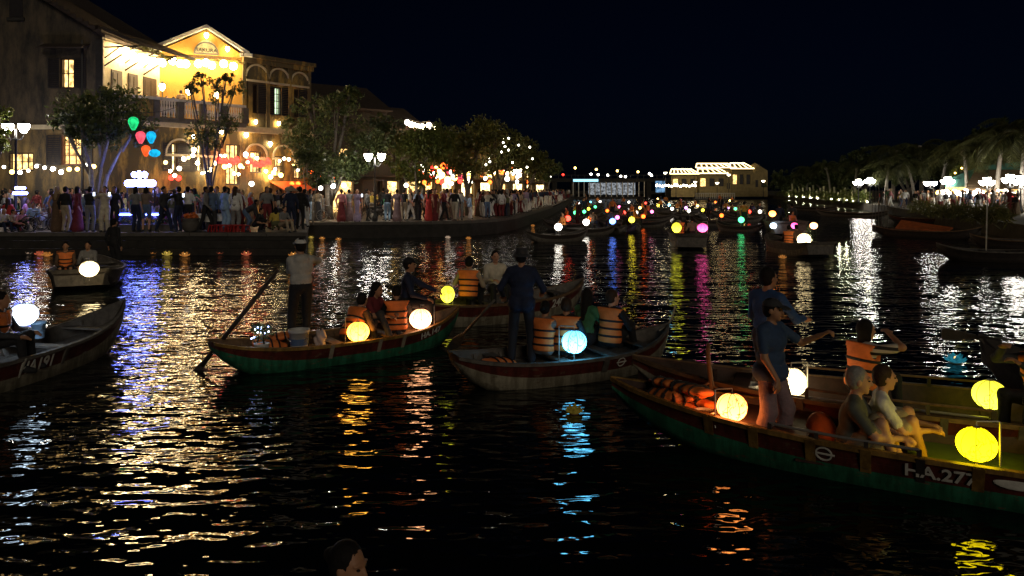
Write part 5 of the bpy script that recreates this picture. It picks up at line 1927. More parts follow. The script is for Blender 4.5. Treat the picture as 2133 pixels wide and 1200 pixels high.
# striped passenger behind
p = b_back.px(1792, -.05, .10)
ST = mat('striped_shirt', (.5, .47, .42), .85, 0)
nt = ST.node_tree
tc_ = nt.nodes.new('ShaderNodeTexCoord'); wv = nt.nodes.new('ShaderNodeTexWave'); wv.inputs['Scale'].default_value = 4.2; wv.bands_direction = 'Z'
cr_ = nt.nodes.new('ShaderNodeValToRGB'); cr_.color_ramp.elements[0].color = (.02, .02, .022, 1); cr_.color_ramp.elements[1].color = (.55, .5, .42, 1); cr_.color_ramp.elements[0].position = .45; cr_.color_ramp.elements[1].position = .55
nt.links.new(tc_.outputs['Object'], wv.inputs['Vector']); nt.links.new(wv.outputs['Fac'], cr_.inputs['Fac']); nt.links.new(cr_.outputs['Color'], nt.nodes['Principled BSDF'].inputs['Base Color'])
person('dark-haired passenger in a striped shirt and orange vest raising one hand', p, math.radians(115), 1.62, dict(pz=.44, lean=.15, hl=(.1, -.38, .5), hr=(-.16, -.30, 1.02), fl=(.12, -.5, .06), fr=(-.12, -.5, .06), head=(-.3, 0)), dict(sleeve='short'), (ST, cl('black'), cl('black')), GB, .014, True, True, 'bob', True, skin=0)
p = b_back.px(2178, .0, .12)
person('dark passenger in an orange vest reaching for the yellow lantern', p, math.radians(-70), 1.66, dict(pz=.42, lean=.2, hl=(.10, -.50, .86), hr=(-.12, -.46, .98), fl=(.12, -.45, .06), fr=(-.12, -.45, .06)), dict(), (cl('charcoal'), cl('black'), cl('black')), GB, .016, True, vest=True)
# hoodie rower
p = b_mid.px(627, .05, .22)
person('rower in a pale grey hoodie and white cap working a long oar', p, math.radians(205), 1.72, dict(hl=(-.05, -.42, 1.16), hr=(-.25, -.50, 1.34), elbow_r=(-.8, .2, -.3), elbow_l=(.8, .2, -.5), fl=(.14, .05, .075), fr=(-.1, -.1, .075), head=(.2, 0), lean=.08, curl_l=1.2, curl_r=1.2), dict(hood=True, loose=1.2), (mat('hoodie_grey', (.46, .44, .40), .9, .2, 16, .008), cl('black'), cl('charcoal')), GB, .013, True, True, 'short', hat='cap', hatcol='white', skin=0)
p = b_mid.px(728, -.18, .22)
person('hunched passenger in an orange vest behind the warm lantern', p, math.radians(150), 1.62, dict(pz=.16, lean=.6, fl=(.13, -.5, .06), fr=(-.13, -.5, .06), hl=(.15, -.5, .3), hr=(-.15, -.5, .3)), dict(), (cl('brown'), cl('black'), cl('black')), GB, .016, True, True, 'short', True, skin=1)
p = b_mid.px(772, .22, .22)
person('long-haired woman sitting sideways in the hoodie rower\'s boat', p, math.radians(60), 1.62, dict(pz=.22, lean=.2, fl=(.13, -.55, .06), fr=(-.13, -.55, .06), hl=(.1, -.45, .42), hr=(-.1, -.48, .4), head=(.2, -.2)), dict(sleeve='short'), (cl('maroon'), cl('charcoal'), cl('black')), GB, .016, True, True, 'long', skin=0)
p = b_mid.px(846, .10, .22)
person('man in a navy shirt and black cap sitting high at the bow', p, math.radians(95), 1.70, dict(pz=.54, lean=.08, fl=(.13, -.45, .1), fr=(-.13, -.4, .1), hl=(.2, -.5, .70), hr=(-.2, -.35, .62)), dict(), (cl('navy'), cl('black'), cl('black')), GB, .016, True, hat='cap', hatcol='black')
p = b_mid.px(826, -.12, .2)
person('passenger in dark clothes with an orange vest in front of the navy shirt', p, math.radians(190), 1.58, dict(pz=.2, lean=.1, fl=(.13, -.5, .06), fr=(-.13, -.45, .06), hl=(.15, -.42, .45), hr=(-.15, -.42, .45), head=(0, -.5)), dict(), (cl('black'), cl('black'), cl('black')), GB, .018, False, vest=True)
# blue jacket rower and his four passengers
p = b_ctr.px(1086, .12, .2)
person('rower in a dark blue jacket and bucket hat seen from behind', p, math.radians(172), 1.66, dict(hl=(.30, -.22, .96), hr=(-.28, -.25, 1.02), fl=(.15, .0, .075), fr=(-.15, .02, .075), lean=.02, curl_l=1.1), dict(loose=1.28, long_top=True, leg_wide=1.1), (cl('navy'), mat('trousers_darkblue', (.015, .018, .03), .85, .2), cl('black')), GB, .015, True, hat='bucket', hatcol='charcoal')
GV = 'vested passengers beside the blue lantern'
for px_, lat, rz, h, hair, fem, ves, top, lb in ((1132, -.05, 150, 1.50, 'bun', True, True, 'taupe', 'vested passenger with tied hair nearest the bucket-hat rower'), (1178, -.22, 165, 1.58, 'short', False, True, 'black', 'short-haired vested passenger directly behind the blue lantern'),
                                                (1218, .25, 140, 1.66, 'long', True, False, 'green', 'long-haired woman without a vest between the vested passengers'), (1270, -.05, 140, 1.66, 'short', False, True, 'black', 'vested passenger nearest the bow looking right')):
    p = b_ctr.px(px_, lat, .2)
    person(lb, p, math.radians(rz), h, dict(pz=.27, lean=.12, fl=(.13, -.52, .06), fr=(-.13, -.52, .06), hl=(.16, -.42, .42), hr=(-.16, -.42, .42), head=(-.5 if px_ == 1270 else .1, 0)), dict(sleeve='short' if px_ == 1132 else 'long'), (cl(top), cl('grey' if px_ == 1132 else 'black'), cl('black')), GV if ves else GB, .016, True, fem, hair, ves, skin=1 if px_ == 1270 else 0, hairc='brown' if px_ == 1270 else ('brown' if px_ == 1178 else 'black'))
# boat 240
p = b_240.px(975, .0, .2)
person('passenger in a beige jacket and orange vest beside the small yellow lantern', p, math.radians(165), 1.72, dict(pz=.36, lean=.15, fl=(.13, -.46, .06), fr=(-.13, -.46, .06), hl=(.25, -.38, .60), hr=(-.15, -.40, .55)), dict(loose=1.1), (cl('beige'), cl('black'), cl('black')), GB, .018, False, vest=True)
p = b_240.px(1031, .15, .2)
person('passenger in a white shirt and open dark jacket facing the camera in boat 240', p, math.radians(15), 1.74, dict(pz=.42, lean=.05, fl=(.13, -.46, .06), fr=(-.13, -.46, .06), hl=(.12, -.40, .62), hr=(-.12, -.40, .62)), dict(), (cl('cream'), cl('black'), cl('black')), GB, .016, True, vest=False, skin=1)
# left boats
p = b_191.px(-14, -.1, .2)
person('dark-jacketed passenger with an orange vest cut by the left edge', p, math.radians(100), 1.62, dict(pz=.40, lean=.2, fl=(.13, -.46, .06), fr=(-.13, -.46, .06), hl=(.2, -.42, .52), hr=(-.2, -.42, .52)), dict(), (cl('charcoal'), cl('black'), cl('black')), GB, .018, False, vest=True)
for px_, lat, rz, h, pose, ves, top, lb in ((146, -.2, 30, 1.62, 'sit_low', True, 'brown', 'vested passenger beside the greenish lantern near the quay'), (178, .2, 10, 1.6, 'sit_low', False, 'grey', 'pale-faced passenger behind the greenish lantern'), (190, .2, 160, 1.68, 'stand', False, 'black', 'black-clad rower standing in the grey boat near the quay')):
    q = b_left.w(.2 if pose == 'stand' else -.45, 0, 0)
    pp = Vector(((px_ - CX) * q.y / FPX, q.y + (1.2 if pose == 'stand' else lat), .12))
    person(lb, pp, math.radians(rz), h, dict(POSES[pose], pz=POSES[pose].get('pz', .93) + (.12 if pose != 'stand' else 0)), dict(), (cl(top), cl('black'), cl('black')), GB, .02, False, vest=ves)
# midstream boats
for b, t, lat, rz, pose, ves, top, lb in ((b8, -.3, .35, 170, 'sit', True, 'brown', 'vested passenger on the left of the stern-on boat'), (b8, -.3, -.2, 190, 'sit', False, 'taupe', 'brown-clad passenger on the right of the stern-on boat'), (b8, .1, -.1, 180, 'sit', False, 'black', 'dark passenger in the middle of the stern-on boat'),
                                         (b9, -.5, .55, 200, 'sit', False, 'navy', 'dark figure at the left side of the crowded lantern boat'), (b9, -.2, .3, 180, 'stand', False, 'navy', 'tall dark rower standing in the crowded lantern boat'), (b9, -.4, -.3, 20, 'sit', True, 'pink', 'vested passenger lit pink in the crowded lantern boat'), (b9, .1, -.5, 170, 'stand', False, 'charcoal', 'second standing figure in the crowded lantern boat'),
                                         (b10, -.1, .3, 150, 'sit_low', True, 'brown', 'vested passenger beside the bright cream lantern'), (b10, .1, -.35, 190, 'sit_low', False, 'brown', 'dim passenger on the right of the nearest right midstream boat')):
    person(lb, b.w(t, lat, .14), math.radians(rz), 1.66, dict(POSES[pose]), dict(), (cl(top), cl('black'), cl('black')), GB, .024, False, vest=ves)
# the spectator whose head shows at the bottom edge
p = Vector((n0.x + .02, n0.y, -.04))
person('dark-haired spectator cut by the bottom picture edge, face turned right', p, math.radians(60), 1.60, dict(pz=.25, lean=.05, fl=(.13, -.5, .05), fr=(-.13, -.5, .05), hr=(-.20, .02, .70), elbow_r=(-.9, -.2, -.3), hl=(.1, -.4, .4), head=(.1, -.05)), dict(sleeve='short'), (cl('taupe'), cl('black'), cl('black')), GB, .012, True, True, 'bun', skin=0)

# ------------------------------------------------------------------ oars, buckets, vests and other things aboard
def oar(label, a, b, r=.026, blade=.7, m=None):
    a, b = Vector(a), Vector(b)
    o = empty('oar', a)
    tag(o, label, 'oar', 'oars')
    d = b - a
    MB().tube([(0, 0, 0), d], [r * .8, r], 8).build('shaft', m or PAINT['dark'], o, True)
    u = d.normalized()
    side = u.cross(Vector((0, 1, 0))).normalized()
    nn = u.cross(side)
    bl = MB()
    T_ = Matrix((side, nn, u)).transposed().to_4x4(); T_.translation = d
    bl.add([(-.03, -.012, -.1), (.03, -.012, -.1), (.085, -.008, .25), (.07, -.006, blade), (-.07, -.006, blade), (-.085, -.008, .25),
            (-.03, .012, -.1), (.03, .012, -.1), (.085, .008, .25), (.07, .006, blade), (-.07, .006, blade), (-.085, .008, .25)],
           [(5, 4, 3, 2, 1, 0), (6, 7, 8, 9, 10, 11), (0, 1, 7, 6), (1, 2, 8, 7), (2, 3, 9, 8), (3, 4, 10, 9), (4, 5, 11, 10), (5, 0, 6, 11)], 0, T_)
    bl.build('blade', m or PAINT['dark'], o)
    return o


pr_ = b_mid.px(627, .05, 0)
oar('long dark oar of the hoodie rower slanting into the water', atY(580, 562, pr_.y - .35), at(420, 762, .06), .036)
pr_ = b_ctr.px(1086, .12, 0)
oar('oar of the bucket-hat rower slanting behind the boat', atY(1030, 625, pr_.y + .25), at(962, 700, .32), .022, .6, PAINT['grey'])
e_p = at(2040, 722, .6)
oar('pole slanting down from the dark boat at the right edge', e_p + Vector((.9, -.3, .1)), e_p + Vector((-.1, .1, .12)), .016, .3)


def bucket(label, p, r, h, m, rim=None, band=None):
    o = empty('bucket', p)
    tag(o, label, 'bucket', 'buckets aboard')
    MB().lathe([(r * .8, 0), (r * .98, h * .86), (r, h * .86), (r * 1.06, h * .87), (r * 1.06, h), (r * .98, h), (r * .96, h * .9), (r * .78, .02), (0, .02)], 20, cap=False).build('body', m, o, True)
    if band:
        MB().lathe([(r * .85, h * .3), (r * .945, h * .62)], 20, cap=False).build('printed_label', band, o, True).scale = (1.012, 1.012, 1)
    hb = MB(); hb.tube([(r * 1.07 * math.cos(t), r * 1.07 * math.sin(t) * .35 - r * .9, h * .82 - .4 * h * math.sin(t)) for t in [PI * i / 8 for i in range(9)]], .006, 4); hb.build('handle', M_STEEL, o)
    return o


M_PLASTIC = mat('white_plastic', (.55, .54, .52), .4, .15, 8)
bucket('white plastic bucket at the feet of the hoodie rower', b_mid.px(623, -.30, .24), .15, .34, M_PLASTIC, band=mat('label_blue', (.10, .16, .3), .5, .3))
bucket('pink-lit paint bucket with a printed label beside the painted lantern', b277.px(1468, .22, .16), .105, .24, M_PLASTIC, band=mat('label_red', (.35, .05, .06), .5, .4, 20))
bucket('blue-lit bucket behind the lantern of boat 191', on(b_191, 80, 697, .2) - Vector((0, 0, .05)), .10, .24, mat('pale_blue_plastic', (.3, .45, .62), .4, .1))
bucket('small pale tub on the dark red boat', b_back.px(1562, .1, .2), .11, .24, M_PLASTIC)
# potted flowers with cold fairy lights
p = b_mid.px(545, -.25, .26)
o = empty('flower_pot', p); tag(o, 'white flower pot with blue and white fairy lights at the stern', 'flower pot')
MB().lathe([(.075, 0), (.11, .15), (.115, .17), (.10, .17), (.09, .14)], 14).build('pot', M_PLASTIC, o, True)
fm = leaf_mesh('foliage', [(RND.uniform(-.12, .12), RND.uniform(-.1, .1), .22 + RND.uniform(0, .2)) for _ in range(30)], [.05] * 30, 9, .03, 5); fm.materials.append(LEAF_DARK); link_mesh('foliage', fm, o)
E_FAIRY = emat('fairy_light', (.35, .45, 1.0), 14.0)
E_FAIRYW = emat('fairy_light_white', (.85, .95, 1.0), 12.0)
for k in range(16):
    MB().ball((RND.uniform(-.14, .14), RND.uniform(-.12, .05), RND.uniform(.2, .44)), .010, 6, 4).build('fairy_light', E_FAIRY if k % 2 else E_FAIRYW, o)
# heaps of spare life vests
def vest_pile(label, b, px0, px1, lat, z, k, seed):
    rg = random.Random(seed)
    for i in range(k):
        q = b.px(px0 + (px1 - px0) * (i + .5) / k, lat + rg.uniform(-.12, .12), z + .07 * (i % 3))
        o = empty('folded_life_vest', q, b.rz + rg.uniform(-.5, .5)); tag(o, label % ordinal(i), 'life vest', 'spare life vests')
        fm_ = field_mesh('panel', lambda P: np.maximum(np.sqrt((P[..., 0] / .26) ** 2 + (P[..., 1] / .17) ** 2 + (P[..., 2] / .055) ** 2) - 1, -9) * .05 + .004 * np.sin(P[..., 0] * 40), (-.3, -.22, -.09), (.3, .22, .09), .022)
        fm_.materials.append(VEST); po = link_mesh('panel', fm_, o); po.rotation_euler = (rg.uniform(-.3, .3), rg.uniform(-.25, .25), 0)
        for sx in (-.1, .02, .13):
            sb_ = MB(); sb_.tube([(sx, .178 * math.cos(t), .062 * math.sin(t)) for t in [2 * PI * i_ / 14 for i_ in range(14)]], .013, 5, close=True)
            s2 = sb_.build('strap', STRAP, po)


vest_pile('spare orange life vest heaped at the stern of boat 277, %s of the heap', b277, 1362, 1462, -.02, .40, 7, 3)
vest_pile('spare orange life vest beside the white bucket, %s from the stern', b_mid, 515, 605, .0, .30, 3, 4)
vest_pile('spare orange life vest lying at the stern of the blue-lantern boat, %s of two', b_ctr, 1005, 1050, .0, .26, 2, 6)
q = b277.px(1712, .12, .13)
o = empty('orange_life_vest', q, .4); tag(o, 'orange life vest propped behind the grey-haired man', 'life vest')
fm_ = field_mesh('panel', lambda P: (np.sqrt((P[..., 0] / .07) ** 2 + (P[..., 1] / .2) ** 2 + ((P[..., 2] - .16) / .22) ** 2) - 1) * .06, (-.1, -.25, -.08), (.1, .25, .48), .02); fm_.materials.append(VEST); po = link_mesh('panel', fm_, o)
sb_ = MB(); sb_.box(-.075, .075, -.205, .205, .1, .13); sb_.build('strap', STRAP, o)
# upright oar post on the stern
q = b277.px(1478, -.45, .1)
o = MB(); o.tube([(0, 0, 0), (.02, 0, .4), (-.02, 0, .72), (-.015, .0, .86)], [.035, .03, .028, .02], 7); o.tube([(-.1, .0, .36), (0, 0, .42), (.1, 0, .34)], .02, 5)
oo = o.build('oar_post', PAINT['wood'], None, True, q); tag(oo, 'knobbly upright oar post on the stern of boat 277', 'post')
# plastic bag, phone
q = b_mid.px(667, -.2, .24)
bgm = field_mesh('plastic_bag', lambda P: (np.sqrt((P[..., 0] / .09) ** 2 + (P[..., 1] / .07) ** 2 + ((P[..., 2] - .12) / .16) ** 2) - 1) * .07 + .012 * np.sin(P[..., 0] * 60 + P[..., 2] * 30), (-.13, -.12, -.06), (.13, .12, .32), .018); bgm.materials.append(mat('bag_pink_white', (.5, .42, .42), .5, .3, 12))
tag(link_mesh('plastic_bag', bgm, None, q), 'crumpled pale plastic bag beside the white bucket', 'bag')
# ------------------------------------------------------------------ quay furniture
# glowing stall sign and stall
E_SIGN = emat('stall_sign_light', (.20, .26, 1.0), 48.0)
E_LED = emat('stall_blue_led', (.08, .12, 1.0), 40.0)
SY = 32.6
p = atY(292, 382, SY)
o = empty('stall_sign', (p.x, p.y, QZ)); tag(o, 'blown-out white and blue illuminated stall sign over the quay stall', 'sign')
def pill(mb, cx, z, w, h, T=None):
    n = 8; pts = []
    for i in range(n + 1): pts.append((cx + w / 2 - h / 2 + h / 2 * math.sin(PI * i / n), z - h / 2 * math.cos(PI * i / n)))
    for i in range(n + 1): pts.append((cx - w / 2 + h / 2 - h / 2 * math.sin(PI * i / n), z + h / 2 * math.cos(PI * i / n)))
    mb.prism(pts, -.05, .05)
a = MB(); pill(a, 0, p.z - QZ, 1.35, .30); a.build('light_panel', E_SIGN, o)
for cx_, w_, h_ in ((-.27, .2, .24), (-.04, .22, .32), (.2, .22, .26)):
    a = MB(); n_ = 14
    a.prism([(cx_ + w_ / 2 * math.cos(2 * PI * i / n_) * (1 + .18 * math.sin(i * 2.3)), p.z - QZ + .38 + h_ / 2 * math.sin(2 * PI * i / n_) * (1 + .15 * math.cos(i * 1.7))) for i in range(n_)], -.05, .05)
    a.build('light_panel', E_SIGN, o)
a = MB(); a.tube([(-.6, .06, 0), (-.6, .06, p.z - QZ + .1)], .03, 6); a.tube([(.6, .06, 0), (.6, .06, p.z - QZ + .1)], .03, 6); a.build('post', M_IRON, o)
st = empty('drinks_stall', (p.x, p.y + .3, QZ)); tag(st, 'low stall counter edged with blue light below the glowing sign', 'stall')
MB().box(-.9, .9, -.3, .3, .72, .78).build('counter', M_PLASTIC, st); MB().box(-.85, .85, -.27, .27, .02, .715).build('front', PAINT['dark'], st)
MB().box(-.9, .9, -.345, -.305, .66, .71).build('light_strip', E_LED, st); MB().box(-.85, .85, -.33, -.28, .06, .10).build('light_strip', E_LED, st)
for k in range(6):
    MB().lathe([(.04, .782), (.05, .95), (.03, .98)], 8).build('cup', M_PLASTIC, st, True).location = (-.7 + k * .28, 0, 0)
p = atY(42, 392, 32.0)
o = empty('phone_kiosk_sign', (p.x, p.y, QZ)); tag(o, 'small blue-white glowing tablet sign beside the left street lamp', 'sign')
a = MB(); pill(a, 0, p.z - QZ, .42, .12); a.build('light_panel', E_SIGN, o); a = MB(); pill(a, 0, p.z - QZ - .22, .6, .12); a.build('light_panel', E_SIGN, o)
a = MB(); a.tube([(0, .06, 0), (0, .06, p.z - QZ)], .02, 5); a.build('post', M_IRON, o)
# planters
def planter(label, px, Y, w, fl):
    X = (px - CX) * Y / FPX
    o = empty('flower_planter', (X, Y, QZ)); tag(o, label, 'planter', 'planters along the quay')
    MB().box(-w / 2, w / 2, -.2, .2, 0, .3).build('box', M_STONE, o)
    cs = [(RND.uniform(-w / 2, w / 2), RND.uniform(-.15, .15), .36 + RND.uniform(0, .14)) for _ in range(int(w * 16))]
    me = leaf_mesh('foliage', cs, [.1] * len(cs), 10, .05, 8); me.materials.append(LEAF_DARK); link_mesh('foliage', me, o)
    me = leaf_mesh('blossom', [(x, y - .05, z + .06) for x, y, z in cs], [.09] * len(cs), 2, .045, 9, aspect=.8); me.materials.append(fl); link_mesh('blossom', me, o)


M_BLOOM = mat('blossom_yellow', (.75, .5, .05), .7, .3)
planter('flower planter with yellow blossoms under the glowing sign', 262, 31.6, 2.2, M_BLOOM)
planter('flower planter with yellow blossoms right of the glowing sign', 335, 31.8, 1.2, M_BLOOM)
planter('long planter of yellow flowers behind the walking couple', 205, 32.4, 1.5, M_BLOOM)
X = (396 - CX) * 30.9 / FPX
o = empty('flower_urn', (X, 30.95, QZ)); tag(o, 'heavy round urn of orange blossoms at the quay edge', 'urn')
MB().lathe([(.17, 0), (.3, .12), (.36, .4), (.3, .52), (.38, .58), (.34, .6), (.28, .52)], 14).build('pot', M_STONE, o, True)
me = leaf_mesh('blossom', [(RND.uniform(-.25, .25), RND.uniform(-.2, .2), .62 + RND.uniform(0, .1)) for _ in range(20)], [.1] * 20, 6, .07, 4, aspect=.8); me.materials.append(mat('blossom_orange', (.8, .2, .04), .7, .3)); link_mesh('blossom', me, o)
# red plastic stools
sm = MB()
for sx in (-1, 1):
    for sy in (-1, 1): sm.add([(sx * .14 - .02, sy * .14 - .02, 0), (sx * .14 + .02, sy * .14 - .02, 0), (sx * .14 + .02, sy * .14 + .02, 0), (sx * .14 - .02, sy * .14 + .02, 0), (sx * .1 - .02, sy * .1 - .02, .27), (sx * .1 + .02, sy * .1 - .02, .27), (sx * .1 + .02, sy * .1 + .02, .27), (sx * .1 - .02, sy * .1 + .02, .27)], [(0, 3, 2, 1), (4, 5, 6, 7), (0, 1, 5, 4), (1, 2, 6, 5), (2, 3, 7, 6), (3, 0, 4, 7)])
legm = sm.mesh('leg'); legm.materials.append(mat('red_plastic', (.45, .03, .03), .35, .1))
seatm = MB().lathe([(.13, .271), (.15, .28), (.15, .30), (.02, .31)], 12).mesh('seat', True); seatm.materials.append(MATS['red_plastic'])
for i in range(14):
    px = 443 + (i % 7) * 11.5; Y = 31.0 + (i // 7) * .45
    o = empty('plastic_stool', ((px - CX) * Y / FPX, Y, QZ), RND.uniform(0, 1)); tag(o, 'low red plastic stool in the %s row, %s from the urn' % (['front', 'back'][i // 7], ordinal(i % 7)), 'stool', 'red stools on the quay')
    link_mesh('legs', legm, o); link_mesh('seat', seatm, o)
# cafe tables with white cloths
for px, Y, lb in ((420, 31.6, 'white clothed table behind the urn'), (462, 32.4, 'white clothed table behind the red stools'), (350, 35, 'white clothed cafe table under the shuttered arch'), (110, 33.5, 'white clothed table under the pale-trunked tree'), (60, 33.2, 'white clothed table beside the left street lamp')):
    o = empty('cafe_table', ((px - CX) * Y / FPX, Y, QZ)); tag(o, lb, 'table', 'cafe tables')
    MB().box(-.5, .5, -.35, .35, .70, .74).build('table_top', M_PLASTIC, o)
    c = MB(); n = 24
    vs = []; fs = []
    for i in range(n):
        t = 2 * PI * i / n; cx_, cy_ = max(-.52, min(.52, .8 * math.cos(t))), max(-.37, min(.37, .6 * math.sin(t)))
        k = 1 + .05 * math.sin(i * 2.6)
        vs += [(cx_, cy_, .745), (cx_ * k * 1.03, cy_ * k * 1.03, .42)]
    for i in range(n):
        j = (i + 1) % n; fs.append((2 * i, 2 * i + 1, 2 * j + 1, 2 * j))
    fs.append(tuple(2 * i for i in range(n)))
    c.add(vs, fs); c.build('cloth', cl('white'), o)
    MB().lathe([(.2, 0), (.04, .05), (.035, .695)], 8).build('pedestal', M_IRON, o)


# bicycles and scooters
def bicycle(label, loc, rz):
    o = empty('bicycle', loc, rz); tag(o, label, 'bicycle', 'bicycles on the quay')
    for x in (-.52, .52):
        w = MB(); w.tube([(x + .33 * math.cos(t), 0, .34 + .33 * math.sin(t)) for t in [2 * PI * i / 24 for i in range(24)]], .018, 6, close=True); wo_ = w.build('wheel', M_IRON, o)
        s_ = MB(); s_.tube([(x + .305 * math.cos(t), 0, .34 + .305 * math.sin(t)) for t in [2 * PI * i / 24 for i in range(24)]], .009, 5, close=True)
        s_.tube([(x, -.03, .34), (x, .03, .34)], .025, 8); s_.build('rim', M_STEEL, wo_)
        k_ = MB()
        for i in range(12):
            t = 2 * PI * i / 12; k_.tube([(x, 0, .34), (x + .31 * math.cos(t), 0, .34 + .31 * math.sin(t))], .003, 3)
        k_.build('spoke', M_STEEL, wo_)
    f = MB()
    for a, b in (((-.52, 0, .34), (-.15, 0, .3)), ((-.15, 0, .3), (-.25, 0, .82)), ((-.15, 0, .3), (.36, 0, .74)), ((-.24, 0, .76), (.36, 0, .76)), ((-.52, 0, .34), (-.24, 0, .76)), ((.52, 0, .34), (.34, 0, .92))):
        f.tube([a, b], .018, 6)
    f.build('frame', PAINT['grey'], o)
    MB().ball((-.27, 0, .87), (.14, .08, .035), 10, 6).build('saddle', M_IRON, o, True)
    h_ = MB(); h_.tube([(.3, -.3, 1.02), (.4, -.22, 1.04), (.36, 0, .98), (.4, .22, 1.04), (.3, .3, 1.02)], .014, 6); h_.tube([(.34, 0, .9), (.36, 0, .98)], .016, 6); h_.build('handlebar', M_STEEL, o)
    b_ = MB(); b_.box(.48, .76, -.15, .15, .78, .80); b_.tube([(.46, -.17, .98), (.78, -.17, .98), (.78, .17, .98), (.46, .17, .98)], .01, 4, close=True)
    for i in range(8):
        b_.tube([(.48 + .04 * i, -.15, .79), (.46 + .045 * i, -.17, .98)], .005, 3); b_.tube([(.48 + .04 * i, .15, .79), (.46 + .045 * i, .17, .98)], .005, 3)
    b_.build('basket', M_STEEL, o)
    c_ = MB(); c_.tube([(-.15, -.08, .3), (-.05, -.09, .17)], .012, 5); c_.tube([(-.15, .08, .3), (-.25, .09, .43)], .012, 5); c_.build('pedal_crank', M_STEEL, o)
    return o


def scooter(label, loc, rz):
    o = empty('scooter', loc, rz); tag(o, label, 'scooter', 'scooters on the quay')
    for x in (-.62, .62):
        w = MB(); w.tube([(x + .23 * math.cos(t), 0, .28 + .23 * math.sin(t)) for t in [2 * PI * i / 18 for i in range(18)]], .055, 7, close=True); wo_ = w.build('wheel', M_IRON, o, True)
        MB().lathe([(.05, -.04), (.16, -.03), (.16, .03), (.05, .04)], 12, T=Matrix.Translation((x, 0, .28)) @ Matrix.Rotation(PI / 2, 4, 'X')).build('rim', M_STEEL, wo_)
    bd = field_mesh('body', lambda P: smin(smin((np.sqrt(((P[..., 0] + .42) / .42) ** 2 + (P[..., 1] / .15) ** 2 + ((P[..., 2] - .55) / .17) ** 2) - 1) * .14, (np.sqrt(((P[..., 0] - .02) / .34) ** 2 + (P[..., 1] / .14) ** 2 + ((P[..., 2] - .33) / .07) ** 2) - 1) * .07, .08), (np.sqrt(((P[..., 0] - .42 + (P[..., 2] - .6) * .35) / .07) ** 2 + (P[..., 1] / .17) ** 2 + ((P[..., 2] - .62) / .36) ** 2) - 1) * .07, .08), (-.9, -.25, .2), (.75, .25, 1.05), .035)
    bd.materials.append(PAINT['dark']); link_mesh('body', bd, o)
    MB().ball((-.4, 0, .76), (.36, .13, .06), 12, 6).build('seat', M_IRON, o, True)
    h_ = MB(); h_.tube([(.3, -.34, 1.05), (.36, 0, 1.02), (.3, .34, 1.05)], .018, 6); h_.tube([(.62, 0, .28), (.36, 0, 1.02)], .03, 6); h_.tube([(.3, -.25, 1.05), (.28, -.3, 1.22)], .008, 4); h_.tube([(.3, .25, 1.05), (.28, .3, 1.22)], .008, 4); h_.build('handlebar', M_STEEL, o)
    MB().ball((.47, 0, .9), (.05, .09, .08), 10, 6).build('headlight', M_PLASTIC, o, True)


X_ = lambda px, Y: (px - CX) * Y / FPX
bicycle('bicycle leaning at the quay edge near the left street lamp', (X_(88, 31.3), 31.3, QZ), .15)
bicycle('second bicycle parked behind the first near the left lamp', (X_(55, 31.9), 31.9, QZ), .3)
bicycle('bicycle beside the corner shop where the quay steps back', (X_(690, 41.2), 41.2, QZ), .5)
bicycle('bicycle parked just left of the middle street lamp', (X_(760, 41.8), 41.8, QZ), 1.0)
scooter('dark scooter parked right of the middle street lamp', (X_(800, 42.6), 42.6, QZ), .4)
scooter('second dark scooter behind the dressed women', (X_(868, 43.2), 43.2, QZ), .2)

# ------------------------------------------------------------------ crowd on the quays
USED = set()
TOPS = ['black', 'charcoal', 'navy', 'white', 'cream', 'grey', 'beige', 'red', 'maroon', 'pink', 'pale blue', 'olive', 'brown', 'denim', 'lilac', 'green', 'yellow']
BOTS = ['black', 'charcoal', 'navy', 'grey', 'beige', 'denim', 'white', 'brown', 'taupe', 'maroon']
crg = random.Random(77)
POSE_W = ['stand', 'stand', 'walk', 'phone', 'phone_low', 'hip', 'turn', 'walk', 'turn']
DO = {'stand': 'standing', 'walk': 'walking', 'phone': 'taking a photo', 'phone_low': 'looking at a phone', 'hip': 'hand on hip', 'turn': 'turning aside', 'sit': 'sitting', 'sit_low': 'sitting low', 'bend': 'bending down', 'crouch': 'crouching'}


def crowd(px, Y, where, group, rz=None, pose=None, style=None, top=None, bottom=None, h=None, hairk=None, hairc=None, z=QZ):
    for _ in range(200):
        ps_ = pose or crg.choice(POSE_W)
        fem = crg.random() < .45
        st_ = style or (crg.choice(['trousers', 'jacket', 'wide', 'tee', 'tee_shorts']) if not fem else crg.choice(['trousers', 'tee', 'dress', 'wide', 'skirt']))
        if st_ in ('dress', 'skirt') and ps_ in ('walk', 'sit', 'sit_low', 'crouch', 'bend'): st_ = 'tee'
        hk = hairk or ('long' if fem and crg.random() < .6 else ('bob' if fem else 'short'))
        tp, bt = top or crg.choice(TOPS), bottom or crg.choice(BOTS)
        kind = {'trousers': 'shirt and %s trousers', 'jacket': 'hooded jacket and %s trousers', 'wide': 'loose top and %s trousers', 'tee': 't-shirt and %s trousers', 'tee_shorts': 't-shirt and %s shorts', 'dress': 'dress', 'skirt': 'blouse and long %s skirt'}[st_]
        kind = kind % bt if '%s' in kind else kind
        lb = '%s %s, %s %s' % (tp, kind, DO[ps_], where)
        lb = 'person in ' + lb
        if len(lb.split()) > 16: lb = ' '.join(lb.split()[:16])
        if lb not in USED: break
    USED.add(lb)
    # few distinct body meshes: fold rare mixes together
    key = (ps_, st_, hk, fem)
    return crowd_person(lb, (X_(px, Y), Y, z), math.radians(rz if rz is not None else crg.uniform(0, 360)), h or crg.uniform(1.5, 1.95), key, tp, bt, crg.choice([0, 0, 1, 1, 2]), hairc or crg.choice(['black', 'black', 'black', 'brown', 'blond', 'grey']), group)


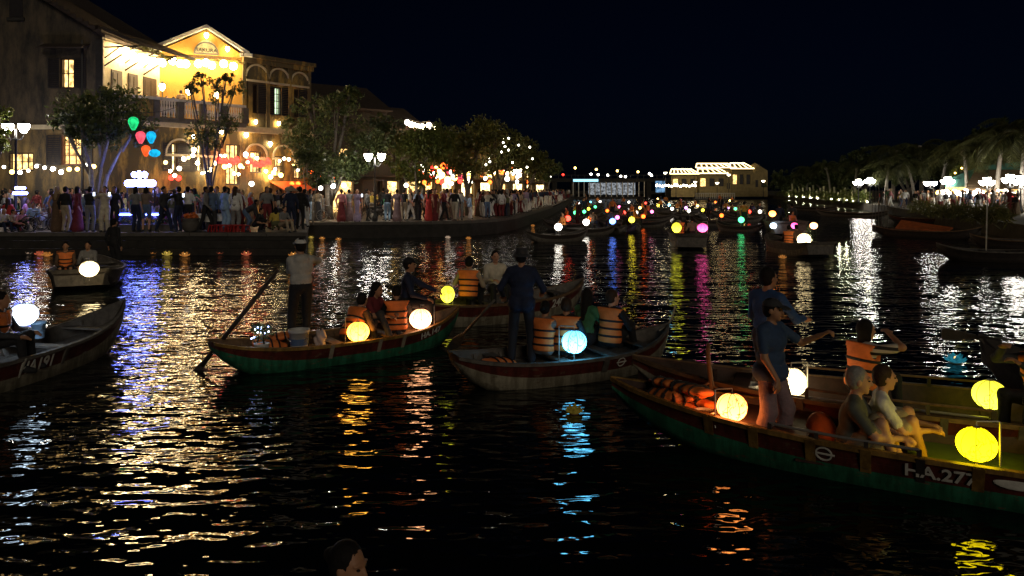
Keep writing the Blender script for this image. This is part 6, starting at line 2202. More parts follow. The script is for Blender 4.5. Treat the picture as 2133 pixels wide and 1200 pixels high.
GQ = 'people on the left quay'
G2 = 'people on the curving quay'
W_L = 'by the left lamp'; W_T = 'under the pale-trunked tree'; W_S = 'by the glowing sign'; W_U = 'near the urn'; W_R = 'by the red stools'; W_C = 'before the corner shop'
# front row, the ones the eye can pick out
front = [(118, 31.2, 'dress', 'stand', 'brown', 'brown', 180, W_T, 'long', 'blond'), (136, 31.0, 'jacket', 'stand', 'black', 'beige', 170, W_T, 'short', 'black'), (160, 31.5, 'skirt', 'stand', 'maroon', 'maroon', 150, W_T, 'bob', 'black'), (187, 31.1, 'jacket', 'phone', 'black', 'grey', 190, W_T, 'short', 'black'),
         (219, 30.9, 'wide', 'phone', 'cream', 'cream', 10, W_T, 'short', 'black'), (238, 31.4, 'trousers', 'stand', 'black', 'black', 20, W_T, 'short', 'black'), (282, 31.2, 'tee', 'stand', 'grey', 'navy', 170, W_S, 'bob', 'black'), (304, 31.3, 'tee_shorts', 'phone_low', 'taupe', 'denim', 200, W_S, 'bob', 'black'),
         (341, 31.0, 'jacket', 'walk', 'charcoal', 'navy', 80, W_S, 'short', 'black'), (373, 31.1, 'jacket', 'phone', 'black', 'navy', 250, W_S, 'short', 'black'), (391, 31.7, 'tee', 'stand', 'white', 'black', 200, W_U, 'short', 'black'), (428, 31.0, 'trousers', 'walk', 'grey', 'black', 100, W_U, 'short', 'black'), (440, 31.4, 'wide', 'stand', 'denim', 'charcoal', 190, W_U, 'short', 'black'),
         (452, 32.3, 'wide', 'stand', 'pale blue', 'navy', 0, W_R, 'short', 'black'), (468, 31.8, 'wide', 'stand', 'pale blue', 'pale blue', 150, W_R, 'short', 'black'), (490, 31.6, 'wide', 'turn', 'white', 'grey', 180, W_R, 'long', 'brown'), (511, 31.2, 'jacket', 'bend', 'charcoal', 'denim', 100, W_R, 'short', 'black'), (532, 31.4, 'tee', 'crouch', 'black', 'black', 80, W_R, 'short', 'black'),
         (556, 33, 'tee', 'stand', 'grey', 'maroon', 30, W_C, 'bob', 'black'), (575, 32.2, 'tee', 'crouch', 'yellow', 'olive', 200, W_C, 'long', 'black'), (606, 31.6, 'jacket', 'stand', 'navy', 'navy', 180, W_C, 'short', 'black'), (625, 33, 'jacket', 'stand', 'black', 'black', 190, W_C, 'short', 'black'), (588, 31.0, 'tee', 'sit_low', 'grey', 'beige', 60, W_C, 'short', 'black')]
for px, Y, st_, ps_, tp, bt, rz, wh, hk, hc_ in front:
    o = crowd(px, Y, wh, GQ, rz, ps_, st_, tp, bt, 1.95 if ps_ not in ('bend', 'crouch', 'sit_low') else 1.75, hk, hc_)
    if px == 606:
        hm_ = MB().lathe([(.27, 1.50), (.14, 1.62), (.0, 1.74)], 16).build('conical_hat', cl('beige'), o, True)
# behind them
for i in range(58):
    px = crg.uniform(2, 640); Y = crg.uniform(32.2, 37.0)
    wh = W_L if px < 95 else W_T if px < 250 else W_S if px < 370 else W_U if px < 445 else W_R if px < 540 else W_C
    crowd(px, Y, wh + (', further back' if Y > 34 else ''), GQ, None, crg.choice(['stand', 'stand', 'turn', 'sit', 'sit', 'phone_low']) if px < 350 else None)
for i, (px, ps_, rz) in enumerate(((6, 'sit_low', 60), (22, 'sit_low', 100), (40, 'crouch', 60), (15, 'sit', 180), (70, 'sit', 20))):
    crowd(px, 31.0 + .2 * i, 'at the quay edge by the bicycles', GQ, rz, ps_, 'trousers')
# quay beyond the step
front2 = [(662, 42, 'skirt', 'stand', 'beige', 'charcoal', 180), (646, 41.5, 'tee', 'stand', 'charcoal', 'pale blue', 90), (711, 40.9, 'skirt', 'stand', 'pink', 'maroon', 170), (727, 41.2, 'skirt', 'stand', 'grey', 'mauve', 190), (744, 40.8, 'dress', 'stand', 'lilac', 'lilac', 10), (764, 41.5, 'jacket', 'stand', 'grey', 'black', 100), (807, 41.6, 'jacket', 'stand', 'black', 'pale blue', 180), (827, 41.2, 'skirt', 'stand', 'mauve', 'mauve', 190), (841, 41.8, 'jacket', 'stand', 'black', 'beige', 180), (853, 42, 'tee', 'walk', 'cream', 'white', 90),
          (893, 41.4, 'dress', 'stand', 'red', 'red', 170), (905, 41.7, 'dress', 'stand', 'maroon', 'maroon', 10), (925, 41.8, 'jacket', 'walk', 'maroon', 'black', 110), (947, 42, 'jacket', 'walk', 'black', 'cream', 170), (958, 42.5, 'tee', 'stand', 'white', 'grey', 10), (872, 44, 'tee', 'stand', 'pale blue', 'navy', 200)]
for px, Y, st_, ps_, tp, bt, rz in front2:
    crowd(px, Y, 'right of the lamp' if px > 790 else 'left of the lamp', G2, rz, ps_, st_, tp, bt, 1.82)
def quay_y(px):
    """depth of the quay edge at a photo column"""
    for (x0, y0), (x1, y1) in zip(QUAY[3:-1], QUAY[4:]):
        a, b = CX + FPX * x0 / y0, CX + FPX * x1 / y1
        if a <= px <= b: return y0 + (y1 - y0) * (px - a) / max(1e-6, b - a)
    return 200
for i in range(74):
    px = crg.uniform(660, 1100) if i < 54 else crg.uniform(930, 1165)
    Y = quay_y(px) * (1 + crg.uniform(.02, .26)) + .8
    wh = 'behind the middle lamp' if px < 800 else 'below the willowy tree' if px < 930 else 'below the olive trees' if px < 1060 else 'at the far quay bend' if px < 1120 else 'at the far end of the quay'
    crowd(px, Y, wh, G2, h=crg.uniform(1.45, 1.9))
# people at the terrace tables
for px, ps_, tp, hc_, lb in ((272, 'sit', 'black', 'grey', 'person in a black shirt with grey hair dining near the veranda doors'), (306, 'sit', 'maroon', 'black', 'person in maroon dining below the little picture on the door'), (325, 'sit', 'brown', 'brown', 'person in brown dining left of the first rail lamp'), (347, 'sit', 'charcoal', 'black', 'person in charcoal dining right of the first rail lamp'), (360, 'sit', 'black', 'black', 'person in black dining before the bare yellow wall'), (377, 'stand', 'brown', 'black', 'person in brown standing on the terrace by the slim tree'), (420, 'sit', 'navy', 'black', 'person in navy dining between the rail lamps')):
    u = uf(px, ) if px < 500 else 0
    q = WF.o + WF.u * u - WF.n * .9
    crowd_person(lb, (X_(px, q.y), q.y, 6.55), math.radians(crg.uniform(0, 360)), 1.72, (ps_, 'trousers', 'short', False), tp, 'black', 0, hc_, 'diners on the terrace')

# ------------------------------------------------------------------ lotus lanterns afloat
M_PETALC = {}
def lotus(label, p, kind, s=1.0):
    cols = {'pink': (1.0, .22, .10), 'orange': (1.0, .38, .08), 'yellow': (1.0, .70, .12), 'cyan': (.06, .55, .75), 'pale': (1.0, .72, .5), 'dim': (1.0, .7, .1)}
    m = emat('lotus_paper_' + kind, cols[kind], {'cyan': .3, 'dim': .08}.get(kind, .45), var=.6, scale=14)  # the dim kind has no lit flame; a faint glow is put into its petals
    o = empty('floating_lantern', p); tag(o, label, 'lantern', 'paper lotus lanterns on the water'); o.scale = (s, s, s)
    pm = MB()
    for ring, (n, r, h, t0) in enumerate(((8, .16, .10, 0), (6, .10, .16, .3))):
        for k in range(n):
            a = 2 * PI * k / n + t0
            ca, sa = math.cos(a), math.sin(a)
            R_ = lambda x, y, z: (x * ca - y * sa, x * sa + y * ca, z)
            pm.add([R_(.03, -.03, .01), R_(.03, .03, .01), R_(r * .8, .06, h * .45), R_(r * 1.05, 0, h), R_(r * .8, -.06, h * .45)], [(0, 1, 2, 3, 4)])
    pm.build('petals', m, o)
    MB().ball((0, 0, .07), (.02, .02, .04), 8, 6).build('candle_flame', emat('candle_flame', (1.0, .55, .15), 3) if kind != 'dim' else M_PLASTIC, o)
    MB().lathe([(.07, -.01), (.09, .012), (.03, .014)], 10).build('base', mat('card_base', (.3, .2, .12), .8, 0), o)


LO = [(345, 509, 'yellow'), (320, 512, 'orange'), (62, 519, 'pale'), (382, 523, 'orange'), (458, 512, 'pink'), (510, 502, 'pink'), (608, 492, 'orange'), (645, 486, 'yellow'), (668, 488, 'orange'), (702, 490, 'orange'), (930, 482, 'pale'), (973, 478, 'orange'), (1018, 481, 'pink'), (1110, 472, 'orange'), (1630, 535, 'orange'), (1990, 757, 'cyan'), (1196, 860, 'dim'), (80, 496, 'pink'), (95, 496, 'orange')]
LO.sort()
for i, (px, py, kd) in enumerate(LO):
    py2 = max(py, 531) if px < 640 else (max(py, 497) if px < 1000 else py)
    lotus('%s paper lotus lantern afloat, %s from the left edge' % ({'dim': 'faintly glowing yellow'}.get(kd, kd), ordinal(i)), at(px + (3 if py2 != py else 0), py2 + (i % 3) * 2, .0), kd, 1.25 if py2 > 520 and px < 640 else (.7 if kd == 'dim' else 1.0))

# ------------------------------------------------------------------ far flotilla
FB = MB()
fbm = {}
tmpl = Boat('template', (-2.4, 0), (2.4, 0), 1.3, .45, .4, .3, 'dark', 'grey', 'grey', 'dark', detail=1)
tm = tmpl.root
FARL = {'white': E_WHITE, 'gold': E_GOLD, 'green': emat('far_lantern_green', (.08, 1.0, .3), 5), 'cyan': emat('far_lantern_cyan', (.15, .7, 1.0), 6), 'pink': emat('far_lantern_pink', (1.0, .15, .4), 6), 'violet': E_VIOLET, 'red': emat('far_lantern_red', (1.0, .05, .03), 7), 'yellow': emat('far_lantern_yellow', (1.0, .8, .04), 7), 'blue': E_BLUE, 'orange': E_RED2}
frg = random.Random(21)
spots = [(1163, 470, 'white'), (1231, 452, 'orange'), (1221, 460, 'white'), (1276, 458, 'blue'), (1198, 440, 'green'), (1217, 438, 'green'), (1240, 428, 'green'), (1226, 432, 'yellow'), (1286, 450, 'pink'), (1316, 455, 'yellow'), (1300, 440, 'red'), (1325, 440, 'white'), (1333, 430, 'gold'), (1358, 438, 'pink'), (1371, 425, 'yellow'), (1394, 424, 'cyan'), (1400, 432, 'white'), (1429, 430, 'violet'), (1435, 436, 'white'), (1464, 435, 'yellow'),
         (1453, 426, 'gold'), (1474, 424, 'white'), (1503, 446, 'orange'), (1516, 430, 'violet'), (1532, 432, 'green'), (1544, 455, 'green'), (1561, 438, 'red'), (1583, 438, 'white'), (1550, 440, 'gold'), (1340, 448, 'orange'), (1183, 452, 'red'), (1205, 420, 'white'), (1230, 418, 'cyan'), (1250, 417, 'white'), (1265, 436, 'orange'), (1418, 413, 'pink'), (1370, 411, 'gold'), (1345, 420, 'red'), (1290, 428, 'pink'), (1310, 418, 'white'), (1520, 415, 'gold'), (1490, 418, 'orange')]
spots.sort()
glob2 = MB().ball((0, 0, 0), (.2, .2, .19), 10, 6).mesh('globe', True); glob2.materials.append(E_WHITE)
for i, (px, py, cn) in enumerate(spots):
    zz = .75
    p = at(px, py + 3, zz)
    if p.y > 160: p = atY(px, py, 150)
    r_ = tm if i == 0 else copy_tree(tm)
    r_.name = 'lantern_boat'; r_.scale = (.78, .85, .8)
    r_.location = (p.x, p.y + .4, 0); r_.rotation_euler = (0, 0, frg.uniform(0, PI))
    tag(r_, 'dark lantern boat in the far flotilla, %s from the left quay' % ordinal(i), 'boat', 'far flotilla of lantern boats')
    o = empty('round_lantern', p); tag(o, '%s lantern in the far flotilla, %s from the left quay' % (cn, ordinal(i)), 'lantern', 'lanterns of the far flotilla')
    o.scale = (.95,) * 3 if py > 450 else (.72,) * 3
    g_ = link_mesh('globe', glob2, o); g_.material_slots[0].link = 'OBJECT'; g_.material_slots[0].material = FARL[cn]
    st_ = MB().tube([(0, .1, -.45), (0, .1, .3), (0, 0, .32)], .012, 4).build('wire_stand', M_STEEL, o)
    for k in range(1):
        q = Vector((p.x + frg.uniform(-.9, .9), p.y + frg.uniform(.3, .9), .25))
        ps_ = frg.choice(['sit', 'sit', 'stand'])
        crowd_person('%s figure aboard the %s lantern boat from the left quay' % (['dark seated', 'second'][k] if ps_ != 'stand' else ['standing', 'second standing'][k], ordinal(i)), q, frg.uniform(0, 6.28), 1.65, (ps_, 'trousers', 'short', False), frg.choice(['orange', 'black', 'navy', 'orange', 'brown']), 'black', 0, 'black', 'people of the far flotilla')

# ------------------------------------------------------------------ far bridge and pavilion
YB = 215.0
zb = CAMZ + (YH - 372) * YB / FPX
br = empty('road_bridge', (X_(1290, YB), YB, 0)); tag(br, 'low dark road bridge crossing the river in the distance', 'bridge')
hw = (X_(1440, YB) - X_(1130, YB)) / 2
MB().box(-hw, hw, -3, 3, zb - 1.0, zb).build('deck', M_STONE_D, br)
for k in range(8):
    x = -hw + 2 * hw * (k + .5) / 8
    MB().box(x - .7, x + .7, -2.6, 2.6, -1, zb - 1.002).build('pier', M_STONE_D, br)
rl = MB(); rl.box(-hw, hw, -3, -2.9, zb + .9, zb + 1.0); rl.build('railing', M_IRON, br)
for k in range(24):
    x = -hw + 2 * hw * k / 23
    MB().box(x - .06, x + .06, -2.99, -2.9, zb, zb + .9).build('railing_post', M_IRON, br)
for i, (px, py, m) in enumerate(((1173, 364, E_RED), (1198, 350, E_GOLD), (1231, 363, E_WHITE), (1242, 353, E_GOLD), (1246, 364, E_WHITE), (1266, 365, E_WHITE), (1286, 356, E_GOLD), (1293, 367, E_WHITE), (1303, 368, E_WHITE), (1329, 358, E_GOLD), (1353, 362, E_WHITE), (1357, 365, E_WHITE), (1319, 376, E_WHITE), (1341, 376, E_WHITE), (1370, 377, E_WHITE))):
    p = atY(px, py, YB)
    o = empty('bridge_lamp', (p.x, p.y, zb if py < 372 else 1.0)); tag(o, 'distant lamp on or near the bridge, %s from the left' % ordinal(i), 'lamp', 'bridge lamps')
    h_ = p.z - (zb if py < 372 else 1.0)
    MB().tube([(0, 0, 0), (0, 0, max(.2, h_))], .06, 5).build('post', M_IRON, o); MB().ball((0, 0, max(.2, h_)), .34, 8, 6).build('lamp_globe', m, o)
pv = empty('floating_pavilion', (X_(1265, 190), 190, 0)); tag(pv, 'long lit floating pavilion below the bridge', 'pavilion')
w2 = (X_(1318, 190) - X_(1172, 190)) / 2
zt = CAMZ + (YH - 381) * 190 / FPX
MB().box(-w2, w2, -3, 3, zt + .2, zt + .9).build('roof', M_STONE_D, pv); MB().box(-w2, w2, -3, 3, .0, .5).build('deck', M_STONE_D, pv)
E_PAV = emat('pavilion_light', (.85, .92, 1.0), .45, var=.97, scale=2.2)
MB().box(-w2 * .55, w2 * .78, -1, -.9, 1.0, zt).build('lit_interior', E_PAV, pv)
MB().box(-w2, -w2 * .3, -3.2, -3.05, zt + .3, zt + .9).build('light_strip', emat('pavilion_cyan', (.35, .75, 1.0), 2), pv)
for k in range(14):
    x = -w2 + 2 * w2 * k / 13
    MB().box(x - .12, x + .12, -2.9, -2.7, .5, zt + .198).build('column', M_WHITETRIM, pv)
kg = MB().box(-1.2, 1.2, -.1, .1, 1.6, zt + .5).build('light_screen', emat('screen_blue', (.3, .6, 1.0), .8, var=.9, scale=1.0), pv); kg.location = (w2 + 5, 2, 0)

# ------------------------------------------------------------------ far building outlined in lights
YFB = 175.0
E_ROPE = emat('roof_rope_light', (1.0, .72, .32), 5.0)
M_FACADE = mat('pale_yellow_wall', (.30, .23, .10), .8, .35, 1.2)
E_FLOOD = emat('flood_lamp', (1.0, .85, .55), 14.0)
fbz = lambda py: CAMZ + (YH - py) * YFB / FPX


def light_hall(label, x0, x1, ye, yr, yb, gable_right, off=0.0, nraf=9, slant=14):
    Y = YFB + off
    f = lambda px: (px - CX) * Y / FPX
    z = lambda py: CAMZ + (YH - py) * Y / FPX
    o = empty('market_hall', (f(x0), Y, 0)); tag(o, label, 'building', 'rope-lit halls')
    w = f(x1) - f(x0); ze, zr, z0 = z(ye), z(yr), 0.6
    sl = slant * Y / FPX
    d = 7.0
    wl = MB(); nw = max(3, int(w / 2.0))
    wall_grid(wl, 0, w, z0, ze, [(w * (k + .2) / nw, w * (k + .8) / nw, z0 + (ze - z0) * .45, z0 + (ze - z0) * .8) for k in range(nw)], .3, None)
    wl.build('wall', M_FACADE, o)
    for k in range(nw):
        MB().box(w * (k + .22) / nw, w * (k + .78) / nw, .2, .25, z0 + (ze - z0) * .46, z0 + (ze - z0) * .79).build('window', M_SHUTTER if k % 3 else E_WARM, o)
    rf_ = MB(); rf_.add([(-.4, -.5, ze), (w + .4, -.5, ze), (w + .4 + 0, d, zr), (sl, d, zr), (-.4, -.5, ze - .2), (w + .4, -.5, ze - .2), (w + .4, d, zr - .2), (sl, d, zr - .2)], [(0, 1, 2, 3), (7, 6, 5, 4), (0, 4, 5, 1), (1, 5, 6, 2), (2, 6, 7, 3), (3, 7, 4, 0)]); rf_.build('roof', M_ROOF, o)
    rl_ = MB()
    for k in range(nraf):
        t = k / (nraf - 1)
        xa, xb = -.4 + (w + .8) * t, sl + (w + .4 - sl) * t
        r1 = MB(); r1.tube([(xa, -.5, ze + .12), (xb, d, zr + .12)], .13, 4); r1.build('rope_light', E_ROPE, o)
    r1 = MB(); r1.tube([(sl, d, zr + .15), (w + .4, d, zr + .15)], .13, 4); r1.build('rope_light', E_ROPE, o)
    r1 = MB(); r1.tube([(-.4, -.55, ze + .1), (w + .4, -.55, ze + .1)], .11, 4); r1.build('rope_light', E_ROPE, o)
    if gable_right:
        gx = f(gable_right) - f(x0)
        g_ = MB(); gm = (w + gx) / 2
        g_.add([(w + .02, 0, z0), (gx, 2, z0), (gx, 2, ze - .3), (w + .3, .4, zr + .1), (w + .02, 0, ze)], [(0, 1, 2, 3, 4)])
        g_ = MB(); g_.prism([(w + .1, z0), (gx, z0), (gx, ze - .4), (w + .9, zr), (w + .1, zr - .5)], .3, .6); g_.build('gable', M_FACADE, o)
        for (a, b, c, e) in ((.25, .4, .35, .6), (.6, .75, .35, .6)):
            MB().box(w + (gx - w) * a, w + (gx - w) * b, .24, .29, z0 + (ze - z0) * c, z0 + (ze - z0) * e).build('window', M_SHUTTER, o)
    return o


light_hall('low rope-lit hall, left of the three in the distance', 1398, 1452, 363, 352, 380, None, 0, 8)
light_hall('middle rope-lit hall with a small gable', 1455, 1512, 362, 351, 380, 1524, 1.5, 6)
light_hall('tallest rope-lit hall with a broad yellow gable end', 1452, 1530, 350, 340, 378, None, 9, 8)
light_hall('rightmost rope-lit hall with its gable facing the river', 1524, 1566, 352, 339, 378, 1600, 7, 5)
for i, (px, py) in enumerate(((1386, 361), (1518, 365), (1494, 382), (1448, 380), (1408, 384), (1590, 378))):
    p = atY(px, py, 165)
    lamp_post('lamp post before the rope-lit halls, %s from the bridge' % ordinal(i), (p.x, p.y, .6), p.z - .6, 1, E_FLOOD, 'lamps before the far halls', .38)
for i in range(14):
    p = atY(1368 + i * 6.2, 386 + (i % 3), 165)
    hang_lantern('tiny waterfront bulb before the far halls, %s from the bridge' % ordinal(i), p, 'waterfront bulbs', 1.1, E_WHITE if i % 2 else E_STRING, .1)
lf = empty('white_landing_fence', (X_(1450, 150), 150, 0)); tag(lf, 'white railed landing stage below the rope-lit halls', 'landing stage')
wl_ = X_(1530, 150) - X_(1450, 150)
MB().box(0, wl_, 0, 3, .2, .6).build('deck', M_STONE, lf)
for k in range(22): MB().box(wl_ * k / 21 - .06, wl_ * k / 21 + .06, 0, .1, .602, 1.6).build('baluster', M_WHITETRIM, lf)
MB().box(-.1, wl_ + .1, -.02, .12, 1.602, 1.72).build('rail', M_WHITETRIM, lf)

# ------------------------------------------------------------------ right bank
RB = [(1560, 404), (1640, 409), (1780, 420), (1900, 438), (2010, 452), (2133, 468), (2500, 500)]
rbp = [at(x, y, .8) for x, y in RB]
poly = [(p.x, p.y, .8) for p in rbp]
bank = MB()
far = [(300, poly[-1][1], .8), (300, 520, .8), (poly[0][0], 520, .8)]
allp = poly + far
bank.add(allp, [tuple(range(len(allp)))])
for a, b in zip(poly[:-1], poly[1:]):
    bank.add([a, b, (b[0] - .6, b[1] - .8, -.6), (a[0] - .6, a[1] - .8, -.6)], [(0, 1, 2, 3)])
bo = bank.build('right_bank', mat('bank_earth', (.07, .06, .04), .95, .4, 1.2, .05)); tag(bo, kind='structure')
fland = MB().add([(-260, 230, .8), (80, 230, .8), (80, 520, .8), (-260, 520, .8)], [(0, 1, 2, 3)]).build('far_bank', MATS['bank_earth']); tag(fland, kind='structure')
# lit stakes
E_UP = emat('uplight_glass', (1.0, .95, .62), 110.0)
M_STAKE = mat('pale_bamboo', (.6, .57, .36), .6, .25, 8)
for k in range(24):
    px = 1644 + k * 7.4
    yy = 409 + (px - 1640) * .075
    p = at(px, yy, .8)
    h_ = (22 + 6 * math.sin(k * 2.1)) * p.y / FPX
    o = empty('bamboo_stake', (p.x, p.y + .6, .8)); tag(o, 'lit bamboo stake on the dark bank, %s from the far halls' % ordinal(k), 'stake', 'lit bamboo stakes')
    MB().tube([(0, 0, 0), (.1, 0, h_ * .6), (.05, 0, h_)], .16, 6).build('cane', M_STAKE, o)
    if k % 2 == 0:
        MB().box(-.14, .14, -.75, -.6, .03, .12).build('uplight', E_UP, o)
me = leaf_mesh('reeds', [(at(px, 409 + (px - 1640) * .08, .8).x, at(px, 409 + (px - 1640) * .08, .8).y + 2 + RND.uniform(0, 2), 1.2 + RND.uniform(0, .8)) for px in np.linspace(1630, 1830, 90)], [.8] * 90, 14, .5, 6, aspect=.12); me.materials.append(LEAF_BRIGHT)
tag(link_mesh('reeds', me), 'bank of reeds behind the lit stakes', 'reeds', kind='stuff')
me = leaf_mesh('bank_grass', [(at(px, py, .8).x, at(px, py, .8).y, 1.0 + RND.uniform(0, .5)) for px, py in [(RND.uniform(1900, 2080), 0) for _ in range(0)] + [(1900 + k * 2.2, 440 + k * .29 + RND.uniform(0, 3)) for k in range(90)]], [.45] * 90, 22, .3, 7, aspect=.1); me.materials.append(LEAF_OLIVE)
tag(link_mesh('bank_grass', me), 'rough grass along the right bank edge', 'grass', kind='stuff')

# lamp clusters
for i, (px, py, Y, n, lb) in enumerate(((1788, 382, 92, 4, 'cluster street lamp left of the lit palm'), (1812, 379, 88, 4, 'cluster street lamp touching the lit palm'), (1938, 383, 74, 2, 'lamp standing between the two palm groves'), (1974, 380, 70, 4, 'cluster street lamp before the flowering trellis'), (2056, 382, 62, 4, 'cluster street lamp before the restaurant awning'), (2104, 377, 58, 4, 'cluster street lamp at the restaurant steps'), (2126, 380, 56, 4, 'cluster street lamp at the right picture edge'))):
    p = atY(px, py, Y)
    lamp_post(lb, (p.x, p.y, .8), p.z - .8, n, E_LAMP, 'lamps of the right bank', .30)


# palms
def frond_mesh(seed, L_=3.2, n=22):
    rg = random.Random(seed)
    vs, fs = [], []
    mb = MB()
    pts = []
    up = rg.uniform(.25, .75)
    for i in range(10):
        t = i / 9
        pts.append(Vector((L_ * t * (1 - .15 * t), 0, L_ * (up * t - (up + .55) * t * t * .9))))
    mb.tube(pts, [.045 * (1 - .85 * i / 9) for i in range(10)], 4)
    for k in range(n):
        t = .12 + .88 * k / n
        i = min(8, int(t * 9)); f_ = t * 9 - i
        p = pts[i] * (1 - f_) + pts[i + 1] * f_
        d = (pts[i + 1] - pts[i]).normalized()
        ll = .75 * math.sin(PI * (.15 + .8 * t)) + .15
        for sg in (-1, 1):
            e = p + d * ll * .45 + Vector((0, sg * ll * .75, -ll * rg.uniform(.35, .75)))
            m_ = (p + e) / 2 + Vector((0, 0, .06))
            w_ = d * .045
            mb.add([p - w_, p + w_, m_ + w_ * .9, e, m_ - w_ * .9], [(0, 1, 2, 3, 4)])
    me_ = mb.mesh('frond'); me_.materials.append(LEAF_PALM)
    return me_


FR = [frond_mesh(k) for k in range(6)]
def palm(label, p, h, k, s=1.0, lean=0.0, seed=0):
    rg = random.Random(seed)
    o = empty('palm_tree', p); tag(o, label, 'palm', 'palms of the right bank')
    tr_ = MB(); pts = [(lean * t * t, 0, h * t) for t in [i / 8 for i in range(9)]]
    tr_.tube(pts, [.2 * s * (1 - .45 * i / 8) for i in range(9)], 8); tr_.ball((lean, 0, h), (.28 * s, .28 * s, .3 * s), 8, 6)
    tr_.build('trunk', M_BARK_PALE, o, True)
    for i in range(k):
        f_ = link_mesh('frond', FR[rg.randrange(6)], o, (lean, 0, h + .1))
        f_.rotation_euler = (0, rg.uniform(-.55, .35), 2 * PI * i / k + rg.uniform(-.2, .2)); f_.scale = (s, s, s)


PAL = [(1845, 90, 410, 345, 1.15, 18, 'tall palm with a brightly lit trunk on the right bank'), (1905, 80, 412, 345, 1.0, 16, 'leaning palm right of the lit palm'), (1960, 78, 412, 340, 1.1, 16, 'palm behind the trellis lamp'), (2015, 70, 412, 318, 1.2, 16, 'palm left of the restaurant awning'), (2075, 64, 412, 300, 1.2, 16, 'high palm over the restaurant roof'), (2128, 58, 412, 285, 1.2, 16, 'highest palm at the right picture edge'),
       (1780, 120, 408, 352, 1.4, 14, 'dim palm left of the lamp cluster'), (1730, 135, 405, 350, 1.4, 14, 'dim palm over the lit stakes'), (1680, 150, 404, 355, 1.4, 14, 'dim palm at the far end of the stakes'), (1920, 105, 408, 310, 1.7, 14, 'tall dim palm behind the lit palm'), (2000, 95, 408, 300, 1.7, 14, 'tall dim palm behind the trellis'), (2100, 90, 408, 268, 1.7, 14, 'tallest dim palm behind the restaurant'), (1860, 115, 408, 318, 1.7, 14, 'dim palm rising behind the lamp pair')]
for i, (px, Y, yb_, yt, s, k, lb) in enumerate(PAL):
    t_ = atY(px, yt, Y)
    palm(lb, (t_.x, Y, .8), t_.z - .8, k, s, [0.4, -.8, .5, -.3, .6, .3][i % 6], i)
# dark tree masses between the palms
for i, (px, py, Y, w, h_, lb) in enumerate(((1640, 378, 170, 45, 22, 'dark tree right of the far halls'), (1720, 368, 150, 60, 32, 'dark tree mass above the lit stakes'), (1800, 350, 130, 60, 42, 'dark tree behind the lamp cluster'), (1890, 355, 100, 50, 36, 'dark bushy tree right of the lit palm'), (1985, 340, 110, 60, 45, 'dark broad tree behind the trellis'), (2090, 310, 105, 75, 60, 'large dark tree behind the restaurant'))):
    tree(lb, (atY(px, 0, Y).x, Y, .8), [B(px, py, Y, w, h_), B(px + w * .5, py + h_ * .3, Y, w * .6, h_ * .6), B(px - w * .5, py + h_ * .25, Y, w * .6, h_ * .6)], LEAF_DARK, 1.6, 34, .34, .3, 1, M_BARK, 60 + i, 'dark trees of the right bank')
# restaurant pavilion on the right bank
YR = 66.0
rs = empty('riverside_restaurant', (X_(2000, YR), YR, .8)); tag(rs, 'open-fronted riverside restaurant with sloping thatch awning and many bulbs', 'building')
wr = X_(2200, YR) - X_(2000, YR); zr_ = lambda py: CAMZ + (YH - py) * YR / FPX - .8
rr_ = MB(); rr_.add([(-.5, -1.5, zr_(394)), (wr, -1.5, zr_(392)), (wr, 3, zr_(352)), (3.2, 3, zr_(352)), (-.5, -1.5, zr_(396)), (wr, -1.5, zr_(394)), (wr, 3, zr_(354)), (3.2, 3, zr_(354))], [(0, 1, 2, 3), (7, 6, 5, 4), (0, 4, 5, 1), (1, 5, 6, 2), (2, 6, 7, 3), (3, 7, 4, 0)])
rr_.build('awning_roof', mat('thatch', (.22, .15, .08), .9, .4, 5, .03), rs)
MB().prism([(1.2, 0), (wr, 0), (wr, zr_(332)), (4.4, zr_(344)), (1.2, zr_(372))], 4, 4.3).build('back_wall', mat('teal_lit_wall', (.06, .20, .17), .8, .5, 1.2), rs)  # teal light on the back wall is put into its colour
for k in range(10):
    MB().box(wr * k / 9 - .07, wr * k / 9 + .07, -1.4, -1.26, 0, zr_(396)).build('post', M_REDWOOD, rs)
MB().box(wr * .5, wr, 3.8, 3.95, .2, 2.2).build('lit_interior', E_WARM, rs)
MB().box(1, wr * .5, 3.8, 3.95, .8, 2.0).build('lit_interior', E_WARM, rs)
rg = random.Random(9)
for i in range(22):
    px = 1955 + i * 8.2; py = 401 + rg.uniform(-3, 5)
    hang_lantern('white bulb under the riverside restaurant awning, %s from the trellis' % ordinal(i), atY(px, py, 63), 'bulbs of the riverside restaurant', 1.0, E_WHITE if i % 4 else E_GOLD, .1)
wire('wire of white bulbs under the riverside restaurant awning', [atY(1945 + i * 10, 398 + 2 * math.sin(i), 63) for i in range(20)])
tl = empty('flowering_trellis', (X_(2003, 72), 72, .8)); tag(tl, 'arched flowering trellis strung with warm bulbs', 'trellis')
tb_ = MB(); tb_.tube([(-1.0, 0, 0), (-1.0, 0, 2.6), (-.6, 0, 3.5), (0, 0, 3.9), (.6, 0, 3.5), (1.0, 0, 2.6), (1.0, 0, 0)], .08, 6); tb_.build('arch', M_DARKWOOD, tl)
cs = [(1.0 * math.cos(t) * 1.0, RND.uniform(-.2, .2), 2.6 + 1.3 * math.sin(t)) for t in np.linspace(0, PI, 26)] + [(sx, 0, z) for sx in (-1, 1) for z in np.linspace(.4, 2.6, 10)]
me = leaf_mesh('foliage', cs, [.35] * len(cs), 22, .14, 5); me.materials.append(LEAF_BRIGHT); link_mesh('foliage', me, tl)
for k in range(10):
    c_ = cs[(k * 5) % len(cs)]
    MB().ball((c_[0], c_[1] - .35, c_[2]), .09, 8, 5).build('bulb', E_GOLD, tl)
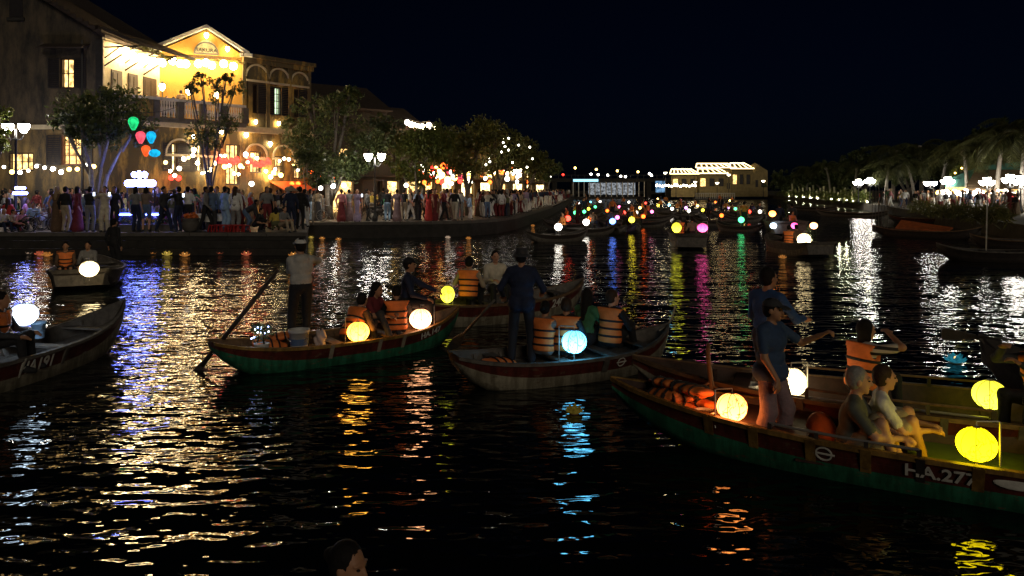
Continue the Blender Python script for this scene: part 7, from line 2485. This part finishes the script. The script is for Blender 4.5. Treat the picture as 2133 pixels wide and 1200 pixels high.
# crowd on the right bank
for i in range(36):
    px = crg.uniform(1830, 2130); t = (px - 1830) / 300
    Y = (84 - 30 * t) * crg.uniform(.88, 1.06)
    edge = at(px, np.interp(px, [x for x, _ in RB], [y for _, y in RB]), .8).y
    Y = max(Y, edge + .6)
    wh = 'beside the lit palm' if px < 1900 else 'before the trellis' if px < 2010 else 'before the riverside restaurant'
    crowd(px, Y, wh + ' on the right bank', 'people on the right bank', z=.8)

# the crowd's depths, where figures run together
KEYS = [('stand', 'trousers', 'short', False), ('turn', 'tee', 'long', True), ('walk', 'jacket', 'short', False), ('stand', 'wide', 'bob', True)]
pl = []
for i in range(110):
    px = crg.uniform(1000, 1185); Y = quay_y(px) * (1 + crg.uniform(.04, .3)) + 1.0
    pl.append(((X_(px, Y), Y, QZ), crg.uniform(0, 6.28), crg.uniform(1.6, 1.8), KEYS[i % 4]))
joined_crowd('distant_crowd', 'dense distant crowd merging at the far bend of the left quay', pl)
pl = []
for i in range(70):
    px = crg.uniform(4, 640); Y = crg.uniform(34.5, 38 if px > 215 else 37.2)
    pl.append(((X_(px, Y), Y, QZ), crg.uniform(0, 6.28), crg.uniform(1.6, 1.9), KEYS[i % 4]))
joined_crowd('cafe_crowd', 'packed cafe crowd behind the front row on the left quay', pl)
pl = []
for i in range(60):
    px = crg.uniform(1890, 2132); Y = crg.uniform(62, 72) - (px - 1890) * .03
    pl.append(((X_(px, Y), Y, .8), crg.uniform(0, 6.28), crg.uniform(1.6, 1.8), KEYS[i % 4]))
joined_crowd('restaurant_crowd', 'dense crowd before the riverside restaurant on the right bank', pl)
# lit phones held up in the front row
E_PHONE = emat('phone_screen', (.75, .88, 1.0), 5.0)
for i, (px, Y, z, lb) in enumerate(((187, 31.0, 2.45, 'lit phone held up under the pale-trunked tree'), (219, 30.6, 2.45, 'lit phone held before the cream-clad person'), (373, 31.0, 2.4, 'lit phone held up right of the glowing sign'), (745, 40.6, 2.3, 'bright phone torch among the long skirts by the lamp'), (150, 33, 2.0, 'lit phone in the seated group under the tree'))):
    o = empty('mobile_phone', (X_(px + 9, Y), Y, z)); tag(o, lb, 'phone', 'lit phones in the crowd')
    MB().box(-.045, .045, -.005, .005, -.08, .08).build('case', M_IRON, o); MB().box(-.04, .04, -.009, -.006, -.075, .075).build('screen', E_PHONE, o)
